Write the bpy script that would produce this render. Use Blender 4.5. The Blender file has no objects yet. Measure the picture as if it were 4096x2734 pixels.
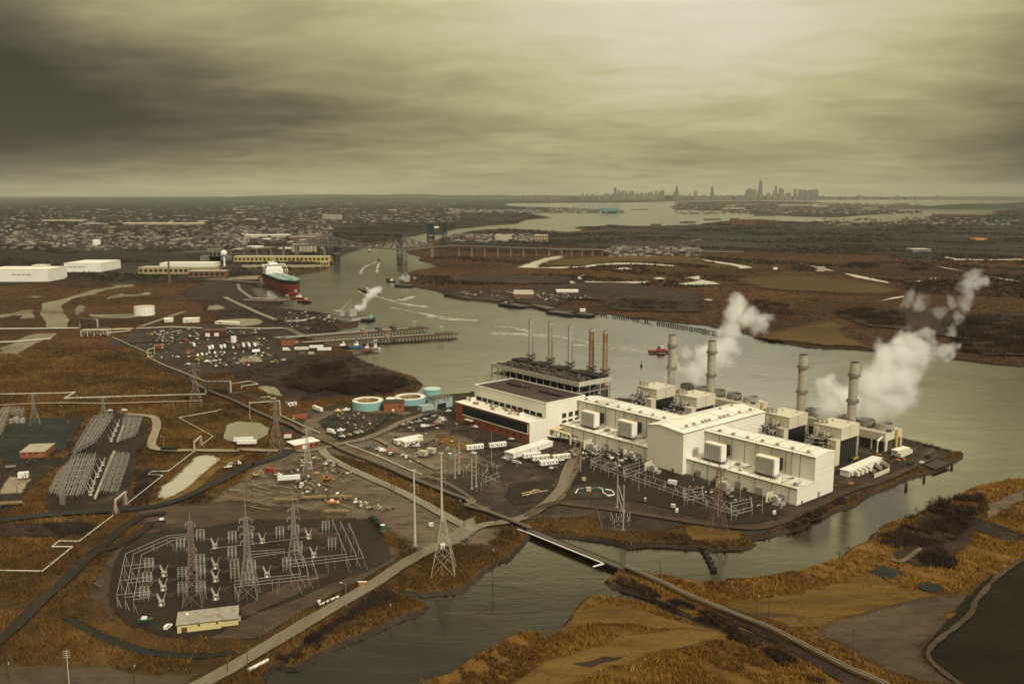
import bpy, bmesh, math, random
import numpy as np
from mathutils import Vector, noise
from mathutils.geometry import tessellate_polygon
R_=math.radians
random.seed(7); RNG=np.random.default_rng(11)
scene=bpy.context.scene
COL=scene.collection
H=200.0
FPX=2080/2349*4096
CX, CY, HOR=2048, 1367, 444*1.7437
TH=math.atan((CY-HOR)/FPX)
cd=bpy.data.cameras.new('camera'); cam=bpy.data.objects.new('camera', cd); COL.objects.link(cam)
cd.sensor_width=36; cd.lens=36*FPX/4096; cd.clip_start=1; cd.clip_end=200000
cam.location=(0, 0, H); cam.rotation_euler=(math.pi/2-TH, 0, 0)
scene.camera=cam
vs=scene.view_settings
scene.display_settings.display_device='sRGB'
vs.view_transform='Standard'; vs.look='None'; vs.gamma=1; vs.use_curve_mapping=False
vs.exposure=0.2
cy=scene.cycles
cy.max_bounces=20; cy.diffuse_bounces=2; cy.glossy_bounces=2; cy.transmission_bounces=2; cy.transparent_max_bounces=16; cy.volume_bounces=16
cy.use_denoising=True
cy.volume_step_rate=0.6; cy.volume_max_steps=256
SUN_AZ, SUN_EL=146.0, 36.0
world=bpy.data.worlds.new('World'); scene.world=world; world.use_nodes=True
nt=world.node_tree; N=nt.nodes; LK=nt.links
for n in list(N):N.remove(n)
def nd(tree, typ, **kw):
 n=tree.nodes.new(typ)
 for k, v in kw.items():
  if k.startswith('i'):n.inputs[int(k[1:])].default_value=v
  else:setattr(n, k, v)
 return n
def math_(tree, op, a, b=None, clamp=False):
 n=tree.nodes.new('ShaderNodeMath'); n.operation=op; n.use_clamp=clamp
 for i, s in enumerate((a, b)):
  if s is None:continue
  if isinstance(s, (int, float)):n.inputs[i].default_value=s
  else:tree.links.new(s, n.inputs[i])
 return n.outputs[0]
def mrange(tree, s, a, b, c=0.0, d=1.0, smooth=True):
 n=tree.nodes.new('ShaderNodeMapRange'); n.interpolation_type='SMOOTHSTEP' if smooth else 'LINEAR'
 n.clamp=True
 tree.links.new(s, n.inputs[0])
 for i, v in enumerate((a, b, c, d)):n.inputs[i+1].default_value=v
 return n.outputs[0]
def ramp(tree, s, stops, interp='LINEAR'):
 n=tree.nodes.new('ShaderNodeValToRGB'); n.color_ramp.interpolation=interp
 e=n.color_ramp.elements
 while len(e)<len(stops):e.new(0.5)
 for k, (p, c)in zip(e, sorted(stops)):k.position=p; k.color=(*c, 1)if len(c)==3 else c
 tree.links.new(s, n.inputs[0]); return n.outputs[0]
def mixc(tree, fac, a, b, blend='MIX'):
 n=tree.nodes.new('ShaderNodeMix'); n.data_type='RGBA'; n.blend_type=blend
 for sock, s in((n.inputs[0], fac), (n.inputs[6], a), (n.inputs[7], b)):
  if isinstance(s, (int, float)):sock.default_value=s
  elif isinstance(s, tuple):sock.default_value=(*s, 1)if len(s)==3 else s
  else:tree.links.new(s, sock)
 return n.outputs[2]
def noise_(tree, vec, scale, detail=4, rough=0.55, dist=0.0):
 n=tree.nodes.new('ShaderNodeTexNoise'); n.inputs['Scale'].default_value=scale
 n.inputs['Detail'].default_value=detail; n.inputs['Roughness'].default_value=rough; n.inputs['Distortion'].default_value=dist
 if vec is not None:tree.links.new(vec, n.inputs['Vector'])
 return n.outputs['Fac']
tc=nd(nt, 'ShaderNodeTexCoord')
D=tc.outputs['Generated']
sep=nd(nt, 'ShaderNodeSeparateXYZ'); LK.new(D, sep.inputs[0])
zx, zy, zz=sep.outputs
den=math_(nt, 'ADD', math_(nt, 'MAXIMUM', zz, 0.0), 0.11)
cv=nd(nt, 'ShaderNodeCombineXYZ')
LK.new(math_(nt, 'DIVIDE', zx, den), cv.inputs[0]); LK.new(math_(nt, 'DIVIDE', zy, den), cv.inputs[1])
mp=nd(nt, 'ShaderNodeMapping'); mp.inputs['Scale'].default_value=(1.0, 1.35, 1); mp.inputs['Rotation'].default_value=(0, 0, R_(10)); LK.new(cv.outputs[0], mp.inputs[0])
n1=noise_(nt, mp.outputs[0], 0.62, 6, 0.55, 0.5)
n2=noise_(nt, mp.outputs[0], 2.1, 5, 0.6, 0.8)
def blob(az, el, raz, rel, amp):
 """a broad cloud mass in one direction of the sky"""
 c=(math.sin(R_(az))*math.cos(R_(el)), math.cos(R_(az))*math.cos(R_(el)), math.sin(R_(el)))
 k=raz/rel
 sc=nd(nt, 'ShaderNodeVectorMath', operation='MULTIPLY'); sc.inputs[1].default_value=(1, 1, k); LK.new(D, sc.inputs[0])
 ds=nd(nt, 'ShaderNodeVectorMath', operation='DISTANCE'); ds.inputs[1].default_value=(c[0], c[1], c[2]*k); LK.new(sc.outputs[0], ds.inputs[0])
 return mrange(nt, ds.outputs['Value'], 0.0, math.sin(R_(raz)), amp, 0.0)
t=math_(nt, 'ADD', math_(nt, 'MULTIPLY', n1, 0.36), math_(nt, 'MULTIPLY', n2, 0.26))
t=math_(nt, 'ADD', t, 0.13)
for b in((11, 12, 25, 9.5, 0.35), (12, 6, 24, 7, 0.10), (-28, 4.8, 20, 6.5, -0.45), (-14, 4.4, 17, 4.4, -0.13), (-36, 9, 16, 14, -0.32), (32, 1.5, 13, 7, -0.26), (38, 8, 15, 12, -0.2), (-8, 10, 18, 2.2, 0.08)):
 t=math_(nt, 'ADD', t, blob(*b))
cloud=ramp(nt, t, [(0.0, (0.028, 0.026, 0.016)), (0.20, (0.085, 0.075, 0.043)), (0.42, (0.235, 0.214, 0.112)), (0.58, (0.38, 0.35, 0.19)), (0.74, (0.50, 0.465, 0.33)), (1.0, (0.61, 0.57, 0.465))])
zen=mrange(nt, zz, 0.38, 0.7)
gain=math_(nt, 'MULTIPLY', math_(nt, 'MULTIPLY', mrange(nt, zz, .186, .26, 0, 3.0), mrange(nt, zz, .34, .48, 1, 0)), mrange(nt, zy, 0, .6))  # unseen sky band above the view, brightness added to lighten the river's reflection
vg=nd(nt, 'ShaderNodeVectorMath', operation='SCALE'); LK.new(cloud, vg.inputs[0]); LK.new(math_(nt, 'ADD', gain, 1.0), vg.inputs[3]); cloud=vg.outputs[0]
cloud=mixc(nt, zen, cloud, (0.74, 0.69, 0.53))
sky=nd(nt, 'ShaderNodeTexSky', sky_type='NISHITA', sun_disc=False); sky.sun_elevation=R_(SUN_EL); sky.sun_rotation=R_(SUN_AZ); sky.air_density=2; sky.dust_density=6
bg1=nd(nt, 'ShaderNodeBackground'); LK.new(sky.outputs[0], bg1.inputs[0]); bg1.inputs[1].default_value=0.05
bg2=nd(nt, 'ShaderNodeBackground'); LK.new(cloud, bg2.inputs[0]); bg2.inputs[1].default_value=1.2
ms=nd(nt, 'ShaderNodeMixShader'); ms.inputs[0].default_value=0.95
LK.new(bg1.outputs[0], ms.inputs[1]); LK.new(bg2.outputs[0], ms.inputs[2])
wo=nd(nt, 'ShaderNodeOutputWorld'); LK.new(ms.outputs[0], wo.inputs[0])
sl=bpy.data.lights.new('sun', 'SUN'); sl.energy=2.3; sl.angle=R_(9); sl.color=(1.0, 0.95, 0.83)
so=bpy.data.objects.new('sun', sl); COL.objects.link(so)
sd=Vector((math.sin(R_(SUN_AZ))*math.cos(R_(SUN_EL)), math.cos(R_(SUN_AZ))*math.cos(R_(SUN_EL)), math.sin(R_(SUN_EL))))
so.rotation_euler=sd.to_track_quat('Z', 'Y').to_euler(); so.location=(600, -100, 700)
ZF={'A':(1700, 1200, 2.347), 'B':(2400, 1250, 2.347), 'C':(2900, 1400, 2.347), 'D':(2200, 1700, 2.347), 'E':(300, 1900, 2.347), 'F':(900, 1900, 2.347), 'G':(0, 1500, 2.347), 'H':(900, 1500, 2.347), 'I':(0, 750, 2.347), 'J':(900, 750, 2.347), 'K':(1800, 700, 2.347), 'L':(2700, 700, 1.6827), 'M':(0, 2066, 2.347), 'N':(900, 2066, 2.347), 'O':(1700, 1950, 1.9575), 'P':(2896, 1900, 1.88), 'R':(400, 1250, 2.349), 'S':(2900, 1000, 1.96), 'T':(1400, 1550, 3.915), 'W':(0, 0, 1/1.7437)}
SN, CS=math.sin(TH), math.cos(TH)
def g(k, x, y, z=0.0):
 ox, oy, s=ZF[k]; u=(ox+x/s-CX)/FPX; v=(oy+y/s-CY)/FPX
 tt=(z-H)/(-SN-v*CS)
 return(u*tt, (CS-v*SN)*tt, z)
def zat(k, y, Y):
 """height of a point seen at row y standing at distance Y"""
 ox, oy, s=ZF[k]; v=(oy+y/s-CY)/FPX
 return H+Y/(CS-v*SN)*(-SN-v*CS)
def gs(k, pts, z=0.0):return[g(k, x, y, z)for x, y in pts]
A0=g('C', 672, 1462)
ANG=R_(40.5); E1=(math.cos(ANG), math.sin(ANG)); E2=(-E1[1], E1[0])
def PF(p):return(A0[0]+p[0]*E1[0]+p[1]*E2[0], A0[1]+p[0]*E1[1]+p[1]*E2[1], p[2])
def uw(k, x, y, z=0.0):
 p=g(k, x, y, z); dx, dy=p[0]-A0[0], p[1]-A0[1]
 return(dx*E1[0]+dy*E1[1], dx*E2[0]+dy*E2[1])
class MB:
 def __init__(s, fr=None):s.v=[]; s.f=[]; s.fr=fr
 def add(s, vs_, fs):
  o=len(s.v)
  s.v+=[s.fr(p)for p in vs_]if s.fr else list(vs_)
  s.f+=[[i+o for i in f]for f in fs]
 def box(s, x0, x1, y0, y1, z0, z1):
  s.add([(x0, y0, z0), (x1, y0, z0), (x1, y1, z0), (x0, y1, z0), (x0, y0, z1), (x1, y0, z1), (x1, y1, z1), (x0, y1, z1)], [(3, 2, 1, 0), (4, 5, 6, 7), (0, 1, 5, 4), (1, 2, 6, 5), (2, 3, 7, 6), (3, 0, 4, 7)]); return s
 def cbox(s, x, y, z, sx, sy, sz):return s.box(x-sx/2, x+sx/2, y-sy/2, y+sy/2, z, z+sz)
 def prism(s, poly, z0, z1):
  n=len(poly)
  s.add([(p[0], p[1], z0)for p in poly]+[(p[0], p[1], z1)for p in poly], [list(range(n-1, -1, -1)), list(range(n, 2*n))]+[(i, (i+1)%n, n+(i+1)%n, n+i)for i in range(n)]); return s
 def xprism(s, prof, a0, a1, axis='y'):
  """profile (p,z) swept along an axis"""
  n=len(prof)
  if axis=='y':vv=[(p, a0, z)for p, z in prof]+[(p, a1, z)for p, z in prof]
  else:vv=[(a0, p, z)for p, z in prof]+[(a1, p, z)for p, z in prof]
  s.add(vv, [list(range(n-1, -1, -1)), list(range(n, 2*n))]+[(i, (i+1)%n, n+(i+1)%n, n+i)for i in range(n)]); return s
 def cyl(s, x, y, z0, z1, r0, r1=None, n=20, cap=True):
  r1=r0 if r1 is None else r1
  cs=[(math.cos(2*math.pi*i/n), math.sin(2*math.pi*i/n))for i in range(n)]
  s.add([(x+r0*c, y+r0*q, z0)for c, q in cs]+[(x+r1*c, y+r1*q, z1)for c, q in cs], [(i, (i+1)%n, n+(i+1)%n, n+i)for i in range(n)]+([list(range(n-1, -1, -1)), list(range(n, 2*n))]if cap else[])); return s
 def ring(s, x, y, z0, z1, ri, ro, n=28):
  cs=[(math.cos(2*math.pi*i/n), math.sin(2*math.pi*i/n))for i in range(n)]
  vv=[]
  for r, z in((ri, z0), (ro, z0), (ro, z1), (ri, z1)):vv+=[(x+r*c, y+r*q, z)for c, q in cs]
  ff=[]
  for k in range(4):
   a, b=k*n, ((k+1)%4)*n
   ff+=[(a+i, a+(i+1)%n, b+(i+1)%n, b+i)for i in range(n)]
  s.add(vv, ff); return s
 def tube(s, pts, r, n=6, cap=True):
  P=[Vector(s.fr(p))if s.fr else Vector(p)for p in pts]; fr, s.fr=s.fr, None
  rs=r if isinstance(r, (list, tuple))else[r]*len(P)
  vv, ff=[], []; m=len(P)
  for i, p in enumerate(P):
   d1=(P[i]-P[i-1]).normalized()if i else None
   d2=(P[i+1]-P[i]).normalized()if i<m-1 else None
   d=(d1 or d2)if(d1 is None or d2 is None)else(d1+d2)
   if d.length<1e-6:d=Vector(d2)if d2 is not None and d2.length>1e-6 else Vector((1, 0, 0))
   d.normalize()
   up=Vector((0, 0, 1))if abs(d.z)<0.95 else Vector((1, 0, 0))
   a=d.cross(up).normalized(); b=a.cross(d)
   k=1.0
   if d1 and d2:k=1/max(0.5, math.sqrt(max(0.0, (1+d1.dot(d2))/2)))
   for j in range(n):
    an=2*math.pi*(j+0.5)/n
    vv.append(tuple(p+(a*math.cos(an)+b*math.sin(an))*rs[i]*(k if n>4 else 1)))
  for i in range(m-1):
   for j in range(n):ff.append((i*n+j, i*n+(j+1)%n, (i+1)*n+(j+1)%n, (i+1)*n+j))
  if cap:ff+=[list(range(n-1, -1, -1)), list(range((m-1)*n, m*n))]
  s.add(vv, ff); s.fr=fr; return s
 def beam(s, p, q, r):return s.tube([p, q], r*1.414, 4)
 def wire(s, p, q, sag, r, k=8):
  return s.tube([(p[0]+(q[0]-p[0])*i/k, p[1]+(q[1]-p[1])*i/k, p[2]+(q[2]-p[2])*i/k-sag*4*(i/k)*(1-i/k))for i in range(k+1)], r, 3, False)
 def ico(s, c, r, sub=1, sq=(1, 1, 1), rough=0.0):
  bm=bmesh.new(); bmesh.ops.create_icosphere(bm, subdivisions=sub, radius=1.0)
  vv=[]
  for v in bm.verts:
   k=1+rough*noise.noise(v.co*2.3+Vector(c))
   vv.append((c[0]+v.co.x*r*sq[0]*k, c[1]+v.co.y*r*sq[1]*k, c[2]+v.co.z*r*sq[2]*k))
  s.add(vv, [[v.index for v in f.verts]for f in bm.faces]); bm.free(); return s
 def build(s, name, m, parent=None, world_=True, label=None):
  me=bpy.data.meshes.new(name)
  vv=s.v
  if parent is not None and world_:
   L=parent.location
   if parent.parent is not None:L=L+parent.parent.location
   vv=[(a-L[0], b-L[1], c-L[2])for a, b, c in vv]
  me.from_pydata(vv, [], s.f); me.update()
  if m is not None:me.materials.append(m)
  o=bpy.data.objects.new(name, me); COL.objects.link(o)
  if parent is not None:o.parent=parent; KID.setdefault(parent.name, []).append(o)
  if label:o['label']=label
  return o
def tag(o, label, cat, group=None):
 o['label']=label; o['category']=cat
 if group:o['group']=group
 return o
def thing(name, label, cat, loc=(0, 0, 0), group=None):
 o=bpy.data.objects.new(name, None); COL.objects.link(o); o.location=loc; o.empty_display_size=0.1
 return tag(o, label, cat, group)
def struct(o, kind='structure'):o['kind']=kind; return o
def dup(o, loc=None, rz=None, label=None, group=None, parent=None, scale=None, mat=None):
 c=o.copy(); COL.objects.link(c)
 if parent is not None:c.parent=parent; KID.setdefault(parent.name, []).append(c)
 if loc is not None:c.location=loc
 if rz is not None:c.rotation_euler=(0, 0, rz)
 if scale is not None:c.scale=scale if isinstance(scale, tuple)else(scale, )*3
 if label:c['label']=label
 if group:c['group']=group
 for ch in list(KID.get(o.name, ())):dup(ch, parent=c)
 return c
KID={}
MATS={}
def mat(name, col, rough=0.75, metal=0.0, var=0.12, scale=0.3, streak=0.0, dirt=None, dirt_amt=0.0, bump=0.0, spec=0.3, coord='Position', panel=None, emit=None):
 """plain weathered material: two octaves of tone, optional rain streaks, dirt patches and panel joints"""
 if name in MATS:return MATS[name]
 m=bpy.data.materials.new(name); m.use_nodes=True; T=m.node_tree
 for n in list(T.nodes):T.nodes.remove(n)
 out=nd(T, 'ShaderNodeOutputMaterial'); bs=nd(T, 'ShaderNodeBsdfPrincipled'); T.links.new(bs.outputs[0], out.inputs[0])
 ge=nd(T, 'ShaderNodeNewGeometry')if coord=='Position' else nd(T, 'ShaderNodeTexCoord')
 P=ge.outputs['Position']if coord=='Position' else ge.outputs['Object']
 n=noise_(T, P, scale, 6, 0.62)
 c=mixc(T, mrange(T, n, 0.3, 0.7, smooth=False), tuple(max(0, x*(1-var))for x in col), tuple(min(1, x*(1+var))for x in col))
 if streak:
  mp=nd(T, 'ShaderNodeMapping'); mp.inputs['Scale'].default_value=(1, 1, 0.06); T.links.new(P, mp.inputs[0])
  s2=noise_(T, mp.outputs[0], 0.9, 5, 0.7)
  c=mixc(T, mrange(T, s2, 0.52, 0.78, 0, streak), c, dirt or tuple(x*0.45 for x in col))
 if dirt_amt:
  d2=noise_(T, P, scale*0.35, 6, 0.7, 0.6)
  c=mixc(T, mrange(T, d2, 0.5, 0.66, 0, dirt_amt), c, dirt or tuple(x*0.4 for x in col))
 if panel:
  rm=nd(T, 'ShaderNodeMapping'); rm.inputs['Rotation'].default_value=(0, 0, -R_(40.5)); rm.inputs['Location'].default_value=(0, 0, .02); T.links.new(P, rm.inputs[0]); sx=nd(T, 'ShaderNodeSeparateXYZ'); T.links.new(rm.outputs[0], sx.inputs[0])
  for i, pz in enumerate((panel[0], panel[0], panel[1])):
   md=math_(T, 'FRACT', math_(T, 'DIVIDE', sx.outputs[i], pz)); c=mixc(T, math_(T, 'MULTIPLY', math_(T, 'LESS_THAN', md, .2/pz), .22), c, tuple(x*.45 for x in col))
 T.links.new(c, bs.inputs['Base Color'])
 bs.inputs['Roughness'].default_value=rough; bs.inputs['Metallic'].default_value=metal; bs.inputs['Specular IOR Level'].default_value=spec
 if bump:
  b=nd(T, 'ShaderNodeBump'); b.inputs['Strength'].default_value=bump; b.inputs['Distance'].default_value=0.4
  T.links.new(noise_(T, P, scale*5, 5, 0.65), b.inputs['Height']); T.links.new(b.outputs[0], bs.inputs['Normal'])
 MATS[name]=m; return m
def gmat(name, stops, scales=(0.012, 0.07, 0.6), rough=0.95, stretch=(1, 1), fine=0.35, bump=0.5, spec=0.1, spots=None, rot=0.0, ragged=0.16):
 """ground: colour stops chosen by broad noise, broken up by mid and fine noise; optional spots (colour, scale, threshold)"""
 if name in MATS:return MATS[name]
 m=bpy.data.materials.new(name); m.use_nodes=True; T=m.node_tree
 for n in list(T.nodes):T.nodes.remove(n)
 out=nd(T, 'ShaderNodeOutputMaterial'); bs=nd(T, 'ShaderNodeBsdfPrincipled'); T.links.new(bs.outputs[0], out.inputs[0])
 ge=nd(T, 'ShaderNodeNewGeometry')
 mp=nd(T, 'ShaderNodeMapping'); mp.inputs['Scale'].default_value=(stretch[0], stretch[1], 1); mp.inputs['Rotation'].default_value=(0, 0, rot); T.links.new(ge.outputs['Position'], mp.inputs[0])
 P=mp.outputs[0]
 a=noise_(T, P, scales[0], 7, 0.62, 0.8); b=noise_(T, P, scales[1], 6, 0.65, 0.4); c=noise_(T, P, scales[2], 4, 0.7)
 tt=math_(T, 'ADD', math_(T, 'MULTIPLY', a, 0.62), math_(T, 'MULTIPLY', b, 0.38))
 tt=mrange(T, tt, 0.30, 0.70, smooth=False)
 col=ramp(T, tt, stops)
 k=mrange(T, c, 0.25, 0.75, 1-fine, 1+fine, smooth=False)
 vm=nd(T, 'ShaderNodeVectorMath', operation='SCALE'); T.links.new(col, vm.inputs[0]); T.links.new(k, vm.inputs[3])
 cc=vm.outputs[0]
 for sp in(spots or()):
  n3=noise_(T, P, sp[1], 5, 0.6, 0.5)
  cc=mixc(T, mrange(T, n3, sp[2], sp[2]+sp[3]if len(sp)>3 else sp[2]+0.05), cc, sp[0])
 T.links.new(cc, bs.inputs['Base Color'])
 bs.inputs['Roughness'].default_value=rough; bs.inputs['Specular IOR Level'].default_value=spec
 if bump:
  bb=nd(T, 'ShaderNodeBump'); bb.inputs['Strength'].default_value=bump; bb.inputs['Distance'].default_value=0.5
  T.links.new(c, bb.inputs['Height']); T.links.new(bb.outputs[0], bs.inputs['Normal'])
 at=nd(T, 'ShaderNodeAttribute', attribute_name='edge'); n4=math_(T, 'ADD', math_(T, 'MULTIPLY', noise_(T, ge.outputs['Position'], ragged, 5, 0.72), 0.55), math_(T, 'MULTIPLY', noise_(T, ge.outputs['Position'], ragged*0.14, 3, 0.6), 0.45))
 al=mrange(T, math_(T, 'ADD', at.outputs['Fac'], math_(T, 'MULTIPLY', n4, 1.5)), 1.10, 1.42)
 T.links.new(al, bs.inputs['Alpha'])
 MATS[name]=m; return m
WATER_Z=-1.5
def rough_poly(pts, step, amp, seed=0):
 """subdivide an outline and make it wander like a natural edge"""
 out=[]
 n=len(pts)
 for i in range(n):
  a, b=pts[i], pts[(i+1)%n]
  L=math.hypot(b[0]-a[0], b[1]-a[1])
  far=max(1.0, (abs(a[1])+abs(b[1]))/2/600)
  st=step*far
  k=min(60, max(1, int(L/st)))
  nx, ny=-(b[1]-a[1])/(L or 1), (b[0]-a[0])/(L or 1)
  for j in range(k):
   t_=j/k; x=a[0]+(b[0]-a[0])*t_; y=a[1]+(b[1]-a[1])*t_
   w=noise.fractal(Vector((x/(step*3*far)+seed, y/(step*3*far), seed*1.7)), 0.8, 2.0, 3)*amp*far*(0 if j==0 and False else 1)
   w=max(-L*0.2, min(L*0.2, w))
   out.append((x+nx*w, y+ny*w))
 return out
def sheet(name, poly, z, m, skirt=None, kind='structure'):
 n0=len(poly)
 ar2=sum(poly[i][0]*poly[(i+1)%n0][1]-poly[(i+1)%n0][0]*poly[i][1]for i in range(n0))
 if ar2<0:poly=list(reversed(poly))
 vv=[(p[0], p[1], z)for p in poly]; ff=[]
 for t_ in tessellate_polygon([[Vector(v)for v in vv]]):
  a, b, c=(vv[i]for i in t_)
  ar=(b[0]-a[0])*(c[1]-a[1])-(c[0]-a[0])*(b[1]-a[1])
  if abs(ar)>1e-6:ff.append(tuple(t_)if ar>0 else tuple(reversed(t_)))
 if skirt is not None:
  lo=[]
  for i in range(n0):
   a, c=poly[i-1], poly[(i+1)%n0]; d=math.hypot(c[0]-a[0], c[1]-a[1])or 1; o=2.6+2*noise.noise(Vector((poly[i][0]/11, poly[i][1]/11, 0)))
   lo.append((poly[i][0]+(c[1]-a[1])/d*o, poly[i][1]-(c[0]-a[0])/d*o, skirt))
  bk=MB(); bk.add([(p[0], p[1], z)for p in poly]+lo, [(i, (i+1)%n0, n0+(i+1)%n0, n0+i)for i in range(n0)])
  ob=bk.build('river_bank', M_BANK); ob['kind']='structure'; set_edge(ob, [2.0]*(2*n0))
 b=MB(); b.add(vv, ff); o=b.build(name, m); o['kind']=kind
 set_edge(o, [2.0]*n0); return o
def signed_dist(px, py, poly):
 """distance of points inside (+) or outside (-) an outline"""
 P=np.array([(q[0], q[1])for q in poly]); Q=np.roll(P, -1, 0); d2=np.full(px.shape, 1e18); ins=np.zeros(px.shape, bool)
 for(ax, ay), (bx, by)in zip(P, Q):
  dx, dy=bx-ax, by-ay; L=dx*dx+dy*dy+1e-12
  t_=np.clip(((px-ax)*dx+(py-ay)*dy)/L, 0, 1)
  d2=np.minimum(d2, (px-ax-t_*dx)**2+(py-ay-t_*dy)**2)
  c=(ay>py)!=(by>py); xi=ax+(py-ay)/(dy if abs(dy)>1e-12 else 1e-12)*dx
  ins^=c&(px<xi)
 return np.where(ins, 1, -1)*np.sqrt(d2)
def field(name, poly, z, m, soft):
 """a ground patch as a fine grid that knows how far each point lies from its border"""
 n0=len(poly); P=np.array([(q[0], q[1])for q in poly])
 Q=np.roll(P, -1, 0); area=abs((P[:, 0]*Q[:, 1]-Q[:, 0]*P[:, 1]).sum())/2; per=np.hypot(*(P-Q).T).sum()
 wd=area/per; soft=min(soft*max(1.0, P[:, 1].min()/600), 0.8*wd)
 c=min(max(1.5, math.sqrt(area)/60), max(0.7, wd*0.5), soft*0.9)
 lo, hi=P.min(0)-soft, P.max(0)+soft
 nx=min(420, int((hi[0]-lo[0])/c)+2); ny=min(420, int((hi[1]-lo[1])/c)+2)
 gx, gy=np.meshgrid(np.linspace(lo[0], hi[0], nx), np.linspace(lo[1], hi[1], ny))
 sd_=signed_dist(gx.ravel(), gy.ravel(), poly); e=np.clip(0.5+0.5*sd_/soft, 0, 1)
 idx=np.arange(nx*ny).reshape(ny, nx); q=np.stack([idx[:-1, :-1], idx[:-1, 1:], idx[1:, 1:], idx[1:, :-1]], -1).reshape(-1, 4)
 q=q[(e[q].max(1)>0.02)]
 use=np.unique(q); re=np.zeros(nx*ny, int); re[use]=np.arange(len(use))
 b=MB(); b.add([(float(x), float(y), z)for x, y in zip(gx.ravel()[use], gy.ravel()[use])], re[q].tolist())
 o=b.build(name, m); o['kind']='structure'; set_edge(o, e[use]); return o
def set_edge(o, edge):
 at=o.data.attributes.new('edge', 'FLOAT', 'POINT'); at.data.foreach_set('value', np.array(edge, dtype=np.float32))
ZL=[0.0]; DZ=[0.0]
def patch(name, k, pts, m, step=6, amp=2.0, dz=None, rough=True, soft=None):
 p=[g(k, *q)[:2]for q in pts]if isinstance(k, str)else[q[:2]for q in pts]
 if rough:p=rough_poly(p, step, amp, len(POLYS))
 ZL[0]+=0.012
 POLYS[name+str(len(POLYS))]=p
 if dz is not None:DZ[0]+=0.05
 if soft is None:soft=3.0 if m in HARD else 22.0 if m in(M_STRAW, M_EARTH, M_OCHRE)else 11.0
 PATCHES.append((p, m))
 zq=dz+DZ[0]if dz is not None else ZL[0]
 return field(name, p, zq, m, soft)if m.name in MATS else sheet(name, p, zq, m)
POLYS={}; PATCHES=[]; HARD=[]
def strip(name, pts, width, m, z=None, rough=0.0):
 """a road or path of given width along ground points"""
 if z is None:ZL[0]+=0.012; z=ZL[0]
 q=smooth_line(pts)
 L, Rr=[], []
 for i, p in enumerate(q):
  a=q[max(0, i-1)]; b=q[min(len(q)-1, i+1)]
  d=math.hypot(b[0]-a[0], b[1]-a[1])or 1
  nx, ny=-(b[1]-a[1])/d, (b[0]-a[0])/d
  w=(width[0]+(width[1]-width[0])*i/(len(q)-1))if isinstance(width, tuple)else width
  j1=noise.noise(Vector((p[0]/9, p[1]/9, 3)))*rough; j2=noise.noise(Vector((p[0]/9, p[1]/9, 8)))*rough
  L.append((p[0]+nx*(w/2+j1), p[1]+ny*(w/2+j1), z)); Rr.append((p[0]-nx*(w/2+j2), p[1]-ny*(w/2+j2), z))
 PATCHES.append(([a[:2]for a in L]+[a[:2]for a in reversed(Rr)], m))
 n=len(q); mixp=lambda A, B, f:[(a[0]+(c[0]-a[0])*f, a[1]+(c[1]-a[1])*f, z)for a, c in zip(A, B)]
 cols=[L, mixp(L, Rr, 0.16), mixp(L, Rr, 0.84), Rr]
 b=MB(); b.add(sum(cols, []), [(c*n+i, (c+1)*n+i, (c+1)*n+i+1, c*n+i+1)for c in range(3)for i in range(n-1)])
 o=b.build(name, m); o['kind']='structure'; set_edge(o, [0.1]*n+[1.0]*(2*n)+[0.1]*n); return o
def smooth_line(pts, sub=6):
 P=[Vector((p[0], p[1], p[2]if len(p)>2 else 0))for p in pts]; out=[]
 for i in range(len(P)-1):
  a, b=P[max(0, i-1)], P[i]; c, d=P[i+1], P[min(len(P)-1, i+2)]
  for j in range(sub):
   t_=j/sub
   out.append(tuple(0.5*((2*b)+(c-a)*t_+(2*a-5*b+4*c-d)*t_**2+(-a+3*b-3*c+d)*t_**3)))
 out.append(tuple(P[-1])); return out
def water_mat(name, col, s1, bump, rough=0.12):
 m=bpy.data.materials.new(name); m.use_nodes=True; T=m.node_tree
 bs=T.nodes['Principled BSDF']; ge=nd(T, 'ShaderNodeNewGeometry')
 mp=nd(T, 'ShaderNodeMapping'); mp.inputs['Scale'].default_value=(1, 2.6, 1); mp.inputs['Rotation'].default_value=(0, 0, R_(-24)); T.links.new(ge.outputs['Position'], mp.inputs[0])
 a=noise_(T, mp.outputs[0], s1, 5, 0.6, 0.3); b=noise_(T, ge.outputs['Position'], 0.012, 4, 0.6, 0.4)
 bs.inputs['Base Color'].default_value=(*col, 1)
 T.links.new(mixc(T, b, tuple(x*0.75 for x in col), tuple(x*1.3 for x in col)), bs.inputs['Base Color'])
 T.links.new(mrange(T, b, 0.3, 0.7, rough, rough*2.2), bs.inputs['Roughness']); bs.inputs['IOR'].default_value=1.40; bs.inputs['Specular Tint'].default_value=(1, .92, .70, 1)
 bu=nd(T, 'ShaderNodeBump'); bu.inputs['Strength'].default_value=bump; bu.inputs['Distance'].default_value=0.35
 T.links.new(math_(T, 'MULTIPLY', a, mrange(T, noise_(T, mp.outputs[0], .018, 3, .6, 1.), .4, .62, .35, 1.5)), bu.inputs['Height']); T.links.new(bu.outputs[0], bs.inputs['Normal'])
 return m
M_WATER=water_mat('river_water', (0.010, 0.0065, 0.002), 0.20, 0.17, 0.08)
M_POND=water_mat('still_water', (0.15, 0.115, 0.068), 0.2, 0.1, 0.16)
wb=MB(); wb.add([(-90000, -3000, WATER_Z), (90000, -3000, WATER_Z), (90000, 70000, WATER_Z), (-90000, 70000, WATER_Z)], [(0, 1, 2, 3)])
struct(wb.build('river_water', M_WATER))
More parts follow.
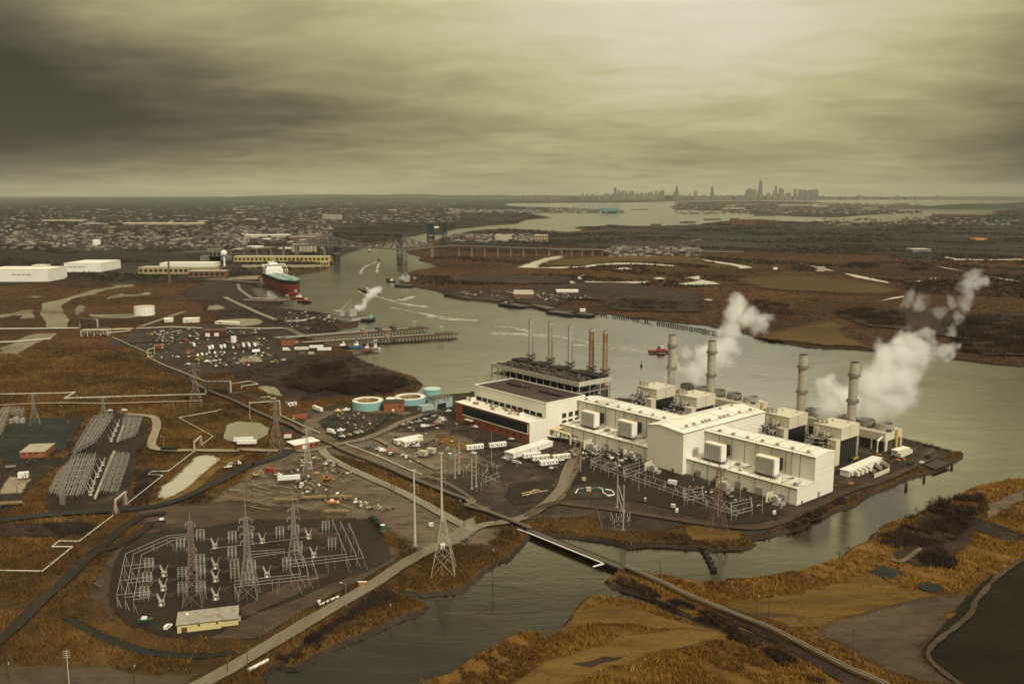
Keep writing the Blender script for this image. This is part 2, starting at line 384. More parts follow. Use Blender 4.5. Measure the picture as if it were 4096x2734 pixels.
REED=[(0.0, (0.016, 0.011, 0.006)), (0.3, (0.040, 0.023, 0.010)), (0.55, (0.074, 0.040, 0.014)), (0.8, (0.112, 0.062, 0.020)), (1.0, (0.17, 0.11, 0.045))]
M_REED=gmat('dry_reed_ground', REED, (0.010, 0.06, 0.7), fine=0.4)
M_REEDG=gmat('golden_reed_ground', [(0.0, (0.030, 0.017, 0.006)), (0.3, (0.080, 0.040, 0.010)), (0.55, (0.140, 0.072, 0.017)), (0.8, (0.19, 0.105, 0.026)), (1.0, (0.25, 0.155, 0.05))], (0.010, 0.06, 0.7), fine=0.4)
M_MARSH=gmat('red_brown_marsh', [(0.0, (0.010, 0.007, 0.005)), (0.28, (0.030, 0.016, 0.009)), (0.5, (0.058, 0.027, 0.012)), (0.75, (0.088, 0.041, 0.015)), (1.0, (0.15, 0.082, 0.032))], (0.0032, 0.02, 0.12), fine=0.35, stretch=(0.45, 1.0), bump=0.3)
M_CITY=gmat('far_town_ground', [(0.0, (0.008, 0.009, 0.007)), (0.35, (0.018, 0.016, 0.012)), (0.6, (0.034, 0.027, 0.020)), (0.85, (0.065, 0.048, 0.034)), (1.0, (0.16, 0.125, 0.085))], (0.0016, 0.008, 0.05), fine=0.55, stretch=(0.6, 1), bump=0.0)
M_ASPH=gmat('plant_asphalt', [(0.0, (0.020, 0.015, 0.010)), (0.5, (0.044, 0.033, 0.022)), (1.0, (0.088, 0.066, 0.045))], (0.02, 0.12, 0.9), fine=0.18, bump=0.15, spots=[((0.10, 0.073, 0.048), 0.035, 0.56, 0.14), ((0.022, 0.018, 0.014), 0.09, 0.6, 0.06)])
M_GRAVEL=gmat('dark_gravel_pad', [(0.0, (0.020, 0.015, 0.010)), (0.5, (0.031, 0.024, 0.016)), (1.0, (0.048, 0.037, 0.025))], (0.02, 0.15, 1.6), fine=0.3, bump=0.3, spots=[((0.085, 0.056, 0.042), 0.022, 0.58, 0.14)])
M_DIRT=gmat('trodden_dirt', [(0.0, (0.062, 0.043, 0.027)), (0.4, (0.112, 0.080, 0.051)), (0.7, (0.160, 0.118, 0.076)), (1.0, (0.225, 0.175, 0.118))], (0.018, 0.09, 0.7), fine=0.25, bump=0.3, stretch=(1, 2.2), rot=R_(-35), spots=[((0.060, 0.046, 0.034), 0.055, 0.56, 0.10)])
M_SAND=gmat('pale_dirt', [(0.0, (0.20, 0.155, 0.10)), (0.5, (0.27, 0.21, 0.14)), (1.0, (0.34, 0.27, 0.185))], (0.03, 0.15, 0.8), fine=0.2, bump=0.2, spots=[((0.12, 0.09, 0.06), 0.06, 0.60, 0.1)])
M_ROAD=gmat('worn_road', [(0.0, (0.13, 0.10, 0.067)), (0.5, (0.175, 0.138, 0.092)), (1.0, (0.23, 0.184, 0.126))], (0.03, 0.2, 0.9), fine=0.15, bump=0.1, stretch=(2.2, 0.35), rot=R_(-52), spots=[((0.09, 0.07, 0.05), 0.25, 0.60, 0.15)])
M_CONC=gmat('pale_concrete_road', [(0.0, (0.185, 0.152, 0.103)), (0.5, (0.23, 0.19, 0.132)), (1.0, (0.27, 0.225, 0.16))], (0.03, 0.2, 0.9), fine=0.12, bump=0.1, stretch=(2.0, 0.5), rot=R_(39))
M_BLACK=gmat('dark_tarmac', [(0.0, (0.016, 0.018, 0.016)), (0.5, (0.028, 0.028, 0.024)), (1.0, (0.050, 0.045, 0.037))], (0.02, 0.1, 0.9), fine=0.2, bump=0.1)
M_BANK=gmat('dark_bank', [(0.0, (0.014, 0.011, 0.008)), (0.5, (0.035, 0.026, 0.018)), (1.0, (0.070, 0.050, 0.034))], (0.03, 0.2, 0.9), fine=0.4)
M_STRAW=gmat('straw_grass', [(0.0, (0.055, 0.033, 0.014)), (0.35, (0.105, 0.058, 0.016)), (0.7, (0.165, 0.095, 0.026)), (1.0, (0.24, 0.155, 0.055))], (0.015, 0.09, 0.9), fine=0.3, spots=[((0.06, 0.042, 0.024), 0.03, 0.58, 0.1)], stretch=(0.35, 1.8), rot=R_(-38))
M_FIELD=gmat('dark_turf', [(0.0, (0.009, 0.007, 0.004)), (0.5, (0.017, 0.013, 0.007)), (1.0, (0.036, 0.024, 0.012))], (0.01, 0.05, 0.5), fine=0.3)
M_SCRUB=gmat('scrub_ground', [(0.0, (0.016, 0.012, 0.009)), (0.5, (0.036, 0.025, 0.018)), (1.0, (0.070, 0.045, 0.027))], (0.012, 0.07, 0.6), fine=0.4)
M_MUD=gmat('wet_mud', [(0.0, (0.10, 0.07, 0.052)), (0.5, (0.15, 0.11, 0.083)), (1.0, (0.20, 0.155, 0.12))], (0.01, 0.05, 0.4), fine=0.2, rough=0.6)
M_PALEWET=gmat('flooded_flat', [(0.0, (0.33, 0.29, 0.21)), (1.0, (0.46, 0.41, 0.30))], (0.01, 0.05, 0.4), fine=0.1, rough=0.35)
M_EARTH=gmat('worn_earth', [(0.0, (0.034, 0.024, 0.015)), (0.5, (0.068, 0.047, 0.029)), (1.0, (0.115, 0.083, 0.050))], (0.02, 0.1, 0.8), fine=0.25, bump=0.2, stretch=(1, 2), rot=R_(-40), spots=[((0.045, 0.038, 0.030), 0.05, 0.6, 0.1)])
M_OCHRE=gmat('ochre_marsh', [(0.0, (0.035, 0.020, 0.009)), (0.5, (0.078, 0.043, 0.016)), (1.0, (0.125, 0.075, 0.029))], (0.004, 0.03, 0.15), stretch=(0.4, 1.2), fine=0.3, bump=0)
M_DITCH=gmat('black_ditch', [(0, (.005, .005, .004)), (1, (.016, .013, .010))], (.03, .2, .9), rough=.4, bump=.1)
HARD+=[M_BANK, M_DITCH, M_ASPH, M_GRAVEL, M_BLACK, M_POND, M_SAND, M_FIELD]
W=lambda pts:gs('W', pts)
shoreM=W([(-700, 451.2), (3050, 451.2), (3050, 458.6), (2349, 460), (2100, 457.6), (1900, 458), (1700, 459), (1560, 461), (1440, 464.6), (1300, 465.3), (1164, 466), (1150, 471), (1200, 474.5), (1300, 476.5), (1424, 483), (1426, 488.5), (1300, 487.5), (1200, 487.5), (1225, 493), (1259, 499), (1232, 500.5)])+gs('K', [(695, 420), (690, 432), (580, 462), (270, 475), (0, 508)])+gs('J', [(2000, 398), (1880, 404), (1700, 412), (1640, 440), (1600, 500), (1500, 530), (1280, 545), (1100, 548), (1085, 590), (1040, 640), (990, 668), (1012, 712), (960, 752), (800, 790), (720, 812), (560, 830), (330, 838), (325, 862), (225, 950), (300, 1030), (480, 1055), (560, 1075), (490, 1090), (500, 1130), (700, 1150), (830, 1165), (990, 1190), (1100, 1262), (1235, 1265), (1235, 1292), (1030, 1332), (800, 1384), (800, 1420), (920, 1470), (1060, 1500), (1180, 1535), (1140, 1566)])+W([(800, 806), (830, 831), (900, 851), (945, 862), (966, 880), (958, 891), (925, 903), (905, 910), (930, 918)])+gs('A', [(150, 905), (250, 888), (450, 862)])+[PF((60, 372, 0)), PF((108, 330, 0)), PF((150, 280, 0)), PF((205, 200, 0)), PF((214, 120, 0)), PF((208, 40, 0))]+gs('C', [(1650, 818), (1800, 858), (1930, 888), (2130, 943), (2240, 955), (2225, 1000), (2150, 1050), (2060, 1085), (1870, 1145), (1700, 1205), (1500, 1290), (1300, 1375), (1180, 1440), (1000, 1505), (790, 1566)])+gs('D', [(2347, 945), (2200, 985), (2000, 1045), (1825, 1060), (1920, 1100), (1850, 1130), (1700, 1147), (1500, 1137), (1300, 1132), (1100, 1117), (900, 1112), (760, 1122), (600, 1082), (470, 1062), (250, 1030), (60, 1015)])+gs('O', [(1000, 362), (900, 347), (815, 345), (795, 402), (760, 442), (650, 547), (560, 562), (450, 642), (330, 772), (230, 802), (100, 807), (0, 817)])+gs('N', [(1790, 690), (1600, 692), (1690, 722), (1830, 790), (1902, 826), (1800, 886), (1600, 942), (1400, 1052), (1200, 1132), (1000, 1202), (800, 1302), (640, 1412), (590, 1402), (510, 1345), (410, 1395), (330, 1500), (380, 1566)])+W([(560, 1720), (-900, 1720), (-1500, 900)])
shoreR=gs('J', [(1690, 605), (1705, 570), (1800, 555), (1920, 520), (2112, 470)])+gs('K', [(140, 545), (200, 522), (350, 514), (520, 500), (700, 512), (900, 524), (1110, 532), (1260, 520), (1160, 488), (1300, 482), (1500, 470), (1700, 474), (2000, 478), (2347, 462)])+gs('L', [(200, 322), (450, 300), (600, 298), (800, 314), (1060, 317), (1340, 320), (1600, 302), (1702, 292), (1740, 262), (1800, 264), (2130, 266), (2150, 240), (2349, 222), (3400, 215), (3400, 800)])+gs('S', [(3000, 960), (2344, 902), (2100, 882), (1820, 852), (1500, 802), (1200, 782), (1000, 767), (800, 757), (640, 752), (540, 732), (425, 707), (230, 682), (140, 642)])+gs('B', [(1000, 108), (700, 84), (350, 42)])+gs('K', [(2347, 1366), (2130, 1366), (2000, 1350), (1700, 1336), (1500, 1296), (1300, 1300), (1150, 1262), (900, 1256), (740, 1228), (450, 1192), (200, 1168), (0, 1136)])+gs('J', [(2100, 1005), (2000, 965), (1750, 915), (1640, 880), (1725, 830), (1705, 803), (1830, 768), (2005, 742), (1950, 702), (1830, 690), (1850, 652), (1780, 625)])
shoreB=W([(3000, 1060), (2349, 1096), (2310, 1098)])+gs('P', [(2080, 45), (1900, 75), (1800, 130), (1650, 190), (1500, 260), (1400, 312), (1300, 332), (1200, 382), (1100, 482), (1000, 532), (900, 612), (700, 672), (550, 722), (380, 747), (200, 772), (10, 776)])+gs('D', [(2200, 1402), (2000, 1422), (1800, 1442), (1500, 1466), (1200, 1432), (1000, 1402), (830, 1370), (750, 1342), (690, 1342), (600, 1400), (556, 1450), (600, 1492)])+gs('O', [(1500, 762), (1640, 802), (1800, 852), (1950, 932), (2100, 1002), (2330, 1090)])+gs('P', [(200, 1182), (400, 1272), (390, 1290), (200, 1236)])+gs('O', [(2345, 1136), (2200, 1092), (2050, 1022), (1900, 962), (1750, 907), (1600, 872), (1450, 852), (1320, 847), (1250, 902), (1180, 972), (1160, 1012), (1070, 1102), (960, 1162), (850, 1132), (730, 1127), (705, 1152), (600, 1202), (400, 1312), (200, 1442), (50, 1492), (0, 1530)])+W([(900, 1640), (860, 1760), (3000, 1760)])
P2=lambda L:[(p[0], p[1])for p in L]
mainland=rough_poly(P2(shoreM), 7, 2.2, 1); marshR=rough_poly(P2(shoreR), 10, 4.0, 2); marshB=rough_poly(P2(shoreB), 5, 1.6, 3)
sheet('ground', mainland, 0.0, M_REED, -1.9)
sheet('marsh_ground', marshR, 0.0, M_MARSH, -1.9)
sheet('reed_ground', marshB, 0.0, M_REEDG, -1.9)
patch('far_town_ground', 'W', [(-700, 451.6), (1100, 451.6), (1164, 465), (1120, 485), (1210, 500), (1080, 520), (1000, 532), (900, 545), (830, 570), (770, 592), (700, 612), (560, 632), (300, 650), (150, 640), (0, 655), (-900, 660)], M_CITY, 60, 10, dz=0.4)
patch('far_town_ground', 'L', [(0, 180), (500, 172), (960, 178), (1330, 195), (1700, 205), (1690, 250), (1340, 270), (1060, 286), (800, 280), (540, 266), (290, 242), (0, 232)], M_CITY, 80, 10, dz=-1.1)
patch('far_town_ground', 'W', [(1090, 451.6), (3050, 451.6), (3050, 458.3), (2349, 459.8), (2100, 457.4), (1900, 457.8), (1700, 458.8), (1560, 460.8), (1440, 464.4), (1300, 465.1), (1164, 465.8), (1100, 466)], M_CITY, 80, 5, dz=0.4, soft=20)
patch('far_town_ground', 'W', [(1080, 466), (1150, 471), (1200, 474.7), (1300, 476.7), (1424, 483.2), (1426, 488.2), (1300, 487.2), (1200, 487.2), (1225, 492.6), (1255, 498.6), (1200, 503), (1150, 512), (1080, 520), (1040, 524), (1000, 500)], M_CITY, 60, 5, dz=0.4, soft=20)
patch('wooded_ground', 'K', [(210, 530), (520, 508), (900, 530), (1110, 536), (1300, 520), (1200, 492), (1500, 476), (2000, 486), (2347, 470), (2900, 470), (2900, 720), (2347, 712), (1850, 690), (1000, 672), (300, 662), (0, 672), (0, 600)], M_CITY, 40, 8, dz=0.25)
patch('wooded_ground', 'L', [(700, 322), (1340, 324), (1700, 298), (2130, 270), (2349, 228), (3300, 226), (3300, 560), (2300, 545), (1640, 590), (1400, 530), (700, 520), (0, 510), (0, 420), (300, 340)], M_CITY, 40, 8, dz=0.3)
def ridge(name, pts, depth, m, seed):
 """pts: (x W-pixel, base y, height m): a long low ridge"""
 vv, ff=[], []; nrow=7
 xs=[]
 for i in range(len(pts)-1):
  for j in range(12):
   t_=j/12; xs.append([pts[i][k]+(pts[i+1][k]-pts[i][k])*t_ for k in range(3)])
 xs.append(list(pts[-1]))
 for i, (x, yb, h)in enumerate(xs):
  p=g('W', x, yb); d=math.hypot(p[0], p[1]); ux, uy=p[0]/d, p[1]/d
  for r in range(nrow):
   f=r/(nrow-1); hh=math.sin(math.pi*f)**0.8*h*(0.85+0.22*noise.fractal(Vector((x*0.012, f*1.4, seed)), 0.9, 2, 4))
   vv.append((p[0]+ux*depth*f, p[1]+uy*depth*f, max(-1.0, hh)if 0<r<nrow-1 else-1.2))
 n=len(xs)
 for i in range(n-1):
  for r in range(nrow-1):ff.append((i*nrow+r, (i+1)*nrow+r, (i+1)*nrow+r+1, i*nrow+r+1))
 b=MB(); b.add(vv, ff); o=struct(b.build(name, m)); set_edge(o, [2.0]*len(vv)); return o
M_HILL=gmat('far_hill', [(0.0, (0.020, 0.026, 0.020)), (0.6, (0.036, 0.042, 0.030)), (1.0, (0.06, 0.058, 0.042))], (0.0008, 0.004, 0.02), fine=0.3, bump=0)
ridge('hills', [(-500, 460, 40), (60, 460, 60), (330, 459, 80), (480, 459, 100), (640, 457, 150), (720, 456, 190), (840, 456, 200), (1000, 456, 180), (1200, 456, 150), (1500, 456, 120), (1800, 456, 110), (2100, 456, 90), (2500, 456, 120), (2900, 456, 120)], 4000, M_HILL, 3)
ridge('hills', [(-500, 463, 40), (100, 463, 50), (500, 462, 70), (800, 460.5, 110), (1000, 460.5, 70), (1200, 461, 40)], 2500, M_HILL, 9)
ridge('hills', [(2100, 481, 20), (2160, 480, 55), (2240, 479, 70), (2349, 478, 85), (2600, 478, 90), (3000, 478, 80)], 1500, M_HILL, 5)
patch('marsh_ground', 'W', [(-900, 652), (150, 640), (330, 648), (480, 636), (600, 632), (560, 660), (470, 690), (520, 740), (330, 770), (280, 800), (0, 800), (-900, 830)], M_MARSH, 14, 5)
patch('creek', 'I', [(390, 1090), (640, 1030), (870, 960), (1100, 925), (1250, 900), (1240, 930), (1000, 955), (880, 1000), (690, 1040), (590, 1100), (590, 1160), (655, 1240), (630, 1320), (440, 1310), (410, 1240), (378, 1190)], M_POND, 12, 2)
patch('pond', 'I', [(1050, 905), (1180, 870), (1250, 862), (1250, 890), (1160, 900), (1270, 925), (1100, 935)], M_POND, 10, 3)
patch('pond', 'I', [(0, 1190), (120, 1180), (210, 1150), (310, 1145), (325, 1225), (190, 1230), (210, 1200), (120, 1200), (0, 1225)], M_POND, 10, 3)
patch('pond', 'I', [(820, 1190), (930, 1190), (1270, 1185), (1290, 1215), (1210, 1225), (930, 1230)], M_POND, 10, 3)
patch('pond', 'I', [(970, 1050), (1040, 1015), (1150, 992), (1170, 1005), (1320, 1000), (1380, 980), (1450, 985), (1400, 1010), (1150, 1025)], M_POND, 10, 3)
patch('creek', 'I', [(-10, 1560), (0, 1510), (150, 1440), (230, 1400), (330, 1370), (540, 1365), (470, 1420), (350, 1460), (240, 1520), (150, 1566)], M_POND, 10, 3)
patch('pond', 'I', [(230, 1020), (330, 1015), (420, 1022), (330, 1034)], M_POND, 10, 3)
patch('river_inlet', 'J', [(345, 826), (200, 828), (0, 838), (-300, 850), (-330, 862), (0, 868), (330, 858)], M_POND, 10, 3)
patch('mud_flat', 'I', [(700, 1130), (760, 1100), (800, 1120), (790, 1160), (720, 1200), (690, 1190)], M_MUD, 10, 3)
patch('tank_farm_yard', 'R', [(40, 300), (330, 165), (560, 140), (960, 120), (1300, 60), (1560, 100), (1730, 150), (1800, 250), (2060, 330), (2180, 360), (2090, 400), (1900, 420), (1700, 470), (1500, 520), (1280, 560), (1000, 580), (880, 620), (470, 440), (270, 320)], M_ASPH, 10, 3)
patch('tank_farm_ground', 'J', [(30, 870), (330, 862), (225, 955), (300, 1035), (480, 1060), (500, 1130), (830, 1168), (990, 1195), (1100, 1265), (1235, 1270), (1030, 1330), (800, 1384), (790, 1420), (400, 1420), (200, 1300), (0, 1260), (-400, 1000), (-200, 880)], M_SCRUB, 10, 3)
patch('pond', 'R', [(1070, 100), (1120, 70), (1330, 55), (1480, 60), (1530, 85), (1500, 110), (1340, 130), (1170, 95)], M_POND, 8, 2)
patch('pond', 'I', [(1930, 1150), (1960, 1110), (2060, 1100), (2110, 1120), (2120, 1135), (2010, 1150)], M_POND, 8, 2)
patch('pond', 'J', [(280, 1000), (420, 965), (500, 1030), (470, 1050), (330, 1045)], M_WATER, 8, 2)
patch('pond', 'R', [(1300, 450), (1345, 415), (1390, 405), (1540, 415), (1500, 462), (1300, 468)], M_POND, 6, 1)
patch('scrub_ground', 'W', [(520, 858), (640, 818), (800, 810), (900, 852), (962, 880), (900, 905), (700, 920), (610, 900)], M_SCRUB, 8, 3)
patch('pond', 'R', [(1490, 700), (1560, 690), (1650, 700), (1720, 780), (1640, 780), (1540, 740)], M_POND, 6, 2)
patch('bare_earth', 'R', [(40, 310), (200, 370), (460, 450), (640, 540), (900, 640), (900, 670), (620, 570), (400, 460), (200, 400)], M_SCRUB, 8, 1)
yard=W([(640, 985), (690, 948), (760, 930), (840, 930), (905, 912), (945, 915), (1010, 905)])+gs('A', [(440, 868)])+[PF((55, 365, 0)), PF((100, 326, 0)), PF((145, 278, 0)), PF((200, 200, 0)), PF((208, 120, 0)), PF((203, 40, 0))]+gs('C', [(1650, 828), (1800, 868), (1930, 900), (2090, 955), (2100, 1000), (1960, 1070), (1760, 1140), (1560, 1225), (1300, 1340), (1000, 1470), (790, 1545)])+gs('D', [(2330, 925), (2200, 960), (2000, 1020), (1830, 1045), (1700, 1000), (1300, 940), (1000, 1000), (800, 1010), (480, 985), (435, 865), (290, 870), (0, 890)])+W([(1235, 1190), (1180, 1200), (1120, 1190), (960, 1110), (800, 1040), (740, 1030)])
patch('plant_yard', None, yard, M_ASPH, 8, 0.8)
patch('dirt_lot', 'W', [(610, 1050), (680, 1030), (745, 1042), (840, 1090), (950, 1145), (1060, 1195), (1150, 1215), (1120, 1250), (1040, 1250), (960, 1262), (890, 1215), (850, 1190), (700, 1190), (560, 1180), (460, 1165), (540, 1110)], M_DIRT, 6, 2)
patch('gravel_yard', 'W', [(740, 1035), (690, 985), (720, 945), (880, 935), (940, 945), (1040, 990), (1080, 1010), (1110, 1060), (1040, 1090), (960, 1095), (860, 1070)], M_DIRT, 6, 2)
patch('parking_lot', 'T', [(480, 470), (700, 400), (860, 440), (900, 420), (1380, 330), (1560, 330), (1690, 470), (1700, 640), (1500, 660), (1200, 700), (1000, 700), (780, 700), (600, 690), (420, 730), (330, 740), (420, 690)], M_ASPH, 6, 1.2)
patch('parking_lot', 'A', [(150, 1170), (330, 1180), (520, 1180), (960, 1360), (960, 1390), (640, 1390), (520, 1330), (300, 1230), (200, 1220)], M_ASPH, 6, 0.8)
patch('parking_lot', 'H', [(880, 440), (1000, 370), (1200, 330), (1560, 370), (1660, 400), (1560, 500), (1400, 560), (1080, 630), (960, 560)], M_ASPH, 6, 1.2)
patch('dry_grass', 'T', [(1330, 740), (1480, 730), (1560, 760), (1680, 830), (1900, 880), (2060, 930), (1830, 1000), (1700, 1000), (1640, 930), (1500, 920), (1420, 870)], M_STRAW, 4, 1.2)
patch('dirt_lot', 'H', [(590, 790), (700, 700), (930, 690), (1000, 760), (1020, 830), (900, 880), (700, 930), (520, 900)], M_DIRT, 6, 2)
sub1=gs('E', [(330, 1180), (340, 900), (430, 720), (560, 590), (820, 530), (1220, 500), (1700, 440)])+gs('F', [(500, 440), (1000, 430), (1380, 420), (1470, 520), (1570, 790), (1440, 860), (1000, 1010), (760, 1130), (300, 1290), (0, 1420)])+gs('E', [(1400, 1480), (1000, 1540), (700, 1480), (480, 1400), (380, 1300)])
patch('worn_earth', 'N', [(-150, 1330), (60, 1150), (330, 1130), (560, 990), (800, 860), (1000, 740), (1200, 640), (1420, 520), (1600, 410), (1660, 330), (1500, 250), (1300, 480), (1000, 620), (600, 790), (200, 950), (-100, 1080)], M_EARTH, 5, 1)
patch('worn_earth', 'E', [(120, 1100), (300, 820), (420, 640), (560, 560), (800, 480), (1300, 430), (1500, 400), (1480, 460), (1000, 540), (500, 640), (380, 900), (330, 1200), (380, 1330), (300, 1420), (200, 1280)], M_EARTH, 5, 1)
patch('worn_earth', 'E', [(560, 340), (830, 290), (1200, 260), (1500, 240), (1850, 300), (2300, 330), (2347, 420), (1700, 430), (1200, 500), (800, 510), (640, 420)], M_EARTH, 5, 1.5)
patch('substation_pad', None, sub1, M_GRAVEL, 6, 1.5)
patch('worn_earth', 'F', [(420, 1090), (620, 1000), (900, 900), (1000, 940), (800, 1050), (500, 1210), (250, 1310), (140, 1330), (130, 1250)], M_EARTH, 6, 2)
patch('substation_pad', 'G', [(430, 1210), (620, 800), (760, 560), (880, 400), (1050, 350), (1330, 400), (1400, 480), (1370, 640), (1300, 720), (1240, 1000), (1190, 1180), (1060, 1260), (700, 1290), (480, 1290)], M_GRAVEL, 6, 2)
patch('tarmac_pad', 'G', [(-60, 640), (80, 480), (330, 410), (700, 400), (790, 410), (700, 560), (620, 690), (440, 770), (180, 810), (-60, 830)], M_BLACK, 5, 1)
patch('yard_ground', 'G', [(0, 840), (180, 810), (560, 770), (620, 800), (520, 880), (330, 1000), (180, 1200), (0, 1330)], M_GRAVEL, 5, 1.5)
patch('concrete_pad', 'G', [(0, 1080), (90, 960), (170, 960), (290, 980), (200, 1110), (0, 1120)], M_SAND, 5, 0.6)
patch('pond', 'H', [(-10, 600), (10, 470), (120, 440), (330, 450), (420, 500), (410, 560), (300, 620), (100, 628), (40, 625)], M_POND, 5, 1.5)
patch('pond', 'G', [(1490, 1140), (1540, 1060), (1680, 930), (1830, 790), (1930, 752), (2060, 780), (2030, 830), (1900, 930), (1780, 1060), (1640, 1130), (1540, 1165)], M_PALEWET, 5, 1.2)
patch('straw_bank', 'G', [(1400, 1210), (1560, 1170), (1700, 1110), (1850, 980), (2080, 800), (2300, 740), (2300, 790), (2050, 900), (1850, 1080), (1700, 1180), (1480, 1240)], M_STRAW, 5, 1.5)
patch('scrub_ground', 'G', [(1270, 1080), (1290, 900), (1400, 870), (1560, 900), (1480, 1000), (1380, 1130), (1260, 1180)], M_SCRUB, 5, 2)
patch('scrub_ground', 'M', [(0, 90), (400, 60), (850, 60), (960, 110), (700, 200), (300, 190), (0, 190)], M_SCRUB, 5, 2)
patch('reed_bank', 'M', [(590, 760), (760, 760), (940, 800), (1000, 960), (1200, 1050), (1480, 1120), (2000, 1170), (2300, 1180), (2200, 1290), (1800, 1320), (1400, 1260), (1000, 1100), (700, 960), (570, 900)], M_REED, 5, 1.5)
patch('ditch_water', 'M', [(560, 900), (600, 925), (760, 1000), (1000, 1120), (1300, 1230), (1600, 1275), (1900, 1290), (2230, 1270), (2240, 1300), (1950, 1330), (1640, 1330), (1300, 1300), (1000, 1195), (760, 1060), (600, 975)], M_DITCH, 4, 0.8)
patch('gravel_lot', 'M', [(-40, 1400), (400, 1390), (900, 1420), (1500, 1490), (1900, 1470), (1700, 1640), (-40, 1640)], M_EARTH, 5, 2)
patch('earth_bank', 'N', [(520, 1340), (800, 1170), (1100, 990), (1400, 820), (1600, 700), (1500, 800), (1200, 960), (900, 1140), (640, 1300), (560, 1360)], M_SCRUB, 4, 1.5)
patch('grass_strip', 'D', [(0, 905), (150, 880), (290, 872), (420, 874), (500, 1000), (700, 1040), (900, 1075), (1250, 1100), (1230, 1118), (900, 1105), (760, 1110), (600, 1075), (250, 1020), (0, 1000)], M_REED, 4, 1)
patch('dry_grass', 'D', [(1270, 960), (1400, 945), (1600, 990), (1790, 1010), (1780, 1070), (1600, 1105), (1350, 1080), (1290, 1010)], M_STRAW, 4, 1)
patch('plant_lawn', 'D', [(0, 560), (40, 590), (40, 620), (0, 660), (-130, 720), (-330, 760), (-420, 680), (-380, 560), (-160, 540)], M_GRAVEL, 5, 1)
patch('transformer_yard', 'D', [(140, 700), (270, 470), (400, 280), (900, 330), (1250, 500), (1900, 700), (2150, 820), (2130, 900), (1700, 940), (1300, 850), (900, 740), (640, 690), (440, 700)], M_GRAVEL, 5, 1)
patch('gas_yard', 'D', [(180, 640), (260, 545), (420, 540), (640, 600), (690, 670), (600, 700), (400, 690)], M_ASPH, 4, 1)
patch('bare_earth', 'D', [(130, 700), (-150, 800), (-100, 760), (30, 690), (230, 310), (330, 300), (240, 480), (150, 640)], M_DIRT, 4, 1)
patch('straw_grass', 'P', [(0, 950), (250, 940), (600, 880), (900, 810), (1080, 740), (1330, 650), (1500, 560), (1360, 640), (1080, 760), (1250, 810), (1330, 850), (1480, 880), (1600, 915), (1400, 960), (1000, 1060), (700, 1140), (520, 1160), (330, 1090), (150, 1040), (0, 1000)], M_STRAW, 5, 1.5)
patch('bare_mud', 'P', [(620, 1190), (900, 1090), (1300, 980), (1600, 920), (1780, 900), (1850, 960), (1700, 1080), (1620, 1180), (1480, 1300), (1500, 1420), (1700, 1566), (1560, 1566), (1250, 1480), (900, 1290)], M_EARTH, 5, 1.5)
patch('turf_field', 'P', [(2340, 600), (2000, 760), (1900, 860), (1800, 960), (1640, 1150), (1500, 1300), (1520, 1400), (1700, 1500), (1900, 1640), (2700, 1900), (3000, 500)], M_FIELD, 5, 1.0)
patch('track_verge', 'P', [(0, 1060), (330, 1180), (700, 1370), (1050, 1566), (1280, 1700), (1100, 1700), (700, 1450), (400, 1270), (200, 1175), (0, 1085)], M_SCRUB, 4, 1.0)
patch('gravel_pad', 'P', [(1085, 735), (1190, 690), (1350, 735), (1240, 790)], M_BLACK, 4, 0.3)
patch('gravel_pad', 'P', [(1450, 840), (1500, 810), (1620, 830), (1660, 870), (1600, 890), (1500, 875)], M_BLACK, 4, 0.5)
patch('straw_grass', 'O', [(1180, 970), (1400, 930), (1700, 970), (2000, 1060), (2349, 1150), (2349, 1200), (2000, 1130), (1600, 1080), (1300, 1070), (1100, 1110)], M_STRAW, 5, 2)
patch('straw_grass', 'O', [(900, 1400), (1200, 1290), (1600, 1160), (2000, 1110), (2349, 1150), (2349, 1190), (1900, 1280), (1400, 1440), (1100, 1560), (700, 1566)], M_STRAW, 5, 2)
patch('dark_mud', 'O', [(1150, 1390), (1400, 1330), (1560, 1340), (1300, 1420)], M_SCRUB, 4, 2)
patch('scrub_ground', 'P', [(1500, 300), (1700, 260), (1900, 330), (2000, 360), (2256, 460), (2200, 520), (1900, 430), (1800, 560), (1500, 700), (1280, 610), (1420, 480)], M_SCRUB, 5, 3)
patch('dirt_track', 'P', [(1990, 220), (2110, 180), (2256, 110), (2256, 190), (2120, 250), (1980, 330)], M_DIRT, 5, 2)
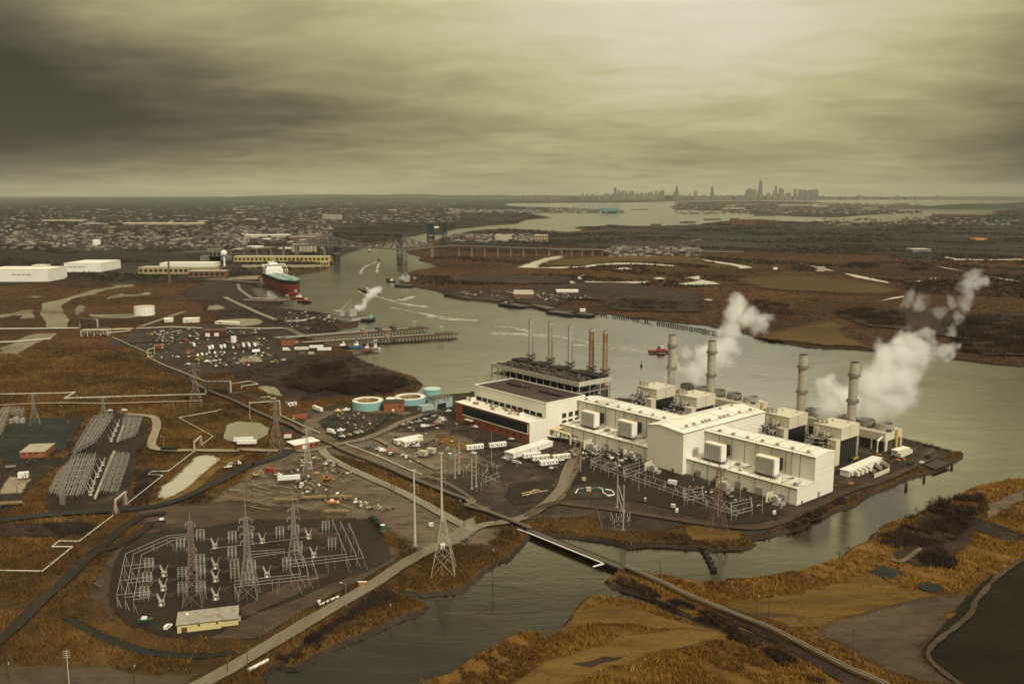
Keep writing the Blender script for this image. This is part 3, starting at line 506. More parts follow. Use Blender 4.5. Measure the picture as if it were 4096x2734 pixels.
FM=[('K', [(640, 870), (720, 830), (940, 770), (1035, 760), (1040, 780), (930, 810), (830, 845), (820, 875)]), ('K', [(800, 872), (1000, 862), (1200, 860), (1330, 838), (1500, 828), (1640, 822), (1860, 830), (2140, 850), (2100, 858), (1800, 842), (1500, 842), (1300, 865), (1000, 880)]), ('K', [(1520, 886), (1640, 868), (1750, 884), (1640, 890)]), ('K', [(1180, 960), (1220, 945), (1290, 942), (1210, 955), (1240, 975), (1200, 985)]), ('K', [(1130, 1000), (1150, 995), (1190, 1028), (1150, 1025)]), ('K', [(1250, 1000), (1400, 1003), (1500, 1008), (1680, 1005), (1860, 1000), (1840, 1018), (1600, 1022), (1300, 1026)]), ('K', [(2210, 970), (2347, 950), (2347, 985)]), ('K', [(1920, 972), (1980, 962), (2030, 978), (1950, 982)]), ('L', [(60, 694), (100, 686), (190, 690), (180, 700), (120, 702)]), ('L', [(0, 734), (100, 722), (190, 706), (260, 722), (300, 738), (190, 742), (60, 742)]), ('L', [(100, 558), (160, 560), (250, 578), (380, 595), (520, 618), (530, 628), (440, 632), (420, 615), (250, 590)]), ('L', [(840, 596), (1000, 628), (1080, 650), (1010, 640)]), ('L', [(1140, 662), (1230, 678), (1330, 700), (1440, 722), (1440, 732), (1330, 712), (1220, 690)]), ('L', [(1750, 614), (1850, 632), (1960, 656), (1860, 642)]), ('L', [(1380, 850), (1460, 828), (1540, 818), (1540, 826), (1450, 842)]), ('L', [(1830, 552), (1900, 566), (2080, 570), (2349, 566), (2349, 574), (2080, 577), (1880, 574), (1820, 558)]), ('L', [(2110, 684), (2250, 706), (2349, 720), (2240, 712)]), ('L', [(180, 840), (230, 838), (270, 846), (220, 852)]), ('L', [(1600, 716), (1650, 714), (1640, 722)]), ('L', [(1700, 698), (1760, 696), (1740, 706)]), ('K', [(1120, 1168), (1280, 1155), (1450, 1135), (1570, 1148), (1560, 1156), (1440, 1150), (1290, 1165)]), ('L', [(0, 462), (60, 455), (200, 432), (160, 436)])]
for k, p in FM:patch('flooded_flat', k, p, M_PALEWET, 12, 3, dz=0.5)
for k, p in(('K', [(830, 850), (1000, 790), (1400, 770), (2347, 765), (2347, 835), (2000, 830), (1600, 815), (1330, 830), (1200, 850)]), ('L', [(20, 560), (100, 556), (280, 600), (420, 625), (300, 628), (100, 600), (0, 590)]), ('L', [(380, 700), (900, 680), (1300, 730), (1540, 770), (1500, 800), (1100, 800), (600, 770)]), ('S', [(230, 690), (500, 620), (900, 560), (1000, 700), (1180, 775), (800, 752), (550, 725)])):
 patch('ochre_marsh', k, p, M_OCHRE, 14, 6, dz=0.25)
for k, p in(('K', [(700, 1060), (1300, 1010), (1700, 1020), (2000, 1080), (2347, 1100), (2347, 1290), (2000, 1290), (1500, 1270), (1400, 1180), (1100, 1150), (800, 1100)]), ('S', [(850, 500), (1050, 470), (1400, 460), (1800, 520), (2344, 500), (2700, 560), (2700, 850), (2000, 830), (1850, 700), (1400, 640), (1100, 600)]), ('K', [(0, 960), (500, 930), (1150, 960), (1100, 1020), (600, 1030), (0, 1000)])):
 patch('scrub_ground', k, p, M_SCRUB, 14, 6, dz=0.3)
patch('barge_yard', 'K', [(0, 1090), (340, 1080), (780, 1080), (1210, 1080), (1560, 1140), (1480, 1180), (1100, 1170), (1000, 1240), (740, 1215), (450, 1180), (0, 1130)], M_SCRUB, 10, 3, dz=0.35)
strip('road', gs('N', [(-330, 1640), (-60, 1500), (190, 1360), (480, 1180), (800, 990), (1130, 800), (1420, 630), (1700, 440), (1950, 310), (2160, 190), (2347, 90)]), 9.5, M_ROAD, rough=0.8)
patch('road_junction', 'F', [(1960, 620), (2100, 560), (2260, 440), (2347, 400), (2347, 560), (2190, 660), (2050, 700)], M_ROAD, 5, 1)
strip('road', gs('O', [(330, 350), (470, 300), (640, 275), (780, 240), (900, 170), (1000, 90), (1070, 10)])+gs('D', [(170, 420), (270, 200), (300, 100)]), 8.5, M_ROAD, rough=0.6)
strip('road', gs('O', [(800, 240), (900, 170), (1030, 130)])+gs('D', [(260, 765), (560, 800), (900, 850), (1300, 915), (1700, 965), (1950, 975), (2150, 930), (2347, 840)])+gs('P', [(700, 240), (900, 140)])+gs('C', [(1500, 1220), (1800, 1080), (2000, 990)]), 7, M_EARTH, rough=0.5)
strip('concrete_road', gs('H', [(900, 700), (960, 770), (1060, 830), (1200, 900), (1400, 990), (1600, 1080), (1800, 1180), (2000, 1290), (2200, 1400), (2347, 1470)]), 8.0, M_CONC, rough=0.3)
strip('road', gs('H', [(570, 690), (760, 720), (930, 690), (1100, 650), (1300, 610), (1500, 530), (1680, 440), (1900, 370)]), 9, M_ROAD, rough=0.6)
strip('road', gs('H', [(1400, 600), (1500, 640), (1640, 730), (1800, 800), (2000, 900)]), 6.5, M_ROAD, rough=0.6)
strip('dark_road', gs('G', [(-150, 1400), (200, 1350), (600, 1310), (1000, 1285), (1400, 1250), (1700, 1170), (1900, 1080), (2150, 960), (2347, 850)])+gs('H', [(300, 840), (500, 780), (640, 710)]), 8.5, M_BLACK, rough=0.5)
strip('dirt_road', gs('M', [(-300, 1400), (-80, 1230), (150, 1050), (400, 790), (620, 610), (800, 420), (1000, 250), (1200, 90), (1370, 0)])+gs('G', [(1560, 1310)]), 7.5, M_GRAVEL, rough=1.0)
strip('dirt_road', gs('M', [(700, 500), (900, 350), (1100, 290), (1300, 170), (1420, 60)]), 6, M_GRAVEL, rough=1.2)
strip('service_road', gs('G', [(1190, 375), (1330, 385), (1450, 410), (1470, 500), (1430, 620), (1440, 690), (1600, 715), (1830, 715), (2200, 720)])+gs('H', [(160, 710), (500, 720)]), 8.0, M_SAND, rough=0.6)
strip('dirt_road', gs('G', [(0, 290), (500, 270), (1000, 275), (1500, 260), (1900, 250)]), 5, M_SAND, rough=0.8)
strip('dirt_track', gs('P', [(2256, 640), (2050, 780), (1930, 920), (1830, 1080), (1640, 1230), (1540, 1330), (1560, 1420), (1700, 1530), (1840, 1640)]), 3.2, M_EARTH, rough=1.6)
for(r1, w_)in(([(1480, 560), (1340, 660), (1260, 640)], 3), ):strip('dirt_track', gs('P', r1), w_, M_DIRT, rough=1)
for i in range(80):
 x=random.uniform(950, 1900); y=random.uniform(960, 1300); a=random.choice((-0.5, -0.2, 0.45, 0.3))+random.uniform(-.2, .2); L=random.uniform(60, 260)
 pts=gs('F', [(x-900+200+math.cos(a)*L*q, (y-950)+math.sin(a)*L*0.6*q)for q in(-.5, -.15, .2, .5)])
 strip('tyre_rut', pts, 0.9, random.choice((M_SAND, M_EARTH, M_GRAVEL, M_CONC)), rough=0.4)
M_RAIL=mat('rail_steel', (0.46, 0.39, 0.29), 0.45, 0.6)
M_TIE=mat('tarred_sleeper', (0.06, 0.045, 0.034), 0.9)
M_BALLAST=gmat('track_ballast', [(0, (0.045, 0.034, 0.024)), (1, (0.10, 0.075, 0.052))], (0.05, 0.3, 1.5), fine=0.3)
def railway(name, pts, z=0.0, ballast=True, step=1.4):
 q=smooth_line(pts, 10)
 if ballast:strip(name+'_bed', pts, 4.2, M_BALLAST, rough=0.4)
 zz_=z+ZL[0]+0.05
 rails=MB(); ties=MB()
 acc=0; L=[[], []]
 for i, p in enumerate(q):
  a=q[max(0, i-1)]; b=q[min(len(q)-1, i+1)]; d=math.hypot(b[0]-a[0], b[1]-a[1])or 1
  nx, ny=-(b[1]-a[1])/d, (b[0]-a[0])/d
  for s_, l in((-1, L[0]), (1, L[1])):l.append((p[0]+nx*0.8*s_, p[1]+ny*0.8*s_, zz_+0.28))
  if i<len(q)-1:
   e=q[i+1]; seg=math.hypot(e[0]-p[0], e[1]-p[1]); k=int(seg/step)
   for j in range(k):
    x=p[0]+(e[0]-p[0])*j/max(1, k); y=p[1]+(e[1]-p[1])*j/max(1, k)
    ties.beam((x-nx*1.35, y-ny*1.35, zz_+0.1), (x+nx*1.35, y+ny*1.35, zz_+0.1), 0.13)
 for l in L:rails.tube(l, 0.2, 4, False)
 r=struct(rails.build(name, M_RAIL)); t_=ties.build('sleepers', M_TIE, r, False); t_['kind']='stuff'
 return r
rail_main=gs('R', [(860, 660), (1000, 740), (1250, 840), (1500, 960), (1800, 1080)])+gs('H', [(700, 540), (960, 650), (1100, 720), (1300, 800), (1500, 880), (1700, 970), (1900, 1050), (2100, 1130), (2330, 1220)])+gs('O', [(320, 160), (480, 205), (640, 265), (740, 305), (830, 345)])
railway('railway_track', rail_main)
railway('railway_track', gs('H', [(1900, 980), (2050, 1030), (2200, 1110), (2345, 1215)])+gs('O', [(330, 130), (500, 200)]), ballast=False)
rail_s=gs('O', [(1560, 640), (1700, 700), (1850, 765), (2000, 840), (2150, 905), (2345, 985)])+gs('P', [(130, 1090), (330, 1170), (520, 1265), (720, 1370), (930, 1480), (1130, 1566), (1330, 1660)])
railway('railway_track', rail_s)
M_WALL=mat('cream_cladding', (0.77, 0.725, 0.60), 0.6, var=0.06, scale=0.05, streak=0.30, dirt=(0.42, 0.345, 0.235), panel=(5.6, 3.9))
M_ROOF=mat('pale_roof_sheet', (0.78, 0.73, 0.60), 0.6, var=0.08, scale=0.08, dirt=(0.46, 0.39, 0.28), dirt_amt=0.65, panel=(6.1, 99))
M_TAN=mat('tan_cladding', (0.60, 0.53, 0.39), 0.6, var=0.08, scale=0.1, streak=0.4, dirt=(0.33, 0.26, 0.17), panel=(4.4, 4.6))
M_TRIM=mat('dark_trim', (0.10, 0.080, 0.058), 0.6)
M_LTRIM=mat('pale_trim', (0.74, 0.69, 0.57), 0.5)
M_BRICK=mat('red_brick', (0.255, 0.082, 0.040), 0.85, var=0.18, scale=0.25, streak=0.3, dirt=(0.12, 0.055, 0.035))
M_GLASS=mat('dark_glazing', (0.018, 0.026, 0.026), 0.15, var=0.3, scale=0.4, spec=0.6)
M_BROOF=mat('brown_roof_felt', (0.050, 0.032, 0.023), 0.9, var=0.15, scale=0.08, dirt=(0.085, 0.06, 0.045), dirt_amt=0.5)
M_STEEL=mat('galvanised_steel', (0.40, 0.375, 0.31), 0.5, 0.3, var=0.15, scale=0.8)
M_DSTEEL=mat('grimy_steel', (0.075, 0.064, 0.05), 0.7, var=0.3, scale=0.3, dirt=(0.16, 0.08, 0.045), dirt_amt=0.4)
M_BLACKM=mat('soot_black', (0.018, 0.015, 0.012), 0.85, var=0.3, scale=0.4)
M_STACK=mat('stack_steel', (0.42, 0.385, 0.30), 0.5, 0.25, var=0.08, scale=0.15, streak=0.25)
M_STACKD=mat('stack_collar', (0.22, 0.20, 0.16), 0.6, 0.2)
M_OLDST=mat('old_stack_paint', (0.42, 0.385, 0.32), 0.6, var=0.12, scale=0.2, streak=0.35, dirt=(0.15, 0.11, 0.07))
M_OLDST2=mat('old_stack_stained', (0.36, 0.32, 0.25), 0.7, var=0.2, scale=0.25, streak=0.85, dirt=(0.10, 0.065, 0.04), dirt_amt=0.3)
M_RUST=mat('old_stack_rust', (0.30, 0.20, 0.12), 0.85, var=0.25, scale=0.3, streak=0.95, dirt=(0.20, 0.075, 0.022), dirt_amt=0.8)
M_WHITE=mat('white_paint', (0.78, 0.75, 0.66), 0.5, var=0.04, scale=0.3, dirt=(0.5, 0.44, 0.34), dirt_amt=0.25)
M_LOUV=mat('louvre_grey', (0.58, 0.55, 0.46), 0.5)
M_VENT=mat('vent_metal', (0.34, 0.30, 0.23), 0.6, 0.2)
M_GREYM=mat('machine_grey', (0.36, 0.335, 0.275), 0.55, 0.1, var=0.15, scale=0.6)
M_YEL=mat('yellow_steel', (0.50, 0.34, 0.08), 0.6)
M_CONCR=mat('concrete_plinth', (0.30, 0.265, 0.20), 0.85, var=0.15, scale=0.6)
def pbox(u0, u1, w0, w1, z0, z1):return MB(PF).box(u0, u1, w0, w1, z0, z1)
def hall(name, label, w0, w1, seed, end_walls):
 h=thing(name, label, 'building', PF((20, (w0+w1)/2, 0)))
 b=MB(PF); b.xprism([(20, 0), (44, 0), (44, 28.4), (33, 29.9), (20, 28.4)], w0, w1); b.build('wall', M_WALL, h)
 r=MB(PF); r.xprism([(19.5, 28.45), (33, 30.0), (44.6, 28.45), (44.6, 28.95), (33, 30.5), (19.5, 28.95)], w0-0.35, w1+0.35); ro=r.build('roof', M_ROOF, h)
 sm=MB(PF)
 for q in range(int(w0)+7, int(w1)-4, 9):sm.xprism([(22.5, 28.5+0.82), (33, 30.52), (42, 29.35), (42, 29.40), (33, 30.60), (22.5, 29.40)], q-0.05, q+0.05)
 sm.tube([(22.6, w0+3, 29.42), (22.6, w1-3, 29.42)], 0.16, 4); sm.tube([(19.45, w0, 28.35), (19.45, w1, 28.35)], 0.2, 4)
 sm.tube([(42.5, w0+3, 29.3), (42.5, w1-3, 29.3)], 0.16, 4)
 sm.build('gutter_line', M_TRIM, ro)
 a=MB(PF).box(0, 20, w0, w1, 0, 11.2); a.build('annex', M_WALL, h)
 ar=MB(PF).xprism([(-0.4, 11.25), (20, 11.9), (20, 12.3), (-0.4, 11.65)], w0-0.2, w1+0.2).build('annex_roof', M_ROOF, h)
 MB(PF).tube([(-0.45, w0, 11.15), (-0.45, w1, 11.15)], 0.28, 4).build('gutter', M_TRIM, ar)
 for q in range(int(w0)+9, int(w1)-6, 17):
  MB(PF).box(-0.25, 0.0, q, q+5, 0.1, 5.2).build('roller_door', M_STEEL, h)
 for q in range(int(w0)+11, int(w1)-3, 11):MB(PF).box(19.9, 19.98, q, q+0.35, 12.4, 28.3).build('panel_joint', M_TRIM, h)
 for q in range(int(w0)+6, int(w1)-3, 13):MB(PF).tube([(-0.2, q, 0.1), (-0.2, q, 11)], 0.16, 4).build('downpipe', M_TRIM, h)
 rr=random.Random(seed); pr_=MB(PF)
 for q in np.arange(w0+4, w1-4, 8.5):
  u=rr.uniform(3, 17); v=MB(PF); e=rr.uniform(.5, 1.3); v.box(u-e, u+e, q-e, q+e*1.4, 11.9, 12.6+e); v.build('roof_unit', rr.choice((M_GREYM, M_VENT, M_TAN)), ar)
  pr_.tube([(1.2, q, 11.9), (1.2, q, 12.5), (rr.uniform(8, 18), q, 12.9), (rr.uniform(8, 18), q+rr.uniform(2, 6), 12.9)], .14, 5)
  if rr.random()<.7:x_=MB(PF); x_.box(-1.6, -.3, q, q+rr.uniform(1, 2.6), 0, rr.uniform(1.6, 3.4)); x_.build('wall_cabinet', rr.choice((M_GREYM, M_TAN, M_DSTEEL)), h)
 pr_.build('roof_pipe', M_DSTEEL, ar)
 for q in(w0+17.5, w0+46):MB(PF).tube([(19.75, q, 12), (19.75, q, 29.6)], .3, 4).build('ladder', M_STACKD, h)
 for q in range(int(w0)+8, int(w1)-4, 12):
  v=MB(PF); u=24.5+rr.uniform(-.3, .3); z=28.95+0.5; v.cyl(u, q+rr.uniform(-1.5, 1.5), z-0.4, z+0.9, 1.0, 0.8, 10); v.cyl(u, q, z+0.9, z+1.5, 1.45, 1.2, 10); v.build('roof_vent', M_VENT, h)
 return h
hr=hall('turbine_hall', 'long cream turbine hall with low arched roof nearest the creek corner', 0, 90, 1, True)
MB(PF).box(24.5, 27.5, -0.2, 0.0, 0.05, 4.2).build('side_door', M_STEEL, hr); MB(PF).box(5, 7, -0.2, 0, 0.6, 2.2).build('louvre', M_TRIM, hr)
ln=MB(PF)
for z in(15.5, 16.4, 20.2, 21.1):ln.box(20.6, 43.4, -0.06, 0.0, z, z+0.12)
ln.build('panel_seam', M_TAN, hr)
hl=hall('turbine_hall', 'long cream turbine hall between the central block and the old brick power house', 124, 221.5, 2, False)
cb=thing('central_block', 'tall blank cream block standing between the two long turbine halls', 'building', PF((40, 107, 0)))
MB(PF).xprism([(90.2, 0), (123.8, 0), (123.8, 30.6), (112, 32.6), (90.2, 30.6)], -4.5, 96, 'x').build('wall', M_WALL, cb)
cr=MB(PF).xprism([(89.8, 30.7), (112, 32.75), (124.2, 30.7), (124.2, 31.2), (112, 33.25), (89.8, 31.2)], -5, 96.4, 'x').build('roof', M_ROOF, cb)
sm=MB(PF)
for u in range(4, 96, 16):sm.xprism([(97, 31.9), (112, 33.28), (123, 31.45), (123, 31.5), (112, 33.36), (97, 31.98)], u-.06, u+.06, 'x')
sm.tube([(0, 97, 31.95), (93, 97, 31.95)], 0.2, 4); sm.tube([(-5, 89.7, 30.6), (96, 89.7, 30.6)], 0.25, 4); sm.tube([(93, 97, 31.95), (93, 121, 31.8)], 0.2, 4)
sm.build('gutter_line', M_TRIM, cr)
for u in(9, 18, 28, 32, 36, 49, 54, 59, 74, 88):
 v=MB(PF); z=32.0; v.cyl(u, 98.5, z-0.5, z+0.9, 1.0, 0.85, 10); v.cyl(u, 98.5, z+0.9, z+1.5, 1.5, 1.2, 10); v.build('roof_vent', M_VENT, cb)
for u in(70, 85):v=MB(PF); v.cyl(u, 114, 32.5, 34.2, 1.2, 1.1, 10); v.build('roof_vent', M_VENT, cb)
MB(PF).box(-4.75, -4.5, 98, 100, 0.1, 2.6).build('side_door', M_TRIM, cb)
def intake(w, label):
 t=thing('air_intake', label, 'air intake', PF((10, w+7.5, 11.9)), 'air intake filter houses on the annex roofs')
 z0, z1=13.6, 25.4
 MB(PF).box(5.4, 11.0, w, w+15.2, z0, z1).build('filter_house', M_WHITE, t)
 gr=MB(PF)
 for i in range(12):
  z=z0+0.7+i*0.92; gr.xprism([(5.35, z+0.10), (4.75, z), (4.75, z+0.34), (5.35, z+0.44)], w+0.7, w+14.5)
 for i in range(9):gr.box(4.7, 5.38, w+0.7+i*1.7, w+0.95+i*1.7, z0+0.5, z1-0.4)
 gr.build('weather_louvre', M_LOUV, t)
 MB(PF).box(5.30, 5.395, w+0.6, w+14.6, z0+0.5, z1-0.4).build('filter_face', M_DSTEEL, t)
 MB(PF).box(11.0, 11.8, w+0.4, w+14.8, z0+0.4, z1-0.5).build('rear_frame', M_TAN, t)
 d=MB(PF).box(11.8, 19.9, w+3.0, w+11.4, z0+1.4, z1-2.6); d.build('intake_duct', M_BLACKM, t)
 f=MB(PF)
 for q in(w+0.6, w+7.5, w+14.4):
  for u in(6, 10.6):f.box(u-.25, u+.25, q-.25, q+.25, 11.9, z0)
 f.box(4.6, 12, w-0.4, w+15.6, z0-0.45, z0-0.02); f.build('support_frame', M_TRIM, t)
 for q in(w-0.3, w+15.5):MB(PF).tube([(4.7, q, z0), (4.7, q, z0+1.1), (12, q, z0+1.1)], 0.06, 4).build('guard_rail', M_TRIM, t)
 MB(PF).box(10.2, 11.6, w+0.3, w+14.9, z1+.02, z1+0.3).build('walkway', M_YEL, t)
for w_, lb in((21.2, 'white louvred air intake nearest the gable end of the near turbine hall'), (64.2, 'white louvred air intake on the near hall beside the tall cream block'), (148, 'white louvred air intake on the far hall next to the tall cream block'), (188.5, 'white louvred air intake on the far hall beside the old brick power house')):intake(w_, lb)
ph=thing('power_house', 'old white and red brick power house with long dark window strip', 'building', PF((0, 270, 0)))
Hh=30.6; b=MB(PF); b.box(-15.6, 29.4, 223.2, 318, 0, Hh); b.build('wall', M_WALL, ph)
pr=MB(PF)
for a in((-15.9, -15.0, 222.9, 318.3), (28.8, 29.7, 222.9, 318.3)):pr.box(*a, Hh+0.003, Hh+0.9)
for a in((222.9, 223.8), (317.4, 318.3)):pr.box(-15.0, 28.8, *a, Hh+0.003, Hh+0.9)
pr.build('parapet', M_LTRIM, ph)
rf=MB(PF).box(-14.95, 28.75, 223.85, 317.35, Hh+0.01, Hh+0.25).build('roof', M_BROOF, ph)
for(a, c)in((232, 260), (274, 302)):
 m_=MB(PF).xprism([(9, Hh+.26), (12, Hh+.26), (12, Hh+1.5), (10.5, Hh+2.1), (9, Hh+1.5)], a, c).build('roof_monitor', M_BLACKM, rf)
for _ in range(7):v=MB(PF); u, w=random.uniform(-10, 24), random.uniform(230, 310); v.cyl(u, w, Hh+.2, Hh+1.1, 0.5, 0.35, 8); v.build('roof_vent', M_VENT, rf)
for k in range(11):
 w=228+k*8.0
 MB(PF).box(-15.78, -15.6, w, w+6.6, 18.6, 21.6).build('clerestory_window', M_BLACKM, ph)
MB(PF).box(-15.7, -15.6, 226, 316, 17.9, 18.5).build('brick_band', M_BRICK, ph)
for i, u in enumerate((2.5, 10.0, 17.5)):
 for z0, z1 in((4.5, 13.5), (15.5, 19.5)):
  wn=MB(PF).box(u, u+4.6, 223.02, 223.18, z0, z1).build('tall_window', M_GLASS, ph)
  mu=MB(PF)
  for j in range(5):mu.box(u+j*1.13, u+j*1.13+0.12, 222.94, 223.0, z0, z1)
  for j in range(int((z1-z0)/1.5)+1):mu.box(u, u+4.64, 222.95, 222.99, z0+j*1.5, z0+j*1.5+0.1)
  mu.build('mullion', M_LTRIM if z1<0 else M_TRIM, wn)
MB(PF).box(-34, -15.62, 223.2, 322, 0, 17.4).build('brick_wing', M_BRICK, ph)
MB(PF).box(-33.9, -15.6, 222.9, 223.18, 0, 17.4).build('white_end_wall', M_WALL, ph)
wr=MB(PF).box(-34.3, -15.65, 222.8, 322.3, 17.42, 17.9).build('wing_roof', M_ROOF, ph)
gl=MB(PF).box(-34.2, -34.0, 225, 311, 8.4, 15.8).build('window_strip', M_GLASS, ph)
mu=MB(PF)
for i in range(59):mu.box(-34.27, -34.21, 225+i*1.48, 225.14+i*1.48, 8.4, 15.8)
for i in range(7):mu.box(-34.26, -34.215, 225, 311, 8.4+i*1.23, 8.5+i*1.23)
mu.build('mullion', M_BLACKM, gl)
MB(PF).box(-34.5, -34.0, 224.4, 311.6, 7.7, 8.35).build('sill', M_LTRIM, gl)
MB(PF).box(-34.4, -34.0, 224.4, 225.0, 8.4, 16.2).build('window_surround', M_LTRIM, gl)
for i in range(9):MB(PF).box(-34.12, -34.0, 232+i*9, 234.2+i*9, 3.4, 4.9).build('small_window', M_GLASS, ph)
MB(PF).box(-37, -34, 296, 306, 5.0, 5.6).build('entrance_canopy', M_LTRIM, ph)
for(u, w, s1, s2, h, m_)in((-24, 312, 5, 7, 4, M_WALL), (-27, 243, 5, 8, 3.4, M_WALL)):
 o=MB(PF).box(u, u+s1, w, w+s2, 17.9, 17.9+h).build('roof_hut', m_, wr); MB(PF).box(u-.2, u+s1+.2, w-.2, w+s2+.2, 17.92+h, 18.2+h).build('hut_roof', M_BROOF, wr)
 MB(PF).box(u-.08, u, w+1.2, w+3, 18.9, 20.4).build('hut_window', M_GLASS, wr)
for i in range(12):
 u, w=random.uniform(-30, -18), 254+i*4.4+random.uniform(-1, 1); v=MB(PF); v.box(u, u+random.uniform(1.5, 3), w, w+random.uniform(1.5, 3), 17.95, 19.4); v.cyl(u+1, w+1, 19.4, 20.3, 0.7, 0.7, 8); v.build('rooftop_unit', M_RUST if i%3 else M_VENT, wr)
bf=thing('boiler_structure', 'rusty open steel boiler frame carrying the five old stacks', 'steel structure', PF((50, 290, 0)))
u0, u1, w0, w1, zt=30.2, 69, 231.5, 350, 41.0
cl=MB(PF)
for w in np.linspace(w0, w1, 14):
 for u in(u0+.4, u0+13, u0+26, u1-.4):cl.box(u-.35, u+.35, w-.35, w+.35, 0, zt-4)
cl.build('column', M_STEEL, bf)['kind']='stuff'
fl=MB(PF)
for z in(14, 22, 30):fl.box(u0+2, u1-1, w0+1, w1-1, z, z+0.4)
fl.build('floor_plate', M_DSTEEL, bf)
gd=MB(PF)
for z in(22, 30.6):
 gd.box(u0-.3, u0+.2, w0, w1, z, z+0.8); gd.box(u0, u1, w0-.3, w0+.2, z, z+0.8); gd.box(u1-.2, u1+.3, w0, w1, z, z+.8)
gd.box(u0, u1, w1-.2, w1+.3, 30.6, 31.4)
for w in np.linspace(w0, w1, 14)[:-1]:
 if random.random()<.6:gd.tube([(u0+.3, w+.5, 23), (u0+.3, w+8.4, 30)], 0.14, 4)
gd.build('girder', M_STEEL, bf)
fa=MB(PF); fa.box(u0-.5, u0, w0-.5, w1+.5, zt-4.2, zt); fa.box(u0, u1, w0-.5, w0, zt-4.2, zt); fa.box(u1, u1+.5, w0-.5, w1+.5, zt-4.2, zt); fa.box(u0, u1, w1, w1+.5, zt-4.2, zt)
fa.build('fascia', mat('stained_fascia', (0.44, 0.40, 0.33), 0.7, var=0.2, scale=0.3, streak=0.9, dirt=(0.10, 0.075, 0.05)), bf)
dk=MB(PF).box(u0+.01, u1-.01, w0+.01, w1-.01, zt-1.6, zt-1.2).build('deck', M_BLACKM, bf)
jm=MB(PF); rr=random.Random(4)
for _ in range(260):
 u, w=rr.uniform(u0+2, u1-4), rr.uniform(w0+2, w1-4); s1, s2, hh=rr.uniform(.6, 4), rr.uniform(.6, 4), rr.uniform(.4, 2.4)
 jm.box(u, u+s1, w, w+s2, zt-1.15, zt-1.2+hh)
for _ in range(60):
 u, w=rr.uniform(u0+2, u1-2), rr.uniform(w0+4, w1-12); jm.tube([(u, w, zt+.6), (u, w+rr.uniform(3, 12), zt+.6)]if rr.random()<.5 else[(u, w, zt-1), (u, w, zt+rr.uniform(1.5, 4))], rr.uniform(.1, .3), 5)
jm.build('machinery', M_DSTEEL, bf)['kind']='stuff'
blk=MB(PF)
for k in range(5):
 w=(240, 259, 287, 314, 340)[k]; blk.box(u0+24, u0+37, w-8, w+8, zt-1.1, zt+1.6)
blk.build('duct_roof', M_BLACKM, bf)
inn=MB(PF)
for k in range(34):
 w=rr.uniform(w0+3, w1-8); u=rr.uniform(u0+4, u1-12); inn.box(u, u+rr.uniform(2, 8), w, w+rr.uniform(2, 6), rr.choice((14.4, 22.4)), rr.uniform(25, 36))
inn.build('boiler_casing', mat('boiler_grey', (0.10, 0.088, 0.068), 0.7, var=.4, scale=.3), bf)
pp=MB(PF)
for k in range(50):
 w=rr.uniform(w0, w0+16)if k%2 else rr.uniform(w0, w1-6); u=rr.uniform(u0+2, u1+5); z=rr.uniform(12, 36)
 pp.tube([(u, w-3, z), (u, w+rr.uniform(2, 8), z), (u, w+2, z+rr.uniform(-6, 5))], rr.uniform(.15, .5), 5)
pp.build('pipework', M_GREYM, bf)
lat_=MB(PF)
for w in(w1+8, w1+13):lat_.tube([(u0+4, w1, 27), (u0+4, w, 27), (u0+4, w, 18), (u0+4, w1, 18)], .25, 4)
lat_.tube([(u0+4, w1, 22), (u0+4, w1+13, 22)], .25, 4); lat_.tube([(u0+16, w1, 27), (u0+16, w1+13, 27), (u0+4, w1+13, 27)], .25, 4)
lat_.build('side_gantry', M_STEEL, bf)
for i, (w, m_, lb)in enumerate(((343.2, M_OLDST, 'slim clean pale grey stack at the far left end of the boiler frame'), (315.3, M_OLDST2, 'slim grey stack with dark patches, second from the clean pale one'), (288.2, M_OLDST, 'slim grey stack in the middle of the boiler frame'), (260.7, M_RUST, 'slim stack streaked with rust beside the rustiest one'), (243.5, mat('old_stack_orange_rust', (0.36, 0.22, 0.11), 0.9, var=0.25, scale=0.4, streak=1.0, dirt=(0.26, 0.095, 0.02), dirt_amt=0.9), 'slim stack rusted orange over most of its height, nearest the cream halls'))):
 u=74.5; p=PF((u, w, 41)); t=thing('old_stack', lb, 'smokestack', p, 'five slim old stacks on the boiler frame')
 zt_=79.4
 MB().cyl(p[0], p[1], 30, zt_, 2.45, 2.35, 28).build('shaft', m_, t)
 MB().cyl(p[0], p[1], zt_-2.2, zt_+0.1, 2.65, 2.65, 28).build('crown_band', M_OLDST if i<4 else M_OLDST2, t)
 MB().cyl(p[0], p[1], zt_+0.12, zt_+0.2, 2.2, 2.2, 24).build('mouth', M_BLACKM, t)
 b=MB()
 for z in(41.5, 44.5):b.ring(p[0], p[1], z, z+0.2, 2.5, 4.6, 16)
 for k in range(10):
  a=k*math.pi/5; b.tube([(p[0]+4.5*math.cos(a), p[1]+4.5*math.sin(a), 38), (p[0]+4.5*math.cos(a), p[1]+4.5*math.sin(a), 46)], 0.09, 4)
 for z in(45.2, 46):b.ring(p[0], p[1], z, z+0.1, 4.45, 4.6, 16)
 b.build('platform', M_DSTEEL, t)
 MB().tube([(p[0]+1.3, p[1]-2.2, 42), (p[0]+1.3, p[1]-2.2, zt_-1)], 0.28, 4).build('ladder', M_DSTEEL, t)
 MB().box(p[0]-3, p[0]+3, p[1]-3, p[1]+3, 0, 30).build('stack_base', M_DSTEEL, t)
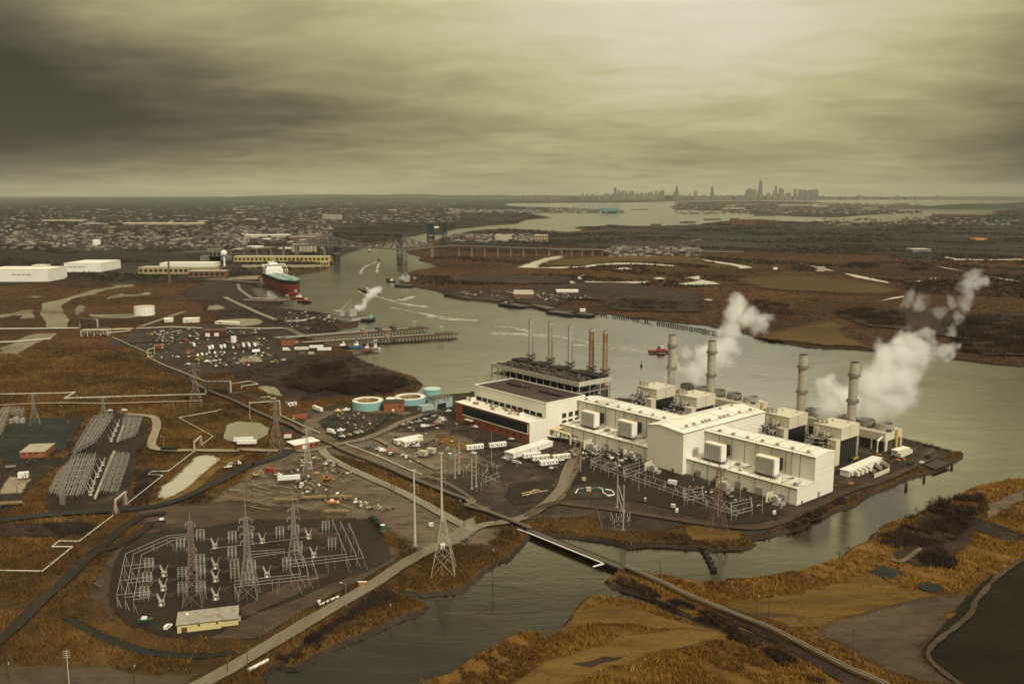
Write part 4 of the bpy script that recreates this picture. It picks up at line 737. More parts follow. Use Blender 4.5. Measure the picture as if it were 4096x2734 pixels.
HR=[(29.5, 'cream heat recovery boiler house nearest the creek and the white control cabin', 'tall grey exhaust stack nearest the tip of the peninsula'), (73.5, 'cream heat recovery boiler house beside the central block roof', 'tall grey exhaust stack standing just left of the tip stack'), (163.5, 'cream heat recovery boiler house behind the far hall, nearer the central block', 'tall grey exhaust stack behind the far hall, nearer the central block'), (208.0, 'cream heat recovery boiler house behind the far hall, beside the old boiler frame', 'tall grey exhaust stack nearest the five old stacks')]
for i, (w, lb, lb2)in enumerate(HR):
 t=thing('boiler_house', lb, 'boiler house', PF((117, w+11, 0)), 'heat recovery boiler houses')
 MB(PF).box(104, 130, w, w+23, 18.6, 27.6).build('upper_casing', M_TAN, t)
 rf=MB(PF).box(103.7, 130.3, w-.3, w+23.3, 27.62, 28.0).build('roof', M_TAN, t)
 MB(PF).box(116.4, 116.7, w-.06, w, 18.6, 27.6).build('panel_joint', M_TRIM, t)
 fn=MB(PF)
 for k in range(9):fn.box(105+k*2.7, 106.3+k*2.7, w+0.8, w+1.6, 0, 18.5)
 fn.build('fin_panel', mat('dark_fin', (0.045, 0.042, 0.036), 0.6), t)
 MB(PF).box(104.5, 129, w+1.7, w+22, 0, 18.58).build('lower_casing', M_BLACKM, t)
 MB(PF).box(97.4, 103.6, w+0.2, w+7, 0, 19.5).build('stair_tower', M_TAN, t); MB(PF).box(97.2, 103.65, w, w+7.2, 19.52, 19.9).build('stair_roof', M_TAN, t)
 MB(PF).box(129.3, 131.5, w+1, w+3.4, 0, 18.5).build('corner_duct', M_STEEL, t)
 MB(PF).box(84, 97, w+1, w+22, 12.2, 12.7).build('platform', M_DSTEEL, t)
 lg=MB(PF)
 for a in(85, 91, 96.5):
  for c in(w+2, w+11, w+21):lg.box(a-.3, a+.3, c-.3, c+.3, 0, 12.2)
 lg.build('platform_leg', M_DSTEEL, t)
 for k, (a, c, r, h0, h1)in enumerate(((99, w+17, 1.5, 20, 26.5), (99, w+11, 1.3, 19, 25), (106.5, w+20.5, 1.5, 28, 32.5), (108.5, w+18, 1.2, 28, 32), (110, w+15.8, 0.9, 28, 31.2))):
  MB(PF).cyl(a, c, h0, h1, r, r, 16).build('silencer', M_STACK if k<2 else M_VENT, t)
 rr=random.Random(20+i); pp=MB(PF); lt=MB(PF)
 for k in range(46):
  a, c, z=rr.uniform(86, 103), rr.uniform(w+2, w+21), rr.uniform(13, 22)
  pts=[(a, c, z)]
  for q in range(3):
   ax=rr.randrange(3); l=list(pts[-1]); l[ax]+=rr.uniform(-5, 5); l[2]=min(24, max(12.8, l[2])); l[0]=min(103.5, max(85, l[0])); l[1]=min(w+22, max(w+1, l[1])); pts.append(tuple(l))
  pp.tube(pts, rr.uniform(.14, .42), 6)
 for k in range(14):a, c=rr.uniform(86, 96), rr.uniform(w+2, w+20); lt.box(a, a+rr.uniform(.6, 2.2), c, c+rr.uniform(.6, 2.2), 12.75, rr.uniform(13.4, 16.5))
 for z in(16.5, 20.5):lt.box(92, 103.5, w+8, w+21, z, z+.2)
 for a in(92.2, 103.3):
  for c in(w+8.2, w+20.8):lt.box(a-.15, a+.15, c-.15, c+.15, 12.7, 22)
 pp.build('pipework', M_GREYM, t)['kind']='stuff'; lt.build('equipment', M_DSTEEL, t)['kind']='stuff'
 MB(PF).tube([(95, w+5, 13), (95, w+5, 19)], .35, 6).build('valve_post', M_YEL, t)
 MB(PF).tube([(99.6, w+8, 15), (99.6, w+9, 22), (103, w+9, 23.2)], 0.9, 10).build('steam_drum', M_GREYM, t)
 MB(PF).cyl(119, w+16, 28.0, 30.0, .5, .5, 8).build('roof_vent', M_VENT, t); MB(PF).cyl(124, w+6, 28.0, 29.2, .6, .5, 8).build('roof_vent', M_VENT, t)
 p=PF((137.0, w+10.7, 0)); s=thing('exhaust_stack', lb2, 'smokestack', p, 'tall banded exhaust stacks of the boiler houses'); zt_=72.4
 sh=MB()
 sh.cyl(p[0], p[1], 0, zt_-9.4, 3.35, 3.35, 32); sh.cyl(p[0], p[1], zt_-9.4, zt_, 3.75, 3.55, 32); sh.build('shaft', M_STACK, s)
 rb=MB()
 for z in np.arange(5, zt_-11, 4.6):rb.ring(p[0], p[1], z, z+.14, 3.3, 3.42, 32)
 rb.build('weld_band', M_STACKD, s)
 MB().ring(p[0], p[1], zt_, zt_+.25, 3.2, 3.65, 32).build('rim', M_TRIM, s); MB().cyl(p[0], p[1], zt_+.02, zt_+.1, 3.2, 3.2, 28).build('mouth', M_BLACKM, s)
 for z in(zt_-10.6, zt_-31):
  o=MB(); o.ring(p[0], p[1], z, z+.35, 3.3, 5.0, 32); o.ring(p[0], p[1], z+.35, z+2.3, 4.0, 4.3, 32)
  for k in range(16):a=k*math.pi/8; o.tube([(p[0]+4.9*math.cos(a), p[1]+4.9*math.sin(a), z+.3), (p[0]+4.9*math.cos(a), p[1]+4.9*math.sin(a), z+1.5)], .06, 4)
  o.ring(p[0], p[1], z+1.4, z+1.5, 4.85, 4.95, 32); o.build('platform', M_STACKD, s)
 MB().tube([(p[0]-3.6, p[1]-.9, 20), (p[0]-3.6, p[1]-.9, zt_-6)], .5, 4).build('ladder', M_STACKD, s)
for(w0, w1, lb)in((25, 104, 'boxy cream cooling tower with round fan shrouds behind the near boiler houses'), (150, 240, 'boxy cream cooling tower with round fan shrouds behind the far boiler houses')):
 t=thing('cooling_tower', lb, 'cooling tower', PF((176, (w0+w1)/2, 0)), 'cooling towers along the river side')
 u0, u1=163, 190
 MB(PF).box(u0, u1, w0, w1, 8.2, 14.6).build('upper_casing', M_TAN, t)
 MB(PF).box(u0+1.2, u1-1.2, w0+1.2, w1-1.2, 0, 8.18).build('louvre_wall', M_BLACKM, t)
 po=MB(PF)
 for w in np.linspace(w0, w1, 8):po.box(u0, u0+.9, w-.45, w+.45, 0, 8.19); po.box(u1-.9, u1, w-.45, w+.45, 0, 8.19)
 po.box(u0, u0+4, w0, w0+.9, 0, 8.19); po.box(u1-2.4, u1-1, w0, w0+.9, 0, 8.19)
 po.build('pier', M_TAN, t)
 lv=MB(PF)
 for k in range(6):lv.box(u0+.5, u0+1.1, w0+1.5, w1-1.5, 1+k*1.2, 1.15+k*1.2); lv.box(u0+4.2, u1-2.6, w0+.6, w0+1.1, 1+k*1.2, 1.15+k*1.2)
 lv.build('slat', M_STACKD, t)
 nf=5
 for k in range(nf):
  w=w0+(w1-w0)*(k+.5)/nf; p=PF(((u0+u1)/2, w, 0)); o=MB(); o.ring(p[0], p[1], 14.62, 19.6, 6.2, 7.0, 30); o.build('fan_shroud', M_STACKD if k else M_GREYM, t)
  MB().cyl(p[0], p[1], 14.9, 15.1, 6.2, 6.2, 24).build('fan_opening', M_BLACKM, t)
  MB().box(p[0]-1.5, p[0]+1.5, p[1]-9.8, p[1]-7.6, 14.6, 16.4).build('gear_box', M_DSTEEL, t)
 rl=MB(PF)
 for a, c in(((u0, w0), (u1, w0)), ((u0, w0), (u0, w1)), ((u1, w0), (u1, w1))):rl.tube([(*a, 15.8), (*c, 15.8)], .08, 4); rl.tube([(*a, 15.2), (*c, 15.2)], .08, 4)
 rl.build('guard_rail', M_STACKD, t)
 MB(PF).box(178, 181, w0-1.4, w0-.1, 0, 15).build('stair', M_YEL, t)
 MB(PF).tube([(u0-6, w0+3, 0), (u0-6, w0+3, 9.5), (u0+.5, w0+3, 11.5)], .7, 10).build('riser_pipe', M_WHITE, t)
pr=thing('pipe_bridge', 'bundle of cream pipes bridging from the old power house to the far turbine hall', 'pipe rack', PF((-10, 215, 0)))
q=MB(PF)
for k in range(6):q.tube([(-13+k*.2, 240, 3.2+.1*k), (-14+k*1.1, 222, 3.5), (-8+k*1.0, 206, 3.5-.2*k), (-2, 203-k, 3.3)], .42, 7)
q.build('small_pipe', M_LTRIM, pr)
q=MB(PF)
for k in range(3):q.tube([(2, 222-k*1.2, 8.5), (-11+k, 222-k*1.2, 8.5), (-11+k, 199+k*1.3, 8.5), (-11+k, 199+k*1.3, 0)], .6, 8)
q.build('large_pipe', mat('cream_pipe', (0.66, 0.52, 0.30), 0.5), pr)
for w in(220, 210, 200):
 q=MB(PF); q.box(-12, -11.5, w, w+.5, 0, 7.8); q.box(-7, -6.5, w, w+.5, 0, 7.8); q.box(-12, -6.5, w, w+.5, 7.5, 7.9); q.build('support', M_DSTEEL, pr)
M_GALV=mat('galvanised_lattice', (0.27, 0.25, 0.20), 0.6, 0.2, var=0.12, scale=0.4)
M_GALVR=mat('faded_red_lattice', (0.23, 0.175, 0.14), 0.75, var=0.3, scale=0.15)
M_REDL=mat('red_oxide_lattice', (0.17, 0.095, 0.072), 0.8, var=0.25, scale=0.2)
M_WOOD=mat('creosoted_pole', (0.055, 0.040, 0.028), 0.9, var=0.25, scale=0.8)
M_PALEPOLE=mat('pale_concrete_pole', (0.46, 0.41, 0.30), 0.7, var=0.08, scale=0.3)
M_PORC=mat('porcelain', (0.42, 0.38, 0.31), 0.3, spec=0.6)
def lattice(name, label, base, h, a, m, waist=0.55, top=0.1, arms=3, group=None, m2=None, rz=0.0, r=0.12, spire=0, fan=3.6, cat='pylon'):
 """square lattice tower: legs taper to a waist, then a slim head carrying cross arms"""
 t=thing(name, label, cat, base, group)
 b=MB(); hw=h*waist; wa=max(a*0.28, 0.9); ta=max(wa*0.55, 0.45)
 cx_, sx_=math.cos(rz), math.sin(rz)
 def P(ix, iy, z):
  s_=a+(wa-a)*z/hw if z<hw else wa+(ta-wa)*(z-hw)/(h-hw)
  x, y=ix*s_, iy*s_; return(base[0]+x*cx_-y*sx_, base[1]+x*sx_+y*cx_, z)
 cn=[(-1, -1), (1, -1), (1, 1), (-1, 1)]
 zs=[0]; z=0
 while z<h-0.5:
  s_=a+(wa-a)*z/hw if z<hw else wa+(ta-wa)*(z-hw)/(h-hw)
  z=min(h, z+max(1.7, s_*1.75)); zs.append(z)
 for c in cn:
  for z0, z1 in zip(zs, zs[1:]):b.beam(P(*c, z0), P(*c, z1), r)
 for i, (z0, z1)in enumerate(zip(zs, zs[1:])):
  for k in range(4):
   c, d=cn[k], cn[(k+1)%4]
   b.tube([P(*c, z0), P(*d, z1)], r*.8, 3, False); b.tube([P(*d, z0), P(*c, z1)], r*.8, 3, False); b.tube([P(*c, z1), P(*d, z1)], r*.8, 3, False)
   if z0<hw*.6:b.tube([tuple((P(*c, z0)[j]+P(*d, z1)[j])/2 for j in range(3)), tuple((P(*c, z0)[j]+P(*d, z0)[j])/2 for j in range(3))], r*.6, 3, False)
 b.build('lattice_body', m, t)
 for k in range(arms):
  z=h*(0.97-0.145*k)if arms<=3 else h*(.97-.09*k)
  L=fan*(1, 1.25, 1.05)[k%3]
  o=MB()
  for s_ in(-1, 1):
   tip=(base[0]+s_*L*cx_, base[1]+s_*L*sx_, z+.1)
   for c in cn:o.tube([P(*c, z), tip], r*.7, 3, False)
   o.tube([P(s_, -1, z+1.3), tip], r*.6, 3, False); o.tube([P(s_, 1, z+1.3), tip], r*.6, 3, False)
  ar=o.build('cross_arm', m2 or m, t)
  for s_ in(-1, 1):q=MB(); tip=(base[0]+s_*L*cx_, base[1]+s_*L*sx_, z); q.cyl(tip[0], tip[1], z-1.9, z-.1, .16, .16, 6); q.build('insulator', M_PORC, ar)
 if spire:q=MB(); q.tube([(base[0], base[1], h-2), (base[0], base[1], h+spire)], [0.28, 0.1], 6); q.build('spire', m2 or m, t)
 ft=MB()
 for c in cn:p=P(*c, 0); ft.cbox(p[0], p[1], -.1, .9, .9, .45)
 ft.build('footing', M_CONCR, t)
 return t
def tower_at(k, bl, br, ty, **kw):
 """front foot points seen at bl and br (zoom coords), top seen at row ty"""
 p, q=g(k, *bl), g(k, *br); a=math.dist(p, q)/2; rz=math.atan2(q[1]-p[1], q[0]-p[0])
 c=((p[0]+q[0])/2-math.sin(rz)*a, (p[1]+q[1])/2+math.cos(rz)*a, 0)
 tk, tyy=ty if isinstance(ty, tuple)else(k, ty)
 return lattice(base=c, h=zat(tk, tyy, c[1]), a=a, rz=rz, **kw)
tower_at('E', (1005, 1255), (1195, 1248), 430, name='pylon', label='weathered pinkish lattice pylon above the pale yellow control house', m=M_GALVR, arms=3, fan=2.2, spire=5, group='lattice pylons in the ring substation')
tower_at('E', (1527, 1190), (1715, 1182), 390, name='pylon', label='lattice pylon with grey spire in the middle of the ring substation', m=M_GALV, m2=M_GALV, arms=4, fan=3.0, spire=16, group='lattice pylons in the ring substation')
tower_at('E', (1985, 885), (2145, 872), 300, name='pylon', label='dark lattice pylon with spire nearest the timber piles', m=M_GALV, arms=3, fan=2.6, spire=12, group='lattice pylons in the ring substation')
tower_at('F', (1935, 957), (2160, 957), 395, name='pylon', label='pale lattice pylon in the reeds beside the creek road gate', m=mat('pale_lattice', (0.42, 0.37, 0.28), 0.6, .1), arms=0, waist=.8)
tower_at('D', (1500, 1090), (1695, 1082), 390, name='pylon', label='rust red lattice pylon on the creek bank before the transformers', m=M_REDL, arms=3, fan=4.4, spire=3, r=.12)
tower_at('H', (735, 930), (826, 924), 505, name='pylon', label='slim lattice pylon beside the white roofed brick garage', m=mat('pale_lattice', (0, 0, 0)), arms=2, fan=2.6, waist=.7, spire=2)
tower_at('H', (405, 745), (525, 750), ('H', 230), name='pylon', label='thin lattice pylon on the marsh edge behind the parked white trailers', m=M_GALVR, arms=3, fan=3.2)
tower_at('R', (838, 898), (958, 892), 470, name='pylon', label='thin lattice pylon at the pipe crossing below the tank yard', m=M_GALVR, arms=3, fan=4)
tower_at('G', (275, 480), (380, 470), 185, name='pylon', label='three legged looking pale pylon on the dark pad of the old yard', m=M_GALV, arms=1, fan=3)
tower_at('G', (930, 400), (1002, 398), 210, name='pylon', label='leaning pale pylon behind the crowded lattice racks', m=M_GALV, arms=1, fan=3)
for(kb, bp, kt, ty, lb)in(('F', (1785, 668), 'H', 893, 'tall pale tapered pole standing on a round concrete base beside the creek road'), ('F', (2037, 430), 'H', 732, 'tall pale tapered pole rising behind the reed bank pylon')):
 p=g(kb, *bp); h=zat(kt, ty, p[1]); t=thing('transmission_pole', lb, 'pole', p)
 MB().tube([(p[0], p[1], 0), (p[0], p[1], h)], [.85, .42], 14).build('shaft', M_PALEPOLE, t)
 MB().cyl(p[0], p[1], 0, .8, 1.5, 1.4, 16).build('footing', M_CONCR, t)
 for k in range(2):
  z=h-9-k*7; MB().tube([(p[0]-2.4, p[1], z-5), (p[0]-2.4, p[1], z+.3), (p[0]+2.4, p[1], z+.3), (p[0]+2.4, p[1], z-5)], .09, 5).build('insulator_arm', M_PORC, t)
 MB().cbox(p[0], p[1], h, 3.0, 1.6, .25).build('cap_arm', M_PALEPOLE, t)
POLES=[('dark wooden utility pole beside the white zigzag pipe', 'wooden poles along the white zigzag pipe', 'M', [(295, 720, 510), (483, 630, 390), (627, 525, 295)]), ('dark wooden pole on the dirt track verge beside the ring substation', 'wooden poles on the dirt track verge', 'M', [(1195, 240, 90), (978, 580, 415)]), ('dark wooden pole standing in the low reeds south of the control house', 'wooden poles in the low reeds', 'M', [(1265, 1590, 1345), (1560, 1475, 1130), (2140, 1475, 1180), (2325, 1430, 1175), (85, 1530, 1320), (1405, 1370, 1250)]), ('dark wooden pole along the creek road', 'wooden poles along the creek road', 'N', [(355, 1160, 940), (1095, 740, 620), (1548, 930, 780), (1745, 405, 200), (1990, 400, 145)]), ('dark wooden pole lining the pale concrete road', 'wooden poles lining the pale concrete road', 'H', [(1185, 900, 740), (1297, 880, 780), (1565, 1080, 950), (1590, 1095, 950), (1998, 1290, 1140), (2205, 1375, 1140), (2243, 1440, 1270), (2255, 1440, 1220)]), ('dark wooden pole in the rutted dirt lot', 'wooden poles in the rutted dirt lot', 'H', [(600, 965, 860), (258, 1150, 960), (22, 1020, 905)]), ('thin dark pole at the car park road', 'thin poles at the car park road', 'H', [(1480, 585, 480), (1520, 605, 460), (1710, 800, 680), (935, 690, 590), (968, 690, 600)]), ('dark pole along the old yard and racks', 'dark poles along the old yard', 'G', [(250, 1035, 910), (170, 1165, 1035), (97, 1290, 1135), (335, 900, 800), (715, 450, 300), (640, 505, 410), (680, 520, 430), (2135, 1020, 890), (12, 1400, 1250)]), ('dark wooden pole at the water edge by the rail trestle', 'wooden poles by the rail trestle', 'O', [(530, 690, 400), (1563, 690, 460), (1840, 690, 565), (555, 360, 250)]), ('dark wooden pole beside the rail line in straw grass', 'wooden poles beside the rail line', 'P', [(245, 1105, 870), (335, 1060, 900), (965, 1400, 1155)])]
pole_n=0
for lb, gp, k, L in POLES:
 for x, y, ty in L:
  p=g(k, x, y); h=min(17, max(7.5, zat(k, ty, p[1])))
  t=thing('utility_pole', lb, 'utility pole', p, gp)
  MB().tube([(p[0], p[1], 0), (p[0]+random.uniform(-.3, .3), p[1], h)], [.2, .13], 7).build('shaft', M_WOOD, t)
  a=random.uniform(-.5, .9)
  for q in range(1+pole_n%2):
   z=h-.6-q*1.1; MB().beam((p[0]-1.2*math.cos(a), p[1]-1.2*math.sin(a), z), (p[0]+1.2*math.cos(a), p[1]+1.2*math.sin(a), z), .06).build('cross_arm', M_WOOD, t)
  if pole_n%4==1:MB().cyl(p[0]+.45, p[1], h-3, h-1.9, .3, .3, 8).build('pole_transformer', M_GREYM, t)
  pole_n+=1
p=g('M', 655, 1640); t=thing('utility_pole', 'tall pale pole with four crossarms at the corner of the lower reeds', 'utility pole', p)
h=zat('M', 1250, p[1]); MB().tube([(p[0], p[1], 0), (p[0], p[1], h)], [.24, .15], 8).build('shaft', M_PALEPOLE, t)
for q in range(4):MB().beam((p[0]-1.3, p[1]-.4, h-.4-q*.9), (p[0]+1.3, p[1]+.4, h-.4-q*.9), .07).build('cross_arm', M_PALEPOLE, t)
for(k, x, y, ty, lb)in(('H', 975, 1000, 870, 'dark street lamp with double arm over the dirt lot'), ('N', 1140, 855, 620, 'pale street lamp leaning over the creek road'), ('G', 1540, 680, 575, 'thin lamp post beside the pale service road bend'), ('T', 1515, 660, 455, 'slim lamp post in the car park by the brick front'), ('T', 1375, 470, 380, 'slim lamp post among the dark parked cars')):
 p=g(k, x, y); h=max(7, zat(k, ty, p[1])); t=thing('street_lamp', lb, 'street lamp', p)
 MB().tube([(p[0], p[1], 0), (p[0], p[1], h)], [.16, .1], 8).build('post', M_WOOD if 'dark' in lb else M_STEEL, t)
 for s_ in((-1, 1)if 'double' in lb else(-1, )):
  MB().tube([(p[0], p[1], h-.1), (p[0]+s_*2, p[1], h+.25)], .07, 5).build('arm', M_STEEL, t); MB().cbox(p[0]+s_*2.2, p[1], h+.1, 1.0, .4, .22).build('lamp_head', M_WHITE, t)
for(x, y, ty)in((287, 440, 30), (485, 268, 90), (641, 400, -20), (832, 625, 280), (972, 497, 160), (1343, 520, 320), (1490, 577, 250), (1680, 636, 330), (1785, 692, 450), (1990, 832, 500), (2168, 782, 390), (1575, 872, 520), (797, 350, 30)):
 p=g('D', x, y); h=min(30, zat('D', ty, p[1])); t=thing('lightning_mast', 'tall slim grey lightning mast on a round footing in the transformer yard', 'mast', p, 'slim lightning masts of the transformer yard')
 MB().tube([(p[0], p[1], 0), (p[0], p[1], h*.6), (p[0], p[1], h)], [.24, .17, .06], 8).build('shaft', M_STEEL, t); MB().cyl(p[0], p[1], 0, .5, .75, .7, 12).build('footing', M_CONCR, t)
for(k, x, y, ty, lb)in(('A', 625, 1560, 1225, 'slim mast beside the small white trailer near the brick front'), ('A', 864, 1560, 1370, 'slim mast in front of the long white site office'), ('A', 1460, 1540, 1250, 'slim mast beside the cream pipe bundle')):
 p=g(k, x, y); h=zat(k, ty, p[1]); t=thing('lightning_mast', lb, 'mast', p)
 MB().tube([(p[0], p[1], 0), (p[0], p[1], h*.6), (p[0], p[1], h)], [.24, .17, .06], 8).build('shaft', M_STEEL, t); MB().cyl(p[0], p[1], 0, .5, .75, .7, 12).build('footing', M_CONCR, t)
def transformer(x, y, label, rz=0.0, s=1.0, k='D', wall=True):
 p=g(k, x, y); t=thing('transformer', label, 'transformer', p, 'large oil transformers along the halls'); c_, s_=E1, E2
 def F_(q):return(p[0]+(q[0]*E1[0]+q[1]*E2[0])*s, p[1]+(q[0]*E1[1]+q[1]*E2[1])*s, q[2]*s)
 MB(F_).box(-3.4, 3.6, -4.2, 4.2, 0, .5).build('plinth', M_CONCR, t)
 MB(F_).box(-1.6, 1.6, -2.4, 2.4, .52, 4.3).build('tank', M_GREYM, t)
 for sd_ in(-1, 1):
  b=MB(F_)
  for i in range(8):b.box(-1.5+i*.4, -1.35+i*.4, sd_*2.5 if sd_>0 else-3.6, 3.6 if sd_>0 else-2.5, .9, 3.9)
  b.box(-1.5, 1.4, sd_*2.9 if sd_>0 else-3.1, 3.1 if sd_>0 else-2.9, 3.9, 4.05); b.build('radiator', M_WHITE, t)
 b=MB(F_); b.tube([(-.9, -2.1, 5.6), (-.9, 1.0, 5.6)], .55, 12); b.tube([(-.9, -1.5, 4.2), (-.9, -1.5, 5.2)], .12, 5); b.tube([(-.9, .6, 4.2), (-.9, .6, 5.2)], .12, 5); b.build('conservator', M_WHITE, t)
 for i in range(3):q=MB(F_); q.tube([(.3, -1.4+i*1.4, 4.3), (-.2, -1.4+i*1.5, 6.9)], [.24, .13], 7); q.build('bushing', M_PORC, t)
 if wall:
  MB(F_).box(-3.2, 4.8, 4.9, 5.4, 0, 6.6).build('blast_wall', M_TAN, t); MB(F_).box(-2.6, 2.0, -6.4, -4.8, .1, 2.6).build('control_cabinet', M_GREYM, t)
for x, y, lb, s_ in((395, 238, 'grey oil transformer beside the cream pipe bundle', 1.15), (765, 318, 'oil transformer under the second far intake', 1.05), (965, 440, 'oil transformer before the tall blank cream block', 1.0), (1640, 600, 'oil transformer half hidden behind the rust red pylon', 1.0), (2115, 735, 'oil transformer nearest the gable corner of the near hall', 1.0)):transformer(x, y, lb, 0, s_)
t=thing('bus_gantry', 'long pale steel bus gantry on many thin posts before the transformers', 'bus gantry', g('D', 1080, 660))
post=[(410, 460), (475, 455), (515, 440), (600, 510), (685, 500), (770, 560), (803, 550), (890, 605), (930, 590), (1020, 645), (1060, 635), (1150, 690), (1195, 680), (1270, 712), (1290, 750), (1345, 755), (1385, 735), (1465, 790), (1600, 835), (1690, 825), (1720, 865), (1745, 900), (1815, 845), (380, 405), (700, 530), (1240, 685)]
b=MB(); zt_=6.6
def bar(k, pts, z, r, mb, n=4):mb.tube([g(k, x, y, z)for x, y in pts], r, n)
l1=[(390, 352), (1750, 838)]; l2=[(410, 395), (1690, 780)]; l3=[(560, 345), (1780, 815)]
for l in(((388, 345), (1778, 818)), ((395, 372), (1760, 850)), ((470, 322), (1690, 730))):bar('D', l, zt_, .17, b)
for i in range(15):
 f=i/14; A_=g('D', 388+f*1390, 345+f*473, zt_); B_=g('D', 470+f*1220, 322+f*408, zt_); b.beam(A_, B_, .12)
 if i%2:b.tube([A_, (A_[0], A_[1], zt_-2.4), (B_[0], B_[1], zt_-2.4), B_], .1, 4)
b.build('bus_beam', M_STEEL, t)
pb=MB()
for x, y in post:p=g('D', x, y); pb.tube([(p[0], p[1], 0), (p[0], p[1], zt_ if y%3 else 4.2)], .14, 6); pb.cyl(p[0], p[1], 0, .5, .5, .5, 8)
pb.build('post', M_STEEL, t)['kind']='stuff'
ib=MB(); rr=random.Random(9)
for x, y in post:p=g('D', x, y); ib.cyl(p[0]+.6, p[1]+.3, 3.2, 4.9, .17, .17, 6); ib.tube([(p[0]+.6, p[1]+.3, 4.9), (p[0]+2, p[1]+1.5, 5.4), (p[0]+3, p[1]+3, zt_)], .05, 3)
ib.build('insulator', M_PORC, t)['kind']='stuff'
for j, ((x0, y0), (x1, y1), (x2, y2), lb)in enumerate((((385, 335), (475, 300), (640, 380), 'square steel end frame of the gantry nearest the pipe bundle'), ((690, 400), (880, 340), (900, 400), 'square steel side frame of the gantry before the blank block'), ((1255, 620), (1430, 590), (1440, 650), 'square steel side frame of the gantry by the white generator'), ((1700, 735), (1890, 690), (1900, 770), 'square steel end frame of the gantry nearest the hall corner'))):
 q=thing('switch_rack', lb, 'switchgear frame', g('D', x0, y0), 'steel frames at the bus gantry'); b=MB()
 a, c, d=g('D', x0, y0, 6), g('D', x1, y1, 6), g('D', x2, y2, 6); e=tuple(a[i]+d[i]-c[i]for i in range(3))
 for z in(0, -2.2):
  for u, v in((a, c), (c, d), (d, e), (e, a)):b.beam((u[0], u[1], 6.4+z), (v[0], v[1], 6.4+z), .11)
 for u in(a, c, d, e):b.beam((u[0], u[1], 0), (u[0], u[1], 7.4), .13)
 b.build('frame', M_STEEL, q); b=MB()
 for i in range(6):u=tuple(a[j]+(c[j]-a[j])*(i+.5)/6 for j in range(3)); b.cyl(u[0], u[1], 6.5, 7.9, .13, .13, 6)
 b.build('insulator', M_PORC, q)['kind']='stuff'
def dead_end(label, k, b1, t1, b2, t2, posts):
 p, q=g(k, *b1), g(k, *b2); t=thing('dead_end_frame', label, 'pole frame', p); z1, z2=zat(k, t1, p[1]), zat(k, t2, q[1])
 for a, z in((p, z1), (q, z2)):
  MB().tube([(a[0], a[1], 0), (a[0], a[1], z)], [.55, .34], 12).build('pole', M_STEEL, t); MB().cyl(a[0], a[1], 0, .8, 1.1, 1.1, 14).build('footing', M_CONCR, t)
 b=MB(); b.tube([(p[0], p[1], z1*.74), (q[0], q[1], z2*.62)], .28, 8); b.tube([(p[0], p[1], z1*.48), (q[0], q[1], z2*.36)], .24, 8); b.build('brace', M_STEEL, t)
 for i, (x, y)in enumerate(posts):
  a=g(k, x, y); s_=thing('insulator_post', 'thin post insulator on a round footing at the '+label.split(' pole frame')[0]+' frame', 'insulator post', a, 'post insulators at the '+label.split(' pole frame')[0]+' frame')
  MB().tube([(a[0], a[1], 0), (a[0], a[1], 3.4)], .1, 5).build('stand', M_STEEL, s_); MB().cyl(a[0], a[1], 3.4, 5.6, .22, .2, 8).build('insulator', M_PORC, s_); MB().cyl(a[0], a[1], 0, .45, .45, .45, 8).build('footing', M_CONCR, s_)
dead_end('creek bank pole frame of two tall grey poles', 'D', (630, 775), 465, (686, 990), 560, [(570, 895), (588, 925), (604, 960), (622, 905), (640, 940), (668, 905), (725, 905), (738, 940), (748, 895), (655, 860), (700, 870)])
dead_end('car park side pole frame of two leaning grey poles', 'T', (1645, 1420), 935, (1712, 1345), 830, [(1690, 1360), (1715, 1300), (1775, 1390), (1830, 1370), (1860, 1290), (1800, 1310)])
dead_end('inner yard pole frame of two grey poles', 'T', (1908, 1590), 1110, (1975, 1560), 1045, [(2010, 1365), (2070, 1410), (2140, 1380), (2205, 1500), (2270, 1530), (2130, 1530), (2240, 1300), (2300, 1330), (2055, 1600), (1990, 1620)])
b=MB(); t=thing('bus_gantry', 'small steel bus gantry beside the two leaning grey poles', 'bus gantry', g('T', 2150, 1300))
for z, L in((6, ((1820, 1260), (2349, 1480))), (6, ((1905, 1150), (2180, 1230))), (6, ((2000, 1090), (2349, 1230))), (5, ((2090, 1480), (2349, 1380))), (5, ((2120, 1410), (2349, 1320))), (6, ((1820, 1260), (1905, 1150))), (6, ((2080, 1370), (2160, 1260)))):
 bar('T', L, z, .16, b)
b.build('bus_beam', M_STEEL, t); b=MB()
for x, y in((1820, 1330), (1905, 1220), (2000, 1160), (2090, 1560), (2150, 1300), (2230, 1530), (2260, 1270), (2330, 1480), (2160, 1350), (2300, 1390)):p=g('T', x, y); b.tube([(p[0], p[1], 0), (p[0], p[1], 6)], .13, 5)
b.build('post', M_STEEL, t)['kind']='stuff'
def bus(label, k, lines, z, every=9.0, braces=()):
 p=g(k, *lines[0][0]); t=thing('bus_support', label, 'bus support', (p[0], p[1], 0), 'pipe buses of the ring substation'); b=MB(); s_=MB()
 for L in lines:
  P_=[g(k, x, y, z)for x, y in L]; b.tube(P_, .115, 6)
  for a, c in zip(P_, P_[1:]):
   d=math.dist(a, c); n=max(1, int(d/every))
   for i in range(n+1):
    x, y=a[0]+(c[0]-a[0])*i/n, a[1]+(c[1]-a[1])*i/n; s_.tube([(x, y, z-1.7), (x, y, z-.1)], .12, 5)
    if i%2==0:s_.tube([(x, y, 0), (x, y, z-1.7)], .15, 5); s_.cbox(x, y, -.1, .7, .7, .5)
    if i%3==0:s_.tube([(x, y, z-1.7), (x+2.4, y-1.2, .2)], .11, 4)
 for L in(lines[::len(lines)-1]if len(lines)>1 else()):pass
 b.build('bus_pipe', M_STEEL, t); s_.build('support', M_GALV, t)['kind']='stuff'
 return t
